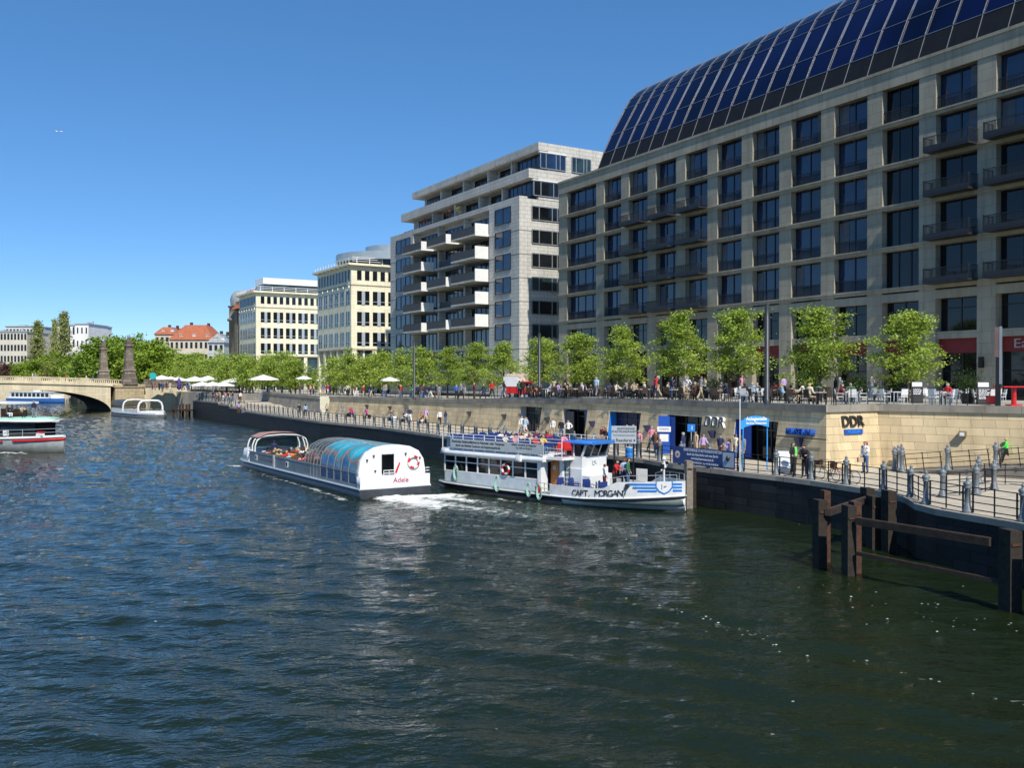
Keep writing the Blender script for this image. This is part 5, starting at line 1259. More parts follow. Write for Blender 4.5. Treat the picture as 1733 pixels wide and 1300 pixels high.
# green rope coils on the rail
for k, (x, z, s) in enumerate(((2.5, 1.35, 1.0), (6.8, 1.0, 1.0), (9.5, .85, .85), (10.35, .80, .95))):
    t = thing('rope_coil', ['pale green rope coil at the stern windows', 'pale green rope coil on the hull below the middle window', 'pale green rope coil just before the open deck', 'pale green rope coil beside the red bucket on the deck edge'][k] + ' of the excursion boat', 'rope', group='green rope coils on the excursion boat')
    t.matrix_world = MCm @ Matrix.Translation((x, -2.80 if k else -2.36, z))
    for q in range(3):
        b = MB(); pts = [(s * (.17 + .03 * q) * math.sin(a), -.03 * q, s * (.42 + .03 * q) * math.cos(a) - .12 - .03 * q) for a in [2 * math.pi * i / 14 for i in range(15)]]; b.tube(pts, .028, 5); b.build('loop', M_rope, t)
t = thing('bucket', 'red bucket on the deck edge of the excursion boat', 'bucket'); t.matrix_world = MCm @ Matrix.Translation((9.95, -2.5, .56))
b = MB(); b.lathe([(.15, 0), (.21, .34)], n=12); b.build('body', M_red, t); b = MB(); b.tube([(0, -.2, .34), (0, 0, .5), (0, .2, .34)], .012, 4); b.build('handle', M_dgrey, t)

# ---- green roofed boat coming in from the side
MG, LG = boatframe((-68.5, 102.5), (-44.6, 91.8))
gb = thing('passenger_boat', 'passenger boat with pale green roof deck, dark glass saloon and red stripe', 'passenger boat'); gb.matrix_world = MG
stg = [(0, 2.2), (3, 2.7), (17, 2.8), (20.5, 2.5), (23.2, 1.75), (25.2, .8), (26.2, .1)]
gz = lambda x: 1.35 + .35 * max(0, (x - 14) / 12) ** 1.5
M_silver = mat('silver_hull', (.36, .37, .34), .35, .4, var=.15)
b = MB(); hull(b, stg, lambda x: -.4, lambda x: gz(x) - .22, lambda x: .9 - .25 * max(0, (x - 17) / 9), 1.0); b.build('hull', M_silver, gb)
b = MB(); hull(b, [(x, w_ + .06) for x, w_ in stg], lambda x: gz(x) - .218, lambda x: gz(x)); b.build('gunwale', M_white, gb)
b = MB(); hull(b, [(x, w_ + .025) for x, w_ in stg if x <= 20.6], lambda x: gz(x) - .52, lambda x: gz(x) - .36); b.build('red_stripe', M_red, gb)
b = MB(); hull(b, [(21.6, 2.27), (23.2, 1.79), (25.2, .84), (26.23, .13)], lambda x: gz(x) - .50, lambda x: gz(x) - .30); b.build('bow_stripe', M_red, gb)
b = MB(); hull(b, [(1, 2.1), (3, 2.35), (19, 2.4), (22, 1.9), (23.5, 1.2)], lambda x: 1.36, lambda x: 3.0); b.build('saloon_glass', M_winD, gb)
b = MB()
for x in (4, 7.5, 11, 14.5, 17.6): 
    for s in (-1, 1): b.box(x - .06, x + .06, s * 2.36, s * 2.44, 1.36, 3.0)
b.box(20.4, 20.5, -2.1, -2.0, 1.4, 3); b.box(23.45, 23.56, -1.1, 1.1, 1.4, 1.5); b.build('window_post', M_dgrey, gb)
b = MB(); b.box(18.6, 19.9, -2.34, -2.28, 1.75, 2.8); b.build('reflecting_pane', M_winG, gb)
b = MB(); hull(b, [(.2, 2.3), (3, 2.72), (19, 2.78), (22.2, 2.35), (24.4, 1.4), (25.0, .4)], lambda x: 3.0, lambda x: 3.22, 1, 1.0); b.build('roof_edge', M_white, gb)
b = MB(); hull(b, [(.3, 2.2), (3, 2.6), (19, 2.66), (22.1, 2.2), (24.1, 1.3), (24.6, .3)], lambda x: 3.221, lambda x: 3.42, 1, .85); b.build('roof_deck', mat('pale_green_deck', (.36, .62, .50), .5, var=.08), gb)
b = MB(); hull(b, [(7, 1.9), (7.6, 2.2), (19.6, 2.2), (20.2, 1.9)], lambda x: 4.75, lambda x: 4.95); b.build('awning', M_white, gb)
b = MB()
for x in (8, 12, 16, 19.6):
    for s in (-1, 1): b.box(x - .04, x + .04, s * 2.0, s * 2.08, 3.4, 4.75)
b.build('awning_post', M_lgrey, gb)
b = MB(); b.box(9, 19, -1.5, 1.5, 3.42, 4.15); b.build('deck_furniture', mat('brown_red_seats', (.28, .07, .04), .7, var=.3), gb)
b = MB()
for z_ in (gz(20) + .35, gz(20) + .7):
    pts = [(x, -(w_ - .05), z_ + gz(x) - gz(20)) for x, w_ in stg if x >= 3]
    for p, q in zip(pts, pts[1:]): b.bar(p, q, .035)
for x in [5 + 1.6 * i for i in range(12)]: 
    w_ = piecewise(x, stg); b.box(x - .02, x + .02, -w_ + .03, -w_ + .07, gz(x), gz(x) + .75)
b.build('railing', M_lgrey, gb)
for k, (x, c_) in enumerate(((17.6, 'left of the pair'), (18.5, 'right of the pair'))):
    buoy(MG, (x, -2.86, 1.75), math.pi / 2, .34, 'red lifebuoy, %s on the rail of the green roofed boat' % c_)
t = thing('flower_box', 'red flower box at the bow rail of the green roofed boat', 'flower box'); t.matrix_world = MG @ Matrix.Translation((24.2, -1.15, 1.66))
b = MB(); b.box(-.42, .42, -.16, .16, 0, .25); b.build('box', M_white, t); b = MB()
for i in range(120):
    p = Vector((RN.uniform(-.42, .42), RN.uniform(-.18, .18), RN.uniform(.22, .38))); b.add([p, p + Vector((.08, .02, .03)), p + Vector((.04, .06, .08))], [(0, 1, 2)])
b.build('blossom', M_red, t)
b = MB(); b.box(18.5, 19.3, -2.35, -1.95, 1.62, 2.2); b.box(20.1, 20.9, -2.2, -1.8, 1.62, 2.2); b.build('white_chair', M_white, gb)

# ---- small glazed boats at the bridge
MS, LS = boatframe((-78.0, 184.5), (-65.2, 170.2))
sbt = thing('canal_boat', 'grey canal tour boat with two white window arches beside the bridge pier', 'tour boat'); sbt.matrix_world = MS
sts = [(0, 2.2), (10, 2.5), (15, 2.45), (18, 1.9), (19.4, 1.2), (19.9, .6)]
b = MB(); hull(b, sts, lambda x: -.4, lambda x: .55, .95, 1.0); b.build('hull', mat('grey_hull', (.13, .14, .145), .4), sbt)
b = MB(); hull(b, [(x, w_ + .04) for x, w_ in sts], lambda x: .552, lambda x: .72); b.build('gunwale', M_lgrey, sbt)
b = MB()
for s in (1, -1): b.box(.5, 15.5, s * 2.2, s * 2.3, .72, 1.5)
hull(b, [(15.5, 2.3), (18, 1.75), (19.5, .8)], lambda x: .722, lambda x: 1.25, 1, .9); b.build('side_panel', M_hullw, sbt)
sarch = [(2.28, .9), (2.28, 2.0), (2.05, 2.7), (1.5, 3.1), (0, 3.2)]
sr = lambda x, k=1.: [(x, y * k, z) for y, z in sarch] + [(x, -y * k, z) for y, z in reversed(sarch[:-1])]
b = MB(); b.loft([sr(.5), sr(7.0)], 0, True, False, False); b.add(sr(.5), [tuple(range(9))]); b.build('rear_roof', clearglass('canal_roof_glass', (.55, .6, .62), .5), sbt)
b = MB()
for x, r_ in ((7.0, .16), (15.0, .2)):
    rr = sr(x, 1.0); b = MB()
    for p, q in zip(rr, rr[1:]): b.cyl(p, q, r_, n=8)
    b.build('window_arch', M_white, sbt)
b = MB(); b.add(sr(15.05, .95), [tuple(range(9))]); b.build('windscreen', clearglass('bow_glass', (.7, .7, .62), .8), sbt)
b = MB()
for i in range(5):
    b.box(8 + i * 1.3, 8.5 + i * 1.3, -2, -.4, .8, 1.5); b.box(8 + i * 1.3, 8.5 + i * 1.3, .4, 2, .8, 1.5)
b.build('bench', mat('cream_bench', (.6, .52, .34), .6), sbt)
MW, LW = boatframe((-154, 284), (-131.5, 271))
wb = thing('river_boat', 'blue and white river boat seen beyond the bridge arch', 'boat'); wb.matrix_world = MW
stw = [(0, 2.0), (3, 2.6), (20, 2.6), (23, 1.9), (LW - .2, .2)]
b = MB(); hull(b, stw, lambda x: -.3, lambda x: 1.1 if x < 14 else 1.4); b.build('hull', mat('mid_blue_paint', (.03, .12, .36), .4), wb)
b = MB(); hull(b, [(x, w_ + .04) for x, w_ in stw], lambda x: 1.1 if x < 14 else 1.401, lambda x: 1.5); b.box(2, 22.5, -2.2, 2.2, 1.5, 3.1); b.box(2, 22.8, -2.3, 2.3, 3.1, 3.3); b.build('cabin', M_white, wb)
for i in range(9):
    for s in (-1, 1): b = MB(); b.box(3.2 + i * 2.1, 4.7 + i * 2.1, s * 2.2, s * 2.22, 1.8, 2.9); b.build('window', M_winD, wb)
b = MB(); b.box(12.6, 14.2, -1.2, 1.2, 3.3, 4.4); b.build('wheelhouse', M_white, wb)
b = MB(); b.add([(14.3, 0, 4.2), (16.3, 0, 4.0), (16.2, 0, 5.1), (14.3, 0, 5.3)], [(0, 1, 2, 3)]); b.cyl((14.3, 0, 3.3), (14.3, 0, 5.4), .04); b.build('flag', M_red, wb)
# ------------------------------------------------------------------ people
SKIN = [mat('skin_fair', (.58, .36, .26), .6, var=.04), mat('skin_tan', (.42, .24, .15), .6, var=.04)]
HAIR = {'dark': mat('hair_dark', (.02, .014, .01), .6), 'brown': mat('hair_brown', (.10, .05, .025), .6), 'blond': mat('hair_blond', (.50, .36, .16), .6), 'grey': mat('hair_grey', (.38, .37, .35), .6), 'red': mat('hair_red', (.24, .05, .02), .6)}
CLO = {'white': (.75, .75, .73), 'black': (.015, .015, .018), 'navy': (.02, .03, .09), 'red': (.55, .03, .03), 'pink': (.72, .28, .36), 'pale blue': (.35, .48, .62), 'blue': (.04, .13, .42), 'green': (.05, .16, .08),
       'beige': (.52, .42, .28), 'grey': (.22, .23, .25), 'brown': (.13, .07, .04), 'orange': (.68, .22, .03), 'yellow': (.72, .50, .06), 'magenta': (.62, .03, .28), 'lilac': (.50, .36, .62), 'lime green': (.12, .75, .10), 'turquoise': (.08, .42, .42), 'denim blue': (.07, .13, .25), 'cream': (.70, .62, .46), 'maroon': (.20, .02, .03)}
CM = {k: mat('cloth_' + k.replace(' ', '_'), v, .85, var=.08, vs=8) for k, v in CLO.items()}
SHOE = mat('dark_shoes', (.03, .025, .02), .6, var=0)
def skinned(J, E, root, sub=1):
    """J: {name: (pos, radius or (rx, ry))}, E: edges -> one continuous surface"""
    names = list(J); idx = {k: i for i, k in enumerate(names)}
    me = bpy.data.meshes.new('sk'); me.from_pydata([J[k][0] for k in names], [(idx[a], idx[b]) for a, b in E], [])
    o = bpy.data.objects.new('sk', me); COL.objects.link(o)
    md = o.modifiers.new('s', 'SKIN'); md.use_smooth_shade = True
    sv = me.skin_vertices[0].data
    for k, i in idx.items():
        r = J[k][1]; sv[i].radius = r if isinstance(r, tuple) else (r, r); sv[i].use_root = (k == root)
    ss = o.modifiers.new('u', 'SUBSURF'); ss.levels = sub; ss.render_levels = sub
    bpy.context.view_layer.update()
    out = bpy.data.meshes.new_from_object(o.evaluated_get(bpy.context.evaluated_depsgraph_get()))
    bpy.data.objects.remove(o); bpy.data.meshes.remove(me)
    return out
def figure(pose, long_hair=False, sub=1, tag_=''):
    """faces +x; origin at the feet (standing) or under the seat (sitting)"""
    V = Vector
    sit = pose.startswith('sit')
    zp = .50 if sit else .93
    if pose == 'lean': up_ = V((.30, 0, .95))
    elif pose == 'sit_fwd': up_ = V((.22, 0, .97))
    elif pose == 'bow': up_ = V((.55, 0, .83))
    else: up_ = V((.03, 0, 1))
    up_.normalize(); pel = V((0, 0, zp)); fw = V((1, 0, 0))
    J = {}; E = []
    def j(n_, p, r, par=None):
        J[n_] = (p, r)
        if par: E.append((par, n_))
    j('pel', pel, (.135, .105)); j('wai', pel + up_ * .16, (.125, .10), 'pel'); j('che', pel + up_ * .36, (.150, .115), 'wai'); j('sho', pel + up_ * .50, (.11, .085), 'che')
    nk = pel + up_ * .565; j('nec', nk, .058, 'sho'); hd = nk + (up_ * .6 + V((.12 if pose in ('lean', 'bow', 'sit_fwd') else .03, 0, .4))).normalized() * .075
    j('jaw', hd, (.092, .09), 'nec'); j('hed', hd + V((.0, 0, .075)), (.125, .125), 'jaw'); j('top', hd + V((-.008, 0, .14)), (.092, .098), 'hed')
    j('nose', hd + V((.118, 0, .035)), .018, 'hed')
    arms = {'stand': ((.02, .04, -.27), (.10, .0, -.22)), 'walk': ((.12, .03, -.25), (.20, -.02, -.10)), 'lean': ((.18, .05, -.20), (.20, -.03, .0)), 'phone': ((.06, .06, -.26), (.16, -.08, .20)), 'bow': ((.15, .03, -.24), (.22, -.08, -.05)),
            'sit': ((.05, .06, -.25), (.22, -.06, -.03)), 'sit_fwd': ((.16, .05, -.2), (.20, -.08, .05)), 'akimbo': ((-.03, .16, -.22), (.10, -.12, -.12))}[pose if pose in ('stand', 'walk', 'lean', 'phone', 'bow', 'sit', 'sit_fwd', 'akimbo') else 'stand']
    for s, sn in ((1, 'l'), (-1, 'r')):
        a, b_ = arms
        if pose == 'walk' and s < 0: a = (-.14, .03, -.24); b_ = (-.02, .0, -.23)
        if pose in ('phone', 'stand') and s < 0: a = (-.02, .05, -.27); b_ = (.10, -.02, -.22)
        sh = pel + up_ * .475 + V((0, .19 * s, 0)); j('sh' + sn, sh, (.058, .058), 'sho'); el = sh + V((a[0], a[1] * s, a[2])); j('el' + sn, el, .042, 'sh' + sn)
        wr = el + V((b_[0], b_[1] * s, b_[2])); j('wr' + sn, wr, .028, 'el' + sn)
        dh = V((b_[0], b_[1] * s, b_[2])).normalized(); j('ha' + sn, wr + dh * .07, (.038, .022), 'wr' + sn); j('fi' + sn, wr + dh * .15, (.028, .014), 'ha' + sn)
        th = dh.cross(V((0, 0, 1))); th = th.normalized() * .05 * s if th.length > .1 else V((.05, 0, 0)); j('tb' + sn, wr + dh * .06 + th, .012, 'ha' + sn)
        hp = pel + V((0, .095 * s, -.05)); j('hp' + sn, hp, (.092, .092), 'pel')
        if sit:
            kn = hp + V((.42, .03 * s, .02)); an = kn + V((.02 if pose == 'sit' else -.06, 0, -.39))
        elif pose == 'walk':
            kn = hp + V((.16 * s + .03, 0, -.40)); an = kn + V((.06 if s > 0 else -.22, 0, -.37 if s > 0 else -.33))
        else:
            sp = .02 if pose != 'akimbo' else .05; kn = hp + V((.02, sp * s, -.42)); an = kn + V((-.02, sp * s, -.37))
        j('kn' + sn, kn, .062, 'hp' + sn); j('an' + sn, an, .042, 'kn' + sn); j('he' + sn, an + V((-.0, 0, -.055)), .04, 'an' + sn); j('to' + sn, an + V((.15, .02 * s, -.075)), (.042, .03), 'he' + sn)
    body = skinned(J, E, 'pel', sub)
    bm = bmesh.new(); bm.from_mesh(body); bmesh.ops.recalc_face_normals(bm, faces=bm.faces); bm.to_mesh(body); bm.free(); body.update()
    # lift so that soles sit at z = 0 (standing)
    if not sit:
        mz = min(v.co.z for v in body.vertices)
        for v in body.vertices: v.co.z -= mz
        dz = -mz
    else: dz = 0
    pts = {k: v[0] + V((0, 0, dz)) for k, v in J.items()}
    segs = [(a, c) for a, c in E]
    def region(p):
        best = None
        for a, c in segs:
            A_, B_ = pts[a], pts[c]; d = B_ - A_; t = max(0, min(1, (p - A_).dot(d) / max(1e-9, d.length_squared))); q = (p - A_ - d * t).length - .6 * lerp(J[a][1] if not isinstance(J[a][1], tuple) else J[a][1][0], J[c][1] if not isinstance(J[c][1], tuple) else J[c][1][0], t)
            if best is None or q < best[0]: best = (q, a, c, t)
        return best[1][:2] + '_' + best[2][:2], best[3]
    FR = []
    nrm = [v.normal.copy() for v in body.vertices]
    for f in body.polygons:
        c = f.center; rg, t = region(c); k = 'skin'
        if rg in ('pe_wa', 'wa_ch', 'ch_sh', 'sh_sh') or (rg == 'sh_el') or (rg == 'el_wr' and t < .75): k = 'top'
        if rg in ('pe_hp', 'hp_kn') or (rg == 'kn_an' and t < .9): k = 'legs'
        if rg in ('pe_wa',) and t < .35: k = 'legs'
        if rg in ('an_he', 'he_to') or (rg == 'kn_an' and t >= .9): k = 'shoe'
        if rg in ('sh_ne',) and t < .5: k = 'top'
        hz = c.z - pts['hed'].z; hx = c.x - pts['hed'].x
        if rg in ('ja_he', 'he_to') and (hz > -1) and c.z > pts['nec'].z + .03 and (rg == 'ja_he' or c.z > 1.0 * pts['jaw'].z):
            if rg == 'he_to' and c.z < pts['nec'].z: pass
            else: k = 'hair' if (hz > .018 or hx < .028) else 'skin'
        if rg == 'he_no': k = 'skin' if hz < .03 else 'hair'
        FR.append(k)
    # note: he_to names both head-top and heel-toe; low ones are shoes
    for i, f in enumerate(body.polygons):
        if f.center.z < pts['nec'].z and FR[i] == 'hair': FR[i] = 'shoe'
    for i, f in enumerate(body.polygons):
        if FR[i] == 'shoe' and f.center.z > .32: FR[i] = 'top' if f.center.z < pts['nec'].z + .01 else 'hair'
    def cloth(kind, off, name):
        vm = {}; b = MB()
        for i, f in enumerate(body.polygons):
            if FR[i] != kind: continue
            idx = []
            for v in f.vertices:
                if v not in vm: vm[v] = len(b.v); b.v.append(tuple(body.vertices[v].co + nrm[v] * off))
                idx.append(vm[v])
            b.f.append(tuple(idx)); b.mi.append(0); b.sm.append(True)
        return b
    top = cloth('top', .018, 'shirt'); legs = cloth('legs', .014, 'trousers'); hair = cloth('hair', .014, 'hair')
    if long_hair:
        c = pts['hed']; hair.lathe([(.03, -.27), (.08, -.22), (.10, -.1), (.09, .04)], tuple(c + V((-.065, 0, 0))), 8)
    if pose in ('phone', 'stand') and tag_ == 'skirt': pass
    body.materials.clear(); body.materials.append(SKIN[0]); body.materials.append(SHOE)
    body.polygons.foreach_set('material_index', [1 if k == 'shoe' else 0 for k in FR]); body.name = 'body'
    return {'body': body, 'top': top.mesh('top', [CM['white']]), 'legs': legs.mesh('trousers', [CM['black']]), 'hair': hair.mesh('hair', [HAIR['dark']])}
POSES = {}
for p_ in ('stand', 'walk', 'lean', 'phone', 'bow', 'sit', 'sit_fwd', 'akimbo'):
    POSES[p_] = figure(p_, False); POSES[p_ + '+'] = figure(p_, True) if p_ in ('stand', 'walk', 'phone', 'sit', 'sit_fwd', 'bow') else POSES[p_]
# far away figures: same surfaces, one mesh
def far_mesh(p_, top, legs, hair):
    key = ('far', p_, top, legs, hair)
    if key in POSES: return POSES[key]
    d = POSES[p_]; b = MB(); mats = [SKIN[0], SHOE, CM[top], CM[legs], HAIR[hair]]
    for k, mi in (('body', 0), ('top', 2), ('legs', 3), ('hair', 4)):
        me = d[k]; o = len(b.v); b.v += [tuple(v.co) for v in me.vertices]
        for f in me.polygons: b.f.append(tuple(o + i for i in f.vertices)); b.mi.append(f.material_index if k == 'body' else mi); b.sm.append(True)
    POSES[key] = b.mesh('person', mats); return POSES[key]
def person(M, pose, top, legs, hair, label, s=1.0, skin=0, group=None, detail=True, long_hair=False):
    """M places the feet (or the seat) and turns +x to the facing direction"""
    if label.lower() in USED: raise ValueError('label used twice: ' + label)
    if not detail:
        o = link('person', far_mesh(pose + ('+' if long_hair else ''), top, legs, hair)); o.matrix_world = M @ Matrix.Scale(s, 4); tag(o, label, 'person', group); return o
    t = thing('person', label, 'person', group=group); t.matrix_world = M @ Matrix.Scale(s, 4)
    d = POSES[pose + ('+' if long_hair else '')]
    for k, m_ in (('body', SKIN[skin]), ('top', CM[top]), ('legs', CM[legs]), ('hair', HAIR[hair])):
        o = link({'body': 'body', 'top': 'jacket' if top in ('black', 'navy') else 'shirt', 'legs': 'trousers', 'hair': 'hair'}[k], d[k], t)
        o.material_slots[0].link = 'OBJECT'; o.material_slots[0].material = m_
    return t
RP = random.Random(77)
TOPS = ['white', 'black', 'navy', 'red', 'pink', 'pale blue', 'blue', 'green', 'beige', 'grey', 'brown', 'white', 'black', 'navy', 'grey', 'maroon', 'cream', 'black', 'navy', 'grey', 'brown', 'black', 'lilac', 'beige']
LEGS = ['black', 'denim blue', 'navy', 'beige', 'grey', 'brown', 'white', 'denim blue']
HN = {'dark': 'dark-haired', 'brown': 'brown-haired', 'blond': 'blond', 'grey': 'grey-haired', 'red': 'red-haired'}
def someone(M, poses, where, group, detail=True, s=1.0, tops=TOPS, act=None):
    for k in range(900):
        pose = RP.choice(poses); top = RP.choice(tops); legs = RP.choice(LEGS); hair = RP.choice(['dark', 'brown', 'blond', 'grey', 'dark', 'brown'])
        a = act or {'sit': 'sitting', 'sit_fwd': 'sitting forward', 'stand': 'standing', 'walk': 'walking', 'lean': 'leaning forward', 'phone': 'gesturing', 'bow': 'bending over', 'akimbo': 'standing arms-akimbo'}[pose]
        lab = '%s person in %s top and %s trousers %s %s' % (HN[hair], top, legs.replace('denim blue', 'denim'), a, where)
        if lab.lower() not in USED and len(lab.split()) <= 16: break
    return person(M, pose, top, legs, hair, lab, s * RP.uniform(.94, 1.05), 0, group, detail, RP.random() < .35)
def TM(x, y, z, face):  # face = heading angle
    return Matrix.Translation((x, y, z)) @ Matrix.Rotation(face, 4, 'Z')
# ------------------------------------------------------------------ railings
PI = math.pi
def ang_to(p, q): return math.atan2(q[1] - p[1], q[0] - p[0])
b = MB(); b.lathe([(.20, 0), (.20, .10), (.15, .16), (.15, .24), (.115, .28), (.105, .92), (.14, .95), (.14, .99), (.11, 1.02), (.17, 1.10), (.15, 1.16), (.07, 1.22), (.055, 1.25), (.075, 1.30), (.05, 1.36), (.01, 1.40)], n=10)
postm = b.mesh('post', [M_iron])
def rail_panel(name, L_=1.0, h=.98, bars=(.14, .42, .70, .98), th=.035, m=M_black):
    b = MB()
    for z in bars: b.bar((.02, 0, z), (L_ - .02, 0, z), th)
    for x in (.10, L_ - .10): b.box(x - .022, x + .022, -.03, .03, .02, h)
    x = L_ / 2; b.box(x - .02, x + .02, -.02, .02, .0, h + .05)
    for z in bars: b.sphere((x, 0, z), .045, 6, 4)
    return b.mesh(name, [m])
RAILP = {}
def panel(Lg, par, p, z, a, z2=None):
    k = round(Lg, 1)
    if k not in RAILP: RAILP[k] = rail_panel('rail_panel', k)
    o = link('rail_panel', RAILP[k], par, (p[0], p[1], z), a); o.scale.x = Lg / k
    if z2 is not None: o.rotation_euler = (0, -math.atan2(z2 - z, Lg), a)
    return o
def walk(pts, step, start=0.):
    out = []; d = start
    acc = 0.
    for (a, c) in zip(pts, pts[1:]):
        a = Vector(a); c = Vector(c); L_ = (c - a).length
        while d <= acc + L_: out.append(a.lerp(c, (d - acc) / L_)); d += step
        acc += L_
    return out
pr = thing('quay_railing', 'iron quay railing with grey bollard posts along the whole promenade edge', 'railing')
RL = insetline(QUAY, .30)[1:]
pp = walk(RL, 2.42, .9)
for i, p in enumerate(pp): 
    if len(pp) - i <= 0: break
    link('post', postm, pr, (p[0], p[1], QZ(p[1]) + .03))
for a, c in zip(pp, pp[1:]):
    d = (c - a); panel(d.length - .3, pr, a + d.normalized() * .15, QZ(max(a[1], c[1])) + .05, math.atan2(d.y, d.x))
print('quay posts', len(pp))
def small_rail(pts, label, zf, step=2.3, post=True):
    t = thing('ramp_railing', label, 'railing', group='railings around the ramp')
    q = walk(pts, step)
    for p in q:
        if post: link('post', postm, t, (p[0], p[1], zf(p)))
    for a, c in zip(q, q[1:]): d = c - a; panel(d.length - .3, t, a + d.normalized() * .15, zf(a) + .02, math.atan2(d.y, d.x), zf(c) + .02)
rampz = lambda p: piecewise((Vector((p[0], p[1])) - Vector((23.1, 51.2))).length if p[0] > 21 else 0, [(0, 2.21), (14.5, 3.7)])
MRf = lambda x, y: tuple((RAMPM @ Vector((x, y, 0)))[:2])
small_rail([MRf(1.9, -3.35), MRf(15, -3.35)], 'railing rising along the outer edge of the ramp', lambda p: PZ + max(0, (RAMPM.inverted() @ Vector((p[0], p[1], 0))).x - 1.8) * .1056 + .01)
small_rail([(18.7, 40.0), (20.9, 41.2), (23.2, 43.6)], 'short inner railing between the quay bulge and the ramp', lambda p: PZ + .01)
small_rail([MRf(1.2, -.5), MRf(1.4, -2.9)], 'short railing with two posts at the foot of the ramp', lambda p: PZ + .01, 1.2)
small_rail([(22.9, 45.2), (27.8, 42.6)], 'lower railing in front of the rising ramp railing', lambda p: PZ + .01)
# terrace railing
def thin_rail(pts, label, step=1.5):
    t = thing('terrace_railing', label, 'railing', group='thin black railings of the terrace edge')
    q = walk(pts, step)
    me_ = None
    for a, c in zip(q, q[1:]):
        d = c - a
        if me_ is None:
            b = MB(); b.box(-.02, .02, -.02, .02, 0, 1.0)
            for z in (.96, .55, .16): b.bar((0, 0, z), (step, 0, z), .018 if z < .9 else .03)
            me_ = b.mesh('rail_panel', [M_black])
        link('rail_panel', me_, t, (a[0], a[1], TZ(a[0], a[1]) + .02), math.atan2(d.y, d.x))
ins = lambda pts, d: [tuple(Vector(p) + Vector((.87, .49)) * d) for p in pts]
thin_rail(ins([(17.9, 52.6), (10.1, 69.5)], .85), 'thin black railing above the museum entrances', 1.4)
thin_rail(ins([(10.0, 69.6), (-7.9, 104.2)], .85), 'thin black railing between the red truck and the museum entrances', 1.4)
thin_rail(ins([(-8.0, 104.4), (-27.0, 135.2)], .85), 'thin black railing at the far stretch of the sandstone wall', 1.6)
thin_rail([(18.5, 53.0), (21.9, 54.95), (35, 45.4)], 'thin black railing above the sunlit DDR wall and the ramp wall', 1.45)
thin_rail([(-28.9, 138.4), (-44.4, 165.2), (-53.0, 177.0)], 'thin railing along the beer garden edge', 2.0)
gr = thing('abutment_railing', 'grey railing on the dark wall beside the bridge end', 'railing')
q = walk([(-57.2, 191.2), (-74.0, 213.8)], 2.0)
b = MB(); b.box(-.03, .03, -.03, .03, 0, 1.1)
for z in (1.05, .7, .35): b.bar((0, 0, z), (2.0, 0, z), .04)
for i in range(9): b.box(.2 * i + .19, .2 * i + .21, -.01, .01, .1, 1.05)
me_ = b.mesh('rail_panel', [M_grey])
for a, c in zip(q, q[1:]): link('rail_panel', me_, gr, (a[0], a[1], 4.76), ang_to(a, c))

# ------------------------------------------------------------------ lamps, pillar, signs
def street_lamp(px, Y, ztop, label, r=.14):
    p = A(px, Y); z = TZ(p.x, p.y); t = thing('street_lamp', label, 'street lamp', (p.x, p.y, z), 0, 'tall black lamp posts of the terrace')
    b = MB(); b.lathe([(r * 1.25, 0), (r * 1.25, .3), (r, .34), (r, (ztop - z) - .9), (r * .9, (ztop - z) - .88), (r * .9, ztop - z)], n=12); b.build('pole', M_dgrey, t)
    b = MB(); b.lathe([(r * .95, 0), (r * .95, .14)], (0, 0, (ztop - z) * .62), 12); b.lathe([(r * .95, 0), (r * .95, .14)], (0, 0, (ztop - z) * .74), 12); b.build('lamp_lens', mat('pale_lens', (.5, .5, .45), .3), t)
street_lamp(1298, 55.2, 11.85, 'tall black lamp post between the second and third linden', .15)
street_lamp(913, 84.5, 11.5, 'tall black lamp post right beside the red truck', .15)
street_lamp(701, 109, 12.0, 'tall dark lamp post among the lindens left of the red truck', .14)
p = A(1691, 51.2); t = thing('info_pillar', 'tall slim grey and black information pillar at the terrace edge', 'pillar', (p.x, p.y, 5.82), -.5)
b = MB(); b.box(-.20, .08, -.1, .1, 0, 1.25); b.build('base', M_black, t); b = MB(); b.box(.0, .14, -.08, .08, 1.25, 4.45); b.build('pole', M_grey, t)
b = MB(); b.box(-.22, -.005, -.06, .06, 2.75, 4.42); b.build('sign_panel', mat('brownish_panel', (.16, .10, .09), .5, var=.3, vs=.8), t); b = MB(); b.box(-.17, -.01, -.05, .05, 1.25, 2.74); b.build('lower_panel', M_black, t)
def a_board(px, Y, label, rows):
    p = A(px, Y); t = thing('pavement_sign', label, 'pavement sign', (p.x, p.y, TZ(p.x, p.y)), -.35, 'black menu boards on the terrace')
    for s in (-1, 1):
        b = MB(); x0, x1 = -.34, .34
        b.add([(x0, s * .38, 0), (x1, s * .38, 0), (x1, s * .03, 1.38), (x0, s * .03, 1.38), (x0, s * .34, 0), (x1, s * .34, 0), (x1, s * -.01, 1.38), (x0, s * -.01, 1.38)], [(0, 1, 2, 3), (7, 6, 5, 4), (0, 4, 5, 1), (1, 5, 6, 2), (2, 6, 7, 3), (3, 7, 4, 0)]); b.build('panel', mat('black_board', (.02, .02, .022), .6), t)
    b = MB()
    def strip_(z0, z1, x0=-.29, x1=.29): b.add([(x0, -(.38 - .35 * z0 / 1.38) - .012, z0), (x1, -(.38 - .35 * z0 / 1.38) - .012, z0), (x1, -(.38 - .35 * z1 / 1.38) - .012, z1), (x0, -(.38 - .35 * z1 / 1.38) - .012, z1)], [(0, 1, 2, 3)])
    strip_(1.05, 1.32)
    for k in range(rows):
        z = .95 - k * .11; xx = -.26
        while xx < .2: w_ = RN.uniform(.06, .16); strip_(z - .06, z, xx, xx + w_); xx += w_ + .03
    b.build('menu_text', M_white, t)
a_board(1552, 58.0, 'black menu board with white header standing beside the first linden', 4)
a_board(1664, 55.0, 'black menu board beside the potted bush near the red table', 6)
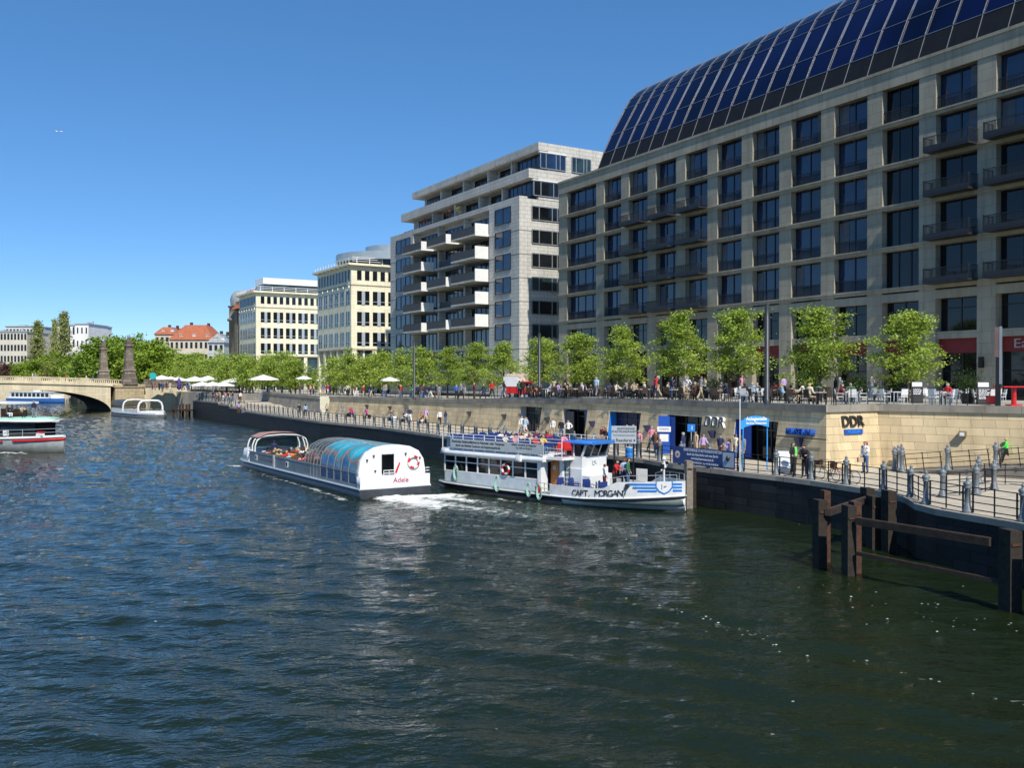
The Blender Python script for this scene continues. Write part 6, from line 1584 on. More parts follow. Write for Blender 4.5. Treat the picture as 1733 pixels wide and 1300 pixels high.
def bush(px, Y, s, label, z=None, leaf=LEAF5, pot=True):
    p = A(px, Y); t = thing('potted_bush', label, 'bush', (p.x, p.y, TZ(p.x, p.y) if z is None else z))
    if pot: b = MB(); b.lathe([(.28 * s, 0), (.36 * s, .55 * s)], n=12); b.build('pot', M_black, t)
    b = MB(); r = random.Random(int(px))
    for i in range(900):
        d = Vector((r.gauss(0, .33), r.gauss(0, .33), r.gauss(.0, .28))) * s; c = Vector((0, 0, 1.15 * s)) + d
        a_ = Vector((r.gauss(0, 1), r.gauss(0, 1), r.gauss(0, 1))).normalized() * .06; n_ = a_.cross(Vector((r.random(), r.random(), 1))).normalized() * .035
        b.add([c - a_, c + n_, c + a_, c - n_], [(0, 1, 2, 3)])
    for i in range(5): b.cyl((0, 0, .4 * s), (r.gauss(0, .2) * s, r.gauss(0, .2) * s, 1.1 * s), .02, n=4)
    b.build('foliage', leaf, t)
bush(1638, 56.5, 1.15, 'potted green bush between the white chairs and the menu board')
bush(1450, 60, 1.0, 'dark potted shrub behind the railing above the blue museum sign'); bush(1512, 62, 1.1, 'leafy dark shrub behind the first linden'); bush(1210, 68, 1.0, 'dark shrub behind the third linden')
bush(1048, 84, 1.2, 'broad dark shrub beside the fifth linden'); bush(1375, 62, .9, 'low shrub at the foot of the second linden')
p = A(1716, 52.5); t = thing('red_table', 'high red table with round pedestal at the terrace edge', 'table', (p.x, p.y, 5.82))
b = MB(); b.box(-.75, .75, -.35, .35, 1.05, 1.12); b.build('table_top', M_red, t); b = MB(); b.lathe([(.14, .08), (.12, 1.05)], n=14); b.build('pedestal', M_red, t); b = MB(); b.box(-.32, .32, -.32, .32, 0, .08); b.build('base', M_red, t)
p = A(1681, 53.6); t = thing('red_crate', 'bright red low box standing behind the information pillar', 'box', (p.x, p.y, 5.82)); b = MB(); b.box(-.3, .3, -.25, .25, .05, .5); b.build('body', M_red, t); b = MB(); b.box(-.32, .32, -.27, .27, .5, .55); b.build('lid', M_red, t)
def parasol(px, Y, apex_y, w_, label, grp='white beer garden parasols', m=M_parasol, z0=None):
    p = A(px, Y); z = TZ(p.x, p.y) if z0 is None else z0; h = ZA(apex_y, Y) - z; t = thing('parasol', label, 'parasol', (p.x, p.y, z), RN.uniform(-.3, .3), grp)
    b = MB(); k = 8; r = w_ / 2; top = (0, 0, h); rim = []
    for i in range(k): a = 2 * PI * (i + .5) / k; rr = r * (1.0 if True else .9); rim.append((rr * math.cos(a), rr * math.sin(a), h - .62 * (w_ / 4)))
    vs = [top] + rim + [(x, y, z_ - .18) for x, y, z_ in rim]
    b.add(vs, [(0, 1 + i, 1 + (i + 1) % k) for i in range(k)] + [(1 + i, 1 + k + i, 1 + k + (i + 1) % k, 1 + (i + 1) % k) for i in range(k)])
    b.build('canopy', m, t); b = MB(); b.cyl((0, 0, 0), (0, 0, h + .1), .04, n=8); b.build('pole', M_lgrey, t)
    b = MB(); b.box(-.3, .3, -.3, .3, 0, .08); b.build('base', M_dgrey, t)
zb_ = 4.45
for px, Y, ay, w_, lb in ((446, 160, 634, 5.2, 'largest white parasol standing alone before the yellow offices'), (342, 172, 646, 4.4, 'white parasol, first of three in line, nearest the bridge'), (360, 171, 646, 4.4, 'white parasol, middle one of three in line at the beer garden edge'),
    (378, 170, 646, 4.4, 'white parasol, one of three in line, nearest the stone slope'), (274, 205, 635, 5.4, 'white parasol closest to the bridge end'), (289, 207, 637, 4.6, 'white parasol second from the bridge end'), (302, 214, 638, 4.4, 'white parasol third from the bridge end'),
    (330, 190, 637, 5.6, 'white parasol behind the line of three on the bridge side'), (352, 196, 636, 4.8, 'small white parasol in the second line of the beer garden'), (398, 186, 639, 5.4, 'white parasol half hidden under the beer garden trees'), (422, 184, 638, 5.0, 'white parasol left of the largest one, under the trees'),
    (514, 160, 636, 2.9, 'small pale parasol in front of the square trimmed trees'), (548, 166, 639, 2.8, 'small pale parasol beside the yellow office corner'), (660, 127, 638, 2.7, 'white parasol under the lindens beside the far lamp post')):
    parasol(px, Y, ay, w_, lb)
p = A(303, 196); t = thing('closed_parasol', 'closed purple parasol near the bridge end', 'parasol', (p.x, p.y, 4.3)); b = MB(); b.lathe([(.1, .6), (.5, .9), (.32, 2.6), (.05, 3.3)], n=8); b.build('canopy', mat('purple_canvas', (.09, .06, .24), .8), t); b = MB(); b.cyl((0, 0, 0), (0, 0, 3.4), .05); b.build('pole', M_lgrey, t)
p = A(259, 202); t = thing('round_sign', 'round turquoise sign on a post at the bridge end', 'sign', (p.x, p.y, 5.0)); b = MB(); b.cyl((0, -.05, 2.9), (0, .05, 2.9), .75, n=20); b.build('disc', mat('turquoise_sign', (.03, .45, .42), .5), t); b = MB(); b.cyl((0, .1, 0), (0, .1, 3.4), .06); b.build('post', M_grey, t)
# red vintage truck
p = A(884, 98); t = thing('vintage_truck', 'small red vintage delivery truck with flower covered white top', 'truck', (p.x, p.y, TZ(p.x, p.y)), -.62)
b = MB(); ring = lambda x, w_, z0, z1: [(x, -w_, z0), (x, w_, z0), (x, w_, z1 - .1), (x, w_ - .1, z1), (x, -w_ + .1, z1), (x, -w_, z1 - .1)]
b.loft([ring(.1, .85, .45, 1.85), ring(.75, .85, .45, 1.85)], 0, False); b.loft([ring(.752, .82, .45, 1.15), ring(1.55, .72, .5, 1.05)], 0, True); b.build('cab', M_red, t)
b = MB(); b.box(-1.9, .08, -.9, .9, .55, 1.3); b.build('load_bed', M_red, t); b = MB(); b.box(-1.85, .05, -.88, .88, 1.302, 2.35); b.build('white_box', M_white, t)
b = MB(); b.add([(.76, -.7, 1.2), (.76, .7, 1.2), (.76, .64, 1.72), (.76, -.64, 1.72)], [(0, 1, 2, 3)]); b.box(.2, .65, -.865, -.852, 1.2, 1.7); b.box(.2, .65, .852, .865, 1.2, 1.7); b.build('window', M_winD, t)
for x in (-1.3, 1.15):
    for y_ in (-.8, .8): b = MB(); b.cyl((x, y_ - .09, .33), (x, y_ + .09, .33), .33, n=16); o1 = b.build('wheel', M_black, t); b = MB(); b.cyl((x, y_ - .1, .33), (x, y_ + .1, .33), .15, n=12); b.build('hub', M_lgrey, o1)
for y_ in (-.52, .52): b = MB(); b.cyl((1.5, y_, .85), (1.6, y_, .85), .13, n=12); b.build('headlight', M_lw, t)
b = MB(); b.box(1.56, 1.62, -.25, .25, .62, .92); b.build('grille', M_dgrey, t)
b = MB()
for i in range(420): c = Vector((RN.uniform(-1.9, .3), RN.uniform(-.95, .95), 2.35 + abs(RN.gauss(0, .14)))); b.add([c, c + Vector((.1, .03, .04)), c + Vector((.04, .08, .09))], [(0, 1, 2)])
b.build('flowers', mat('pale_flowers', (.72, .55, .45), .7, var=.3, vs=9), t)

# banner on the quay railing
qa, qb = Vector((9.75, 55.25)), Vector((12.42, 50.95)); qa, qb = [q_ + Vector((-.10, -.06)) * 1.0 for q_ in (qa, qb)]
Lb = (qb - qa).length; ex = (qb - qa).normalized(); t = thing('banner', 'long dark blue banner for city boat tours hung on the quay railing', 'banner', (qa.x, qa.y, 2.32), math.atan2(ex.y, ex.x))
mblue = mat('navy_banner_vinyl', (.012, .05, .20), .45, var=.06)
b = MB(); b.box(0, Lb, -.02, .0, 0, 1.02); b.build('sheet', mblue, t)
tx = lambda s_, sz, x, z, m_=M_lw, k=1.: text(s_, sz, (x, -.026, z), (1, 0, 0), (0, 0, 1), m_, 'lettering', t, .002, bold=.004, squeeze=k)
tx('EINSTÜNDIGE STADTRUNDFAHRTEN', .23, 2.5, .86, k=.80); tx('durch das historische und neue Berlin', .21, 2.5, .62, k=.8); tx('www.berlinerwassertaxi.de', .21, 2.5, .39, k=.8); tx('Tel. +49 30 65 88 02 03   Fax +49 30 65 88 02 04', .15, 2.5, .15, k=.85)
b = MB(); b.cyl((.42, -.024, .55), (.42, -.028, .55), .22, n=20); b.build('round_logo', mat('pale_logo', (.6, .6, .58), .6), t); b = MB(); b.box(.34, .5, -.034, -.03, .48, .6); b.build('logo_mark', M_red, t)
b = MB(); b.box(Lb - .92, Lb - .08, -.026, -.021, .1, .92); b.build('white_panel', mat('pale_panel', (.45, .5, .55), .6), t); b = MB(); b.lathe([(.05, 0), (.12, .12), (.14, .2), (.05, .3)], (Lb - .5, -.03, .45), 8); b.build('emblem', M_dgrey, t)
# landing stage sign and flagpole
t = thing('landing_stage_sign', 'arched bright blue landing stage sign on two poles at the quay', 'sign', (12.95, 51.6, PZ), .30)
b = MB(); n_ = 10; W_ = 1.62
for k in range(n_):
    x0, x1 = W_ * k / n_, W_ * (k + 1) / n_; a0 = .16 * math.sin(PI * k / n_); a1 = .16 * math.sin(PI * (k + 1) / n_)
    b.add([(x0, -.04, 2.42 + a0), (x1, -.04, 2.42 + a1), (x1, -.04, 2.92 + a1), (x0, -.04, 2.92 + a0), (x0, .02, 2.42 + a0), (x1, .02, 2.42 + a1), (x1, .02, 2.92 + a1), (x0, .02, 2.92 + a0)], [(0, 1, 2, 3), (7, 6, 5, 4), (0, 4, 5, 1), (3, 2, 6, 7)])
b.box(-.22, -.02, -.1, -.05, 2.35, 2.85); b.build('panel', mat('sky_blue_vinyl', (.04, .33, .80), .45, var=.05), t)
text('Anlegestelle', .27, (W_ / 2, -.052, 2.90), (1, 0, 0), (0, 0, 1), M_lw, 'lettering', t, .004, bold=.01); text('Berliner Wassertaxi', .16, (W_ / 2, -.052, 2.66), (1, 0, 0), (0, 0, 1), M_lw, 'lettering', t, .004, bold=.006)
for x in (.02, W_ - .05): b = MB(); b.cyl((x, .06, 0), (x, .06, 2.9), .035); b.build('post', mat('sky_blue_vinyl', (0, 0, 0)), t)
t = thing('flagpole', 'slim white pole rising from the quay edge at the end of the banner', 'pole', (12.55, 50.75, 2.2)); b = MB(); b.cyl((0, 0, 0), (0, 0, 3.95), .035, .028); b.build('mast', M_white, t); b = MB(); b.sphere((0, 0, 3.98), .05); b.build('finial', M_white, t)
# white board sign on black poles at the jetty
p = A(1056, 56.6); t = thing('tour_sign', 'pale grey boat tour board on two black poles above the jetty', 'sign', (p.x, p.y, .6), -.12)
b = MB(); b.box(-.76, .76, -.03, .03, 2.78, 3.86); b.build('board', mat('pale_sign_board', (.42, .46, .48), .6, var=.04), t)
for x in (-.58, .58): b = MB(); b.cyl((x, .06, -.8), (x, .06, 2.95), .045); b.build('pole', M_black, t)
for s_, sz, x, z in (('EINSTÜNDIGE', .17, .12, 3.68), ('STADTRUNDFAHRTEN', .17, .12, 3.5), ('Durch das historische und neue Berlin', .085, 0, 3.28), ('Reederei', .27, 0, 2.97)): text(s_, sz, (x, -.036, z), (1, 0, 0), (0, 0, 1), M_lb, 'lettering', t, .002, bold=.003)
for x in (-.63, .63): b = MB(); b.cyl((x, -.032, 2.97), (x, -.038, 2.97), .06, n=10); b.build('anchor_mark', M_dgrey, t)
# floating jetty
p = A(1052, 58.0); t = thing('landing_stage', 'small floating landing stage between the quay and the excursion boat', 'jetty', (p.x, p.y, 0), -.72)
b = MB(); b.box(-3.4, 3.2, -.8, .9, .25, .62); b.build('deck', mat('pale_planks', (.40, .36, .28), .8, var=.15, vs=3), t); b = MB(); b.box(-3.3, 3.1, -.7, .8, -.3, .249); b.build('float', M_dgrey, t); b = MB(); b.box(.9, 1.7, .3, .34, .62, 1.75); b.build('sign_panel', M_white, t)
# barrel, kiosk stand, board, bin, pile
p = A(1066, 60.2); t = thing('barrel', 'blue plastic barrel at the quay edge under the tour board', 'barrel', (p.x, p.y, PZ)); b = MB(); b.lathe([(.27, 0), (.30, .05), (.30, .3), (.285, .32), (.30, .34), (.30, .62), (.28, .66), (.27, .68)], n=14); b.build('body', mat('blue_barrel', (.03, .22, .62), .4), t); b = MB(); b.lathe([(.25, .68), (.25, .7)], n=14); b.build('lid', M_white, t)
p = A(1124, 63.2); t = thing('ticket_stand', 'blue ticket sign stand with white panels by the museum entrance', 'sign', (p.x, p.y, PZ), -.2)
b = MB(); b.box(-.4, .4, -.12, .12, 0, 1.5); b.box(-.38, .38, -.1, .1, 1.9, 2.6); b.build('blue_panel', M_blue, t); b = MB(); b.box(-.46, .46, -.2, -.06, 1.52, 1.88); b.box(-.3, .3, -.14, -.121, .85, 1.35); b.build('white_panel', M_white, t)
text('TICKETS', .17, (0, -.206, 1.7), (1, 0, 0), (0, 0, 1), M_lb, 'lettering', t, .002)
p = A(1170, 62); t = thing('info_stand', 'small blue and white i sign on a pole in the museum doorway', 'sign', (p.x, p.y, PZ), -.2); b = MB(); b.cyl((0, 0, 0), (0, 0, 2.1), .03); b.build('pole', M_lgrey, t); b = MB(); b.box(-.25, .25, -.06, -.03, 1.6, 2.1); b.build('panel', M_blue2, t); text('i', .4, (.05, -.066, 1.85), (1, 0, 0), (0, 0, 1), M_lw, 'lettering', t, .002, bold=.01)
p = A(1328, 51.0); t = thing('display_board', 'white folding display board standing behind the quay railing', 'board', (p.x, p.y, PZ), -.35)
b = MB(); b.add([(-.35, -.2, 0), (.35, -.2, 0), (.35, .05, 1.15), (-.35, .05, 1.15), (-.35, -.17, 0), (.35, -.17, 0), (.35, .08, 1.15), (-.35, .08, 1.15)], [(0, 1, 2, 3), (7, 6, 5, 4), (0, 4, 5, 1), (1, 5, 6, 2), (2, 6, 7, 3), (3, 7, 4, 0)]); b.build('panel', M_white, t)
b = MB(); b.box(-.3, .5, -.7, -.25, .32, .36); b.bar((-.25, -.65, 0), (-.25, -.3, .33), .03); b.bar((.45, -.65, 0), (.45, -.3, .33), .03); b.build('foot', M_white, t)
p = A(667, 97.5); t = thing('litter_bin', 'pale cylindrical litter bin at the railing below the sandstone wall', 'litter bin', (p.x, p.y, PZ)); b = MB(); b.lathe([(.26, 0), (.30, .08), (.30, .95), (.27, 1.0)], n=14); b.build('body', M_lgrey, t); b = MB(); b.lathe([(.31, 1.0), (.24, 1.12), (.1, 1.16)], n=14); b.build('lid', M_white, t)
# bicycles
def bicycle(x, y, ang, label, m):
    t = thing('bicycle', label, 'bicycle', (x, y, PZ), ang, 'bicycles parked at the quay railing')
    for cx in (-.54, .54):
        b = MB(); n_ = 20; pts = [(cx + .34 * math.cos(2 * PI * i / n_), 0, .34 + .34 * math.sin(2 * PI * i / n_)) for i in range(n_ + 1)]; b.tube(pts, .018, 5); o1 = b.build('wheel', M_black, t)
        b = MB()
        for i in range(8): a = PI * 2 * i / 8; b.cyl((cx, 0, .34), (cx + .33 * math.cos(a), 0, .34 + .33 * math.sin(a)), .004, n=3)
        b.cyl((cx, -.04, .34), (cx, .04, .34), .03); b.build('spoke', M_lgrey, o1)
    b = MB(); A_ = (-.54, 0, .34); B_ = (-.1, 0, .32); C_ = (-.22, 0, .82); D_ = (.36, 0, .86); E_ = (.54, 0, .34)
    for p_, q_ in ((A_, B_), (A_, C_), (B_, C_), (C_, (.34, 0, .72)), (B_, (.36, 0, .7)), (D_, E_)): b.cyl(p_, q_, .018, n=6)
    b.cyl(C_, (-.25, 0, .95), .014); b.cyl(D_, (.33, 0, 1.02), .014); b.build('frame', m, t)
    b = MB(); b.box(-.38, -.12, -.06, .06, .95, 1.0); b.build('saddle', M_black, t)
    b = MB(); b.cyl((.33, -.28, 1.03), (.33, .28, 1.03), .014); b.cyl((.33, .28, 1.03), (.2, .27, 1.02), .016); b.cyl((.33, -.28, 1.03), (.2, -.27, 1.02), .016); b.build('handlebar', M_dgrey, t)
    b = MB(); b.box(-.12, -.08, -.12, .12, .2, .24); b.cyl((-.1, -.06, .32), (-.1, .06, .32), .06); b.build('crank', M_dgrey, t)
    b = MB(); b.box(.42, .66, -.14, .14, .75, .98); b.build('basket', M_rust, t)
p1 = A(1402, 46.8); p2 = A(1428, 45.4)
bicycle(p1.x, p1.y, 2.15, 'dark bicycle leaning behind the railing nearest the museum wall corner', M_dgrey); bicycle(p2.x, p2.y, 2.3, 'bicycle with rusty basket nearer the lone walking woman', M_dred)
# benches along the sandstone wall
def bench(px, s_, M_, label):
    x = px_on(*s_, px); t = thing('bench', label, 'bench', group='benches along the sandstone wall'); t.matrix_world = M_ @ Matrix.Translation((x, -1.25, PZ))
    b = MB(); b.box(-1.0, 1.0, -.25, .25, .42, .48); b.build('seat', M_timber, t)
    for xx in (-.8, .8): b = MB(); b.box(xx - .05, xx + .05, -.22, .22, 0, .42); b.build('leg', M_black, t)
    return t.matrix_world.copy()
bm_ = [bench(610, sC, MC, 'wooden bench below the far wall lamp, farthest of the row'), bench(636, sC, MC, 'wooden bench under the person in magenta'), bench(681, sC, MC, 'wooden bench right of the litter bin'), bench(703, sC, MC, 'wooden bench in the middle of the seated group'), bench(733, sC, MC, 'wooden bench beside the two standing men')]

# timber dolphins and piles
def pile(x, y, top, w_, label, m=M_timber, a=.3, n=1):
    t = thing('timber_pile', label, 'timber pile', (x, y, 0), a, 'timber piles beside the quay')
    b = MB(); r = RN
    b.add([(-w_, -w_, -2), (w_, -w_, -2), (w_, w_, -2), (-w_, w_, -2), (-w_ * .97, -w_ * .97, top), (w_ * .97, -w_, top - .03), (w_, w_ * .95, top - .01), (-w_, w_, top + .02)], [(0, 1, 5, 4), (1, 2, 6, 5), (2, 3, 7, 6), (3, 0, 4, 7), (4, 5, 6, 7)]); b.build('shaft', m, t)
    b = MB()
    b.box(w_ + .002, w_ + .03, -w_ * .5, w_ * .4, .6, top * .92); b.box(-w_ * .8, w_ * .7, -w_ - .03, -w_ - .002, top - .5, top - .42); b.build('iron_strap', M_rust, t)
for x, y, top, w_, lb, m_ in ((12.55, 34.3, 2.66, .19, 'dark square timber pile nearest the camera end of the upper beam', M_timber), (13.0, 34.9, 2.72, .17, 'reddish timber pile behind the front dark pile', M_rust), (12.0, 35.9, 2.66, .2, 'outermost dark timber pile on the open water side', M_timber),
    (12.55, 36.9, 2.9, .15, 'short rusty pile stub between the outer piles', M_rust), (15.9, 41.2, 2.50, .22, 'timber pile close to the quay, highest of the rear pair on the stern side', M_timber), (15.65, 39.9, 2.3, .22, 'broad squat timber pile in the middle of the group', M_timber), (16.05, 39.2, 2.62, .22, 'tall timber pile directly under the quay kerb', M_timber),
    (15.75, 29.1, 2.62, .24, 'thick timber pile at the far end of the upper beam', M_timber), (16.2, 27.9, 2.62, .2, 'timber pile beside the thick one, at the water corner', M_timber), (14.2, 38.4, 1.5, .16, 'low pale pile stub behind the lower beam', M_timber)):
    pile(x, y, top, w_, lb, m_)
def beam(p, q, w_, h, label):
    t = thing('timber_beam', label, 'timber beam', group='timber beams between the piles'); b = MB(); b.bar(p, q, w_, h); b.build('beam_body', M_timber, t); b = MB(); P_, Q_ = Vector(p), Vector(q); e_ = (Q_ - P_).normalized()
    b.bar(P_ + Vector((0, 0, h / 2 + .005)), Q_ + Vector((0, 0, h / 2 + .005)), w_ * .35, .02); b.build('iron_rail', M_rust, t)
beam((12.75, 34.0, 2.12), (15.35, 29.5, 2.14), .24, .26, 'upper horizontal timber fender beam with rusty rail')
beam((12.75, 34.0, .92), (15.6, 29.2, .9), .16, .14, 'lower horizontal timber beam close to the water')
beam((12.2, 35.6, 2.2), (15.8, 41.0, 2.0), .22, .26, 'cross beam running back to the quay piles')
pile(9.95, 51.9, 2.75, .19, 'grey mooring pile at the bow of the excursion boat', mat('grey_timber', (.24, .21, .17), .9, var=.25, vs=5), .2)
pile(10.3, 52.3, 2.3, .12, 'thin pile behind the grey mooring pile', M_timber)
for i, (px, Y) in enumerate(((1206, 50.5), (1375, 46.3), (1508, 41.8))):
    pass
# wooden landing at the raised quay end
t = thing('landing_platform', 'small wooden landing platform at the raised end of the quay', 'landing platform', (-61.8, 176.2, 0), -.5)
b = MB(); b.box(-4, 0, -.6, 2.2, 1.1, 1.35); b.build('deck', M_timber, t); b = MB()
for x in (-3.8, -2, -.2): b.box(x - .15, x + .15, -.5, -.2, -1, 2.4); b.box(x - .15, x + .15, 1.8, 2.1, -1, 2.4)
b.build('post', M_rust, t)
# aeroplane
t = thing('aeroplane', 'tiny white aeroplane high in the clear sky', 'aeroplane', tuple(A(102, 2600, ZA(223, 2600))), .1)
b = MB(); b.cyl((-9, 0, 0), (9, 0, .3), .9, .9, 10); b.build('fuselage', M_white, t); b = MB(); b.add([(-2, 0, 0), (3, 0, 0), (-5, 9, .5), (-7, 9, .5)], [(0, 1, 2, 3)]); b.add([(-2, 0, 0), (3, 0, 0), (-5, -9, .5), (-7, -9, .5)], [(3, 2, 1, 0)]); b.build('wing', M_white, t); b = MB(); b.add([(-9, 0, .5), (-6, 0, .5), (-9, 0, 3.4), (-10.5, 0, 3.4)], [(0, 1, 2, 3)]); b.build('tail_fin', M_white, t)

# ------------------------------------------------------------------ terrace furniture
def mk_table(m_top, m_leg, cloth=None):
    t = thing('cafe_table', None, 'table'); b = MB(); b.box(-.38, .38, -.38, .38, .71, .75); b.build('table_top', m_top, t)
    for x in (-.33, .33):
        for y in (-.33, .33): b = MB(); b.box(x - .025, x + .025, y - .025, y + .025, 0, .71); b.build('leg', m_leg, t)
    return proto_tree(t)
def mk_chair(m1, m2):
    t = thing('cafe_chair', None, 'chair'); b = MB(); b.box(-.22, .22, -.22, .22, .43, .47); b.build('seat', m1, t)
    b = MB(); b.add([(-.22, -.22, .5), (-.22, .22, .5), (-.29, .21, .92), (-.29, -.21, .92), (-.19, -.22, .5), (-.19, .22, .5), (-.26, .21, .92), (-.26, -.21, .92)], [(0, 3, 2, 1), (4, 5, 6, 7), (0, 1, 5, 4), (1, 2, 6, 5), (2, 3, 7, 6), (3, 0, 4, 7)])
    b.box(-.26, .16, -.25, -.21, .64, .67); b.box(-.26, .16, .21, .25, .64, .67); b.build('backrest', m1, t)
    for x in (-.2, .2):
        for y in (-.2, .2): b = MB(); b.box(x - .016, x + .016, y - .016, y + .016, 0, .64 if x > 0 else .5); b.build('leg', m2, t)
    return proto_tree(t)
M_wick = mat('dark_brown_wicker', (.06, .04, .03), .8, var=.2); M_wt = mat('pale_table_top', (.62, .58, .52), .6, var=.08)
TW, TD = mk_table(M_white, M_lgrey), mk_table(M_wt, M_black); CW, CD = mk_chair(M_white, M_lgrey), mk_chair(M_wick, M_black)
LP = [(p_.x, p_.y) for p_ in (A(px, Y) for px, Y, a, c in spec)]
def near_tree(x, y):
    i = min(range(len(LP)), key=lambda k: (LP[k][0] - x) ** 2 + (LP[k][1] - y) ** 2); return ORD[i]
def ywall(px):
    if px > 1491: return 54.4 - (px - 1491) / 242. * 4.6
    if px > 1399: return 53.4
    s_ = sA if px > 1090 else sB if px > 748 else sC
    d = px_on(*s_, px); a = Vector(s_[0]); c = Vector(s_[1]); return (a + (c - a).normalized() * d).y
FR_ = random.Random(3); SEATED = 0; TAB = []
def free(x, y, r): return all((x - a) ** 2 + (y - c) ** 2 > r * r for a, c in TAB + LP)
for px in list(range(905, 1430, 24)) + list(range(1436, 1720, 26)):
    yw = ywall(px) + 2.0; yh = 112803. / (px + 15) - 3.0
    for k, f in enumerate((.0, .30, .62)):
        Y = lerp(yw, yh, f) + FR_.uniform(-.4, .4); p = A(px + FR_.uniform(-6, 6), Y); x, y = p.x, p.y
        if not free(x, y, 1.75) or (860 < px < 915 and Y > 92) or FR_.random() < .12: continue
        if (Vector((x, y)) - Vector(tuple(A(1716, 52.5))[:2])).length < 1.6: continue
        TAB.append((x, y)); white = px > 1425 or FR_.random() < .12; z = TZ(x, y); a = FR_.uniform(0, 1.5)
        nt = near_tree(x, y); c_ = 'white' if white else 'dark'
        dup(TW if white else TD, (x, y, z), a, '%s square cafe table nearest the %s linden of the terrace row' % ('white' if white else 'pale topped', nt), 'terrace cafe tables')
        for q in range(4 if FR_.random() < .4 else 2):
            aa = a + PI / 2 * q * (1 if True else 2); cx, cy = x - .68 * math.cos(aa), y - .68 * math.sin(aa)
            dup(CW if white else CD, (cx, cy, z), aa, '%s cafe chair with arms nearest the %s linden of the terrace row' % (c_, nt), 'terrace cafe chairs')
            if FR_.random() < (.34 if white else .56) and SEATED < 76:
                SEATED += 1; someone(TM(cx, cy, z - .01, aa), ['sit', 'sit_fwd'], 'near the %s linden' % nt, 'guests on the terrace', True)
for T_ in (TW, TD, CW, CD): drop(T_)
print('seated', SEATED, 'tables', len(TAB))
# standing and walking on the terrace
for i in range(26):
    px = FR_.uniform(890, 1500); Y = lerp(ywall(px) + 1.2, 112803. / (px + 15) - 2.5, FR_.random() ** 1.6); p = A(px, Y)
    if not free(p.x, p.y, 1.0): continue
    someone(TM(p.x, p.y, TZ(p.x, p.y), FR_.uniform(0, 6.3)), ['stand', 'walk', 'walk', 'akimbo', 'phone'], 'by the %s linden' % near_tree(p.x, p.y), 'people on the terrace')
for i in range(34):
    px = FR_.uniform(600, 890); Y = ywall(px) + FR_.choice([1.3, 1.6, 2.2, 3.5, 5, 7]); p = A(px, Y)
    if not free(p.x, p.y, .6): continue
    someone(TM(p.x, p.y, TZ(p.x, p.y), FR_.uniform(0, 6.3)), ['stand', 'walk', 'walk', 'akimbo', 'lean'], 'behind the far railing', 'people on the far terrace', px > 780)
    TAB.append((p.x, p.y))
# beer garden crowd (far): one mesh each
ctr = 0
for i in range(66):
    px = FR_.uniform(318, 600) if i > 14 else FR_.uniform(255, 322); Y = (FR_.uniform(158, 196) if px < 470 else FR_.uniform(142, 168)) if px > 322 else FR_.uniform(196, 208); p = A(px, Y)
    zz = TZ(p.x, p.y)
    if px < 322: zz = 4.75 if Y < 206 else TZ(p.x, p.y)
    hp = [(-28.6, 137.2), (-45, 165), (-53.5, 177)]
    if px > 322 and p.x < piecewise(p.y, [(137.2, -28.6), (165, -45), (177, -53.5), (190, -60), (206, -72)]) + 1.5: continue
    someone(TM(p.x, p.y, zz, FR_.uniform(0, 6.3)), ['stand', 'walk', 'akimbo', 'lean'], 'in the beer garden crowd', 'beer garden crowd', False)
    ctr += 1
for i in range(20):
    px = FR_.uniform(326, 392); Y = FR_.uniform(158, 176); q = piecewise(Y, [(147, -43), (153.3, -47), (160, -51), (177.6, -61.5)]); x = q + FR_.uniform(.9, 4.5)
    someone(TM(x, Y, QZ(Y) + .01, FR_.uniform(0, 6.3)), ['stand', 'walk', 'akimbo', 'lean'], 'on the raised quay end', 'people on the raised quay end', False)
for i in range(12):
    x = FR_.uniform(-30, 12); q = BRM @ Vector((x, FR_.uniform(1, 3.5) if x < -4 or x > 5 else 4, bz(x) - 1.0))
    someone(TM(q.x, q.y, q.z, FR_.choice([.6, 3.7])), ['walk', 'stand'], 'crossing the arch bridge', 'people on the arch bridge', False)
for i, px in enumerate((404, 411, 506, 517)):
    p = P(px, 701 if px < 450 else 705, PZ)
    someone(TM(p.x, min(p.y, 145), PZ + .01, 2.0), ['walk', 'stand'], 'on the far promenade', 'people on the far promenade', False)

# promenade people placed from the photograph
G = 'people on the promenade'
def at(px, py, z=PZ): return P(px, py, z)
def put(px, Y, face, pose, top, legs, hair, label, z=PZ + .01, s=1., lh=False, group=G): p = A(px, Y); return person(TM(p.x, p.y, z, face), pose, top, legs, hair, label, s, 0, group, True, lh)
put(1465, 50.2, -2.6, 'phone', 'white', 'denim blue', 'red', 'red haired woman in white top and jeans walking alone below the DDR sign', lh=True)
t = thing('handbag', 'beige handbag beside the lone walking woman', 'bag', tuple(A(1456, 50.1, PZ + .62)), .3); b = MB(); b.box(-.16, .16, -.07, .07, 0, .26); b.build('body', mat('beige_leather', (.5, .36, .22), .6), t); b = MB(); b.tube([(-.12, 0, .26), (0, 0, .42), (.12, 0, .26)], .01, 4); b.build('strap', M_wick, t)
put(1341, 49.3, -.6, 'akimbo', 'black', 'black', 'brown', 'brown haired person in black jacket by the white display board')
put(1346, 50.0, 2.8, 'stand', 'lime green', 'black', 'dark', 'person in lime green top behind the one in black', s=.96)
put(1363, 48.0, -2.2, 'lean', 'black', 'black', 'dark', 'dark haired person all in black leaning on the quay railing')
put(1368, 48.5, -2.4, 'bow', 'black', 'navy', 'brown', 'brown haired person in black bent over the railing beside another', s=.97)
put(1233, 52.9, 2.9, 'phone', 'lilac', 'navy', 'brown', 'long haired woman in lilac jacket behind the blue banner', lh=True)
put(1157, 58.8, 2.6, 'stand', 'navy', 'grey', 'grey', 'grey haired man in navy at the railing before the museum doorway')
put(1110, 60.6, -2.0, 'walk', 'brown', 'denim blue', 'brown', 'woman in brown top with red bag walking at the quay edge', lh=True)
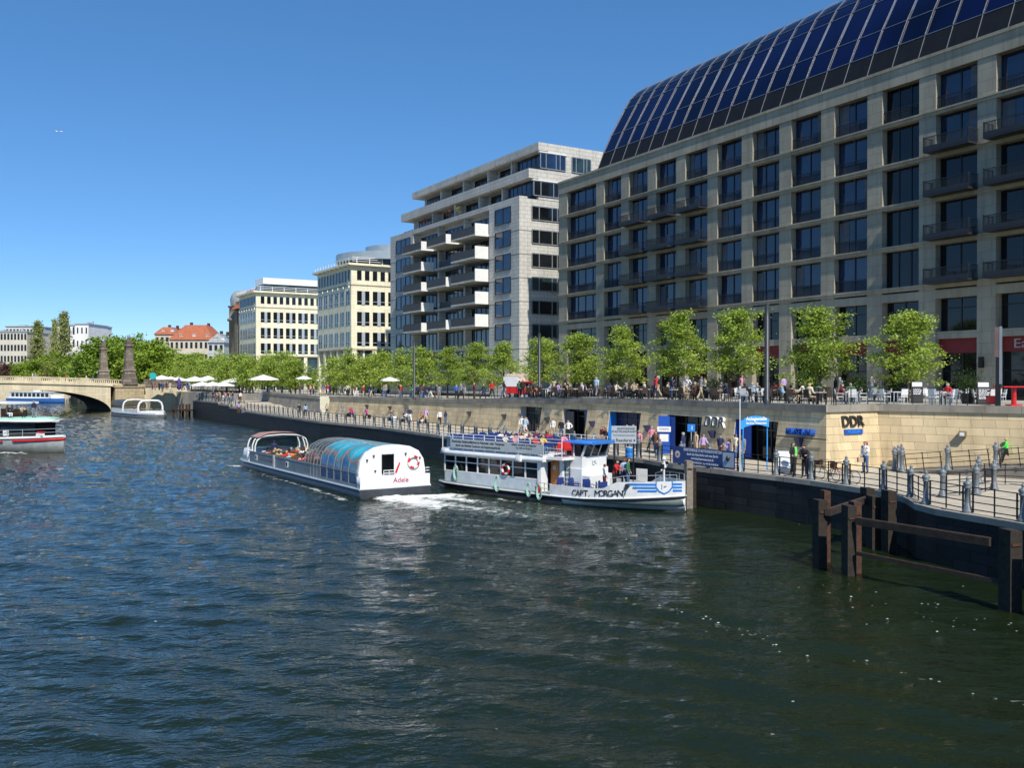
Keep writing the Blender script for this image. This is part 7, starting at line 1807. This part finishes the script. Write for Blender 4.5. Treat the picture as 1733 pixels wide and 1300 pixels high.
t = thing('shoulder_bag', 'red shoulder bag of the woman in brown', 'bag', tuple(A(1116, 60.3, PZ + .72)), .4); b = MB(); b.box(-.18, .18, -.08, .08, 0, .3); b.build('body', M_red, t); b = MB(); b.bar((0, 0, .3), (-.05, .05, .7), .03, .01); b.build('strap', M_red, t)
put(1082, 61.0, -2.4, 'stand', 'pink', 'denim blue', 'grey', 'grey haired man in pink shirt right of the tour board')
put(1028, 64.5, -2.7, 'lean', 'black', 'black', 'dark', 'dark haired person in black left of the tour board')
put(1021, 66.0, -2.2, 'stand', 'maroon', 'beige', 'brown', 'long haired woman in maroon beside the person in black', lh=True)
put(936, 79.0, -2.2, 'stand', 'white', 'beige', 'dark', 'dark haired man in white shirt before the dark doorway'); put(962, 76.0, -2.0, 'akimbo', 'white', 'black', 'brown', 'person in white shirt with hands on hips at the blue door panel')
put(950, 77.0, -2.0, 'stand', 'black', 'denim blue', 'dark', 'person in black top between the two white shirts'); put(883, 84.0, -1.5, 'stand', 'white', 'beige', 'grey', 'grey haired person in white by the glazed opening'); put(896, 83.4, 2.5, 'bow', 'navy', 'black', 'blond', 'blond person in navy bending at the glazed opening')
put(889, 83.0, -1.5, 'walk', 'pale blue', 'white', 'dark', 'dark haired person in pale blue walking past the glazed opening')
put(744, 99.5, -1.6, 'stand', 'white', 'black', 'dark', 'man in white shirt standing at the last bench'); put(754, 99.0, 2.8, 'akimbo', 'navy', 'denim blue', 'brown', 'man in navy vest standing at the last bench')
RZ = lambda px, Y: PZ + .02 + max(0, (RAMPM.inverted() @ A(px, Y)).x - 1.8) * .1056
put(1704, 50.6, 2.7, 'walk', 'lime green', 'black', 'blond', 'child in bright lime green jacket walking on the ramp', z=RZ(1704, 50.6), s=.80, group=None)
put(1710, 51.0, 2.7, 'walk', 'white', 'black', 'blond', 'small blond child in white beside the lime green one', z=RZ(1710, 51.0), s=.72, group=None)
cols = [('red', 'black'), ('magenta', 'navy'), ('white', 'black'), ('pink', 'beige'), ('brown', 'denim blue'), ('grey', 'black'), ('navy', 'beige'), ('white', 'denim blue'), ('orange', 'black'), ('black', 'white')]
desc = ['farthest bench of the row', 'bench under the first wall lamp', 'bench right of the litter bin', 'middle bench of the row', 'bench beside the two standing men']
for i, M_ in enumerate(bm_):
    for j, xx in enumerate((-.45, .42) if i != 1 else (0.,)):
        top, legs = cols[(i * 2 + j) % 10]; person(M_ @ Matrix.Translation((xx, -.02, -.02)) @ Matrix.Rotation(-PI / 2, 4, 'Z'), ['sit', 'sit_fwd'][j], top if i != 1 else 'magenta', legs, ['dark', 'brown', 'blond'][(i + j) % 3], 'person in %s top and %s trousers sitting on the %s' % (top if i != 1 else 'magenta', legs.replace('denim blue', 'denim'), desc[i]), 1., 0, 'people on the wall benches')
for i in range(14):
    px = FR_.choice([FR_.uniform(560, 740), FR_.uniform(1090, 1300)]); s_ = sA if px > 1090 else sB if px > 748 else sC
    d = px_on(*s_, px); a_ = Vector(s_[0]); c_ = Vector(s_[1]); q = a_ + (c_ - a_).normalized() * d + Vector((-.87, -.49)) * FR_.uniform(.9, 2.6)
    someone(TM(q.x, q.y, PZ + .01, FR_.choice([2.1, -1.0, FR_.uniform(0, 6)])), ['walk', 'stand', 'walk'], 'by the sandstone wall', 'people before the sandstone wall')
# on the boats
for i in range(9):
    for j, y in enumerate((-1.75, -1.15, -.55, .55, 1.15, 1.75)):
        if FR_.random() < .14: continue
        x = 10.75 + i * 1.2
        someone(MAd @ TM(x, y, .60, FR_.uniform(-.4, .4)) @ Matrix.Scale(.96, 4), ['sit', 'sit_fwd'], "tour boat's %s row" % ORD[i], 'tour boat passengers', False, tops=['white', 'orange', 'brown', 'beige', 'black', 'pale blue', 'cream', 'pink', 'red'])
person(MAd @ TM(21.0, .7, .6, 0), 'stand', 'navy', 'black', 'dark', 'helmsman in navy standing at the tour boat helm', 1., 0, 'tour boat crew', False)
cnt_ = 0
for (x, y) in SEATS:
    if x > 4.5 and FR_.random() < .36 and cnt_ < 20:
        cnt_ += 1; someone(MCm @ TM(x + .02, y, 2.68, 0), ['sit', 'sit_fwd'], 'on the upper deck', 'upper deck passengers', True, tops=['white', 'red', 'orange', 'cream', 'black', 'pink', 'yellow', 'beige', 'maroon'])
def putb(x, y, z, f, pose, top, legs, hair, label, s=1.): return person(MCm @ TM(x, y, z, f), pose, top, legs, hair, label, s, 0, 'people on the excursion boat')
putb(14.6, .2, .95, .5, 'stand', 'green', 'denim blue', 'dark', 'man in dark green shirt standing on the foredeck'); putb(14.3, -.7, .92, .2, 'lean', 'red', 'black', 'dark', 'person in red top leaning on the foredeck'); putb(13.9, -1.1, .85, 1.0, 'stand', 'white', 'maroon', 'brown', 'person in white top close to the wheelhouse front', .9)
putb(14.2, .4, .9, 2.5, 'stand', 'pale blue', 'navy', 'red', 'red haired person in pale blue beside the man in green'); putb(9.9, -2.2, .56, -1.2, 'stand', 'navy', 'black', 'dark', 'crew member in navy standing in the deck doorway') if 0 else None
def deck_chair(M, label, m, grp):
    t = thing('deck_chair', label, 'chair', group=grp); t.matrix_world = M
    b = MB(); b.box(-.22, .22, -.23, .23, .42, .46); b.build('seat', m, t); b = MB(); b.box(-.25, -.2, -.23, .23, .5, .92); b.build('backrest', m, t); b = MB()
    for y in (-.25, .25): b.tube([(.22, y, 0), (.2, y, .64), (-.22, y, .66), (-.26, y, 0)], .014, 5)
    b.build('tube_frame', m, t)
for i in range(7): deck_chair(MCm @ TM(11.4 + (i % 7) * .55, -1.95 if i % 2 == 0 else -1.55, .56, .4 * (i % 3) - .3), 'blue tubular deck chair, %s counted from the orange door' % ORD[i], M_seat, 'blue deck chairs on the foredeck')
for i in range(2): deck_chair(MCm @ TM(10.75 + i * .5, -1.4, 2.66, 2.6), ['bright red chair on the upper deck above the orange door', 'bright red chair beside the wheelhouse on the upper deck'][i], M_red, 'red chairs')
someone(MG @ TM(22.6, -.6, 3.42, 0), ['stand'], 'at the green roof bow', 'people on the green roofed boat', False)
for i in range(9): someone(MG @ TM(13.2 + i * 1.05, -1.85 if i % 2 else -1.2, 3.42, FR_.uniform(-.6, .6)), ['sit', 'sit_fwd'], 'on the green roofed boat', 'people on the green roofed boat', False)
for i in range(5): someone(MS @ TM(8.4 + i * 1.3, (-1) ** i * 1.1, .75, FR_.uniform(-.4, .4)), ['sit'], 'in the small canal boat', 'people in the canal boat', False)

for o in COL.objects:
    if o.get('label') and len(o['label'].split()) > 16: print('LONG', o.name, o['label'])
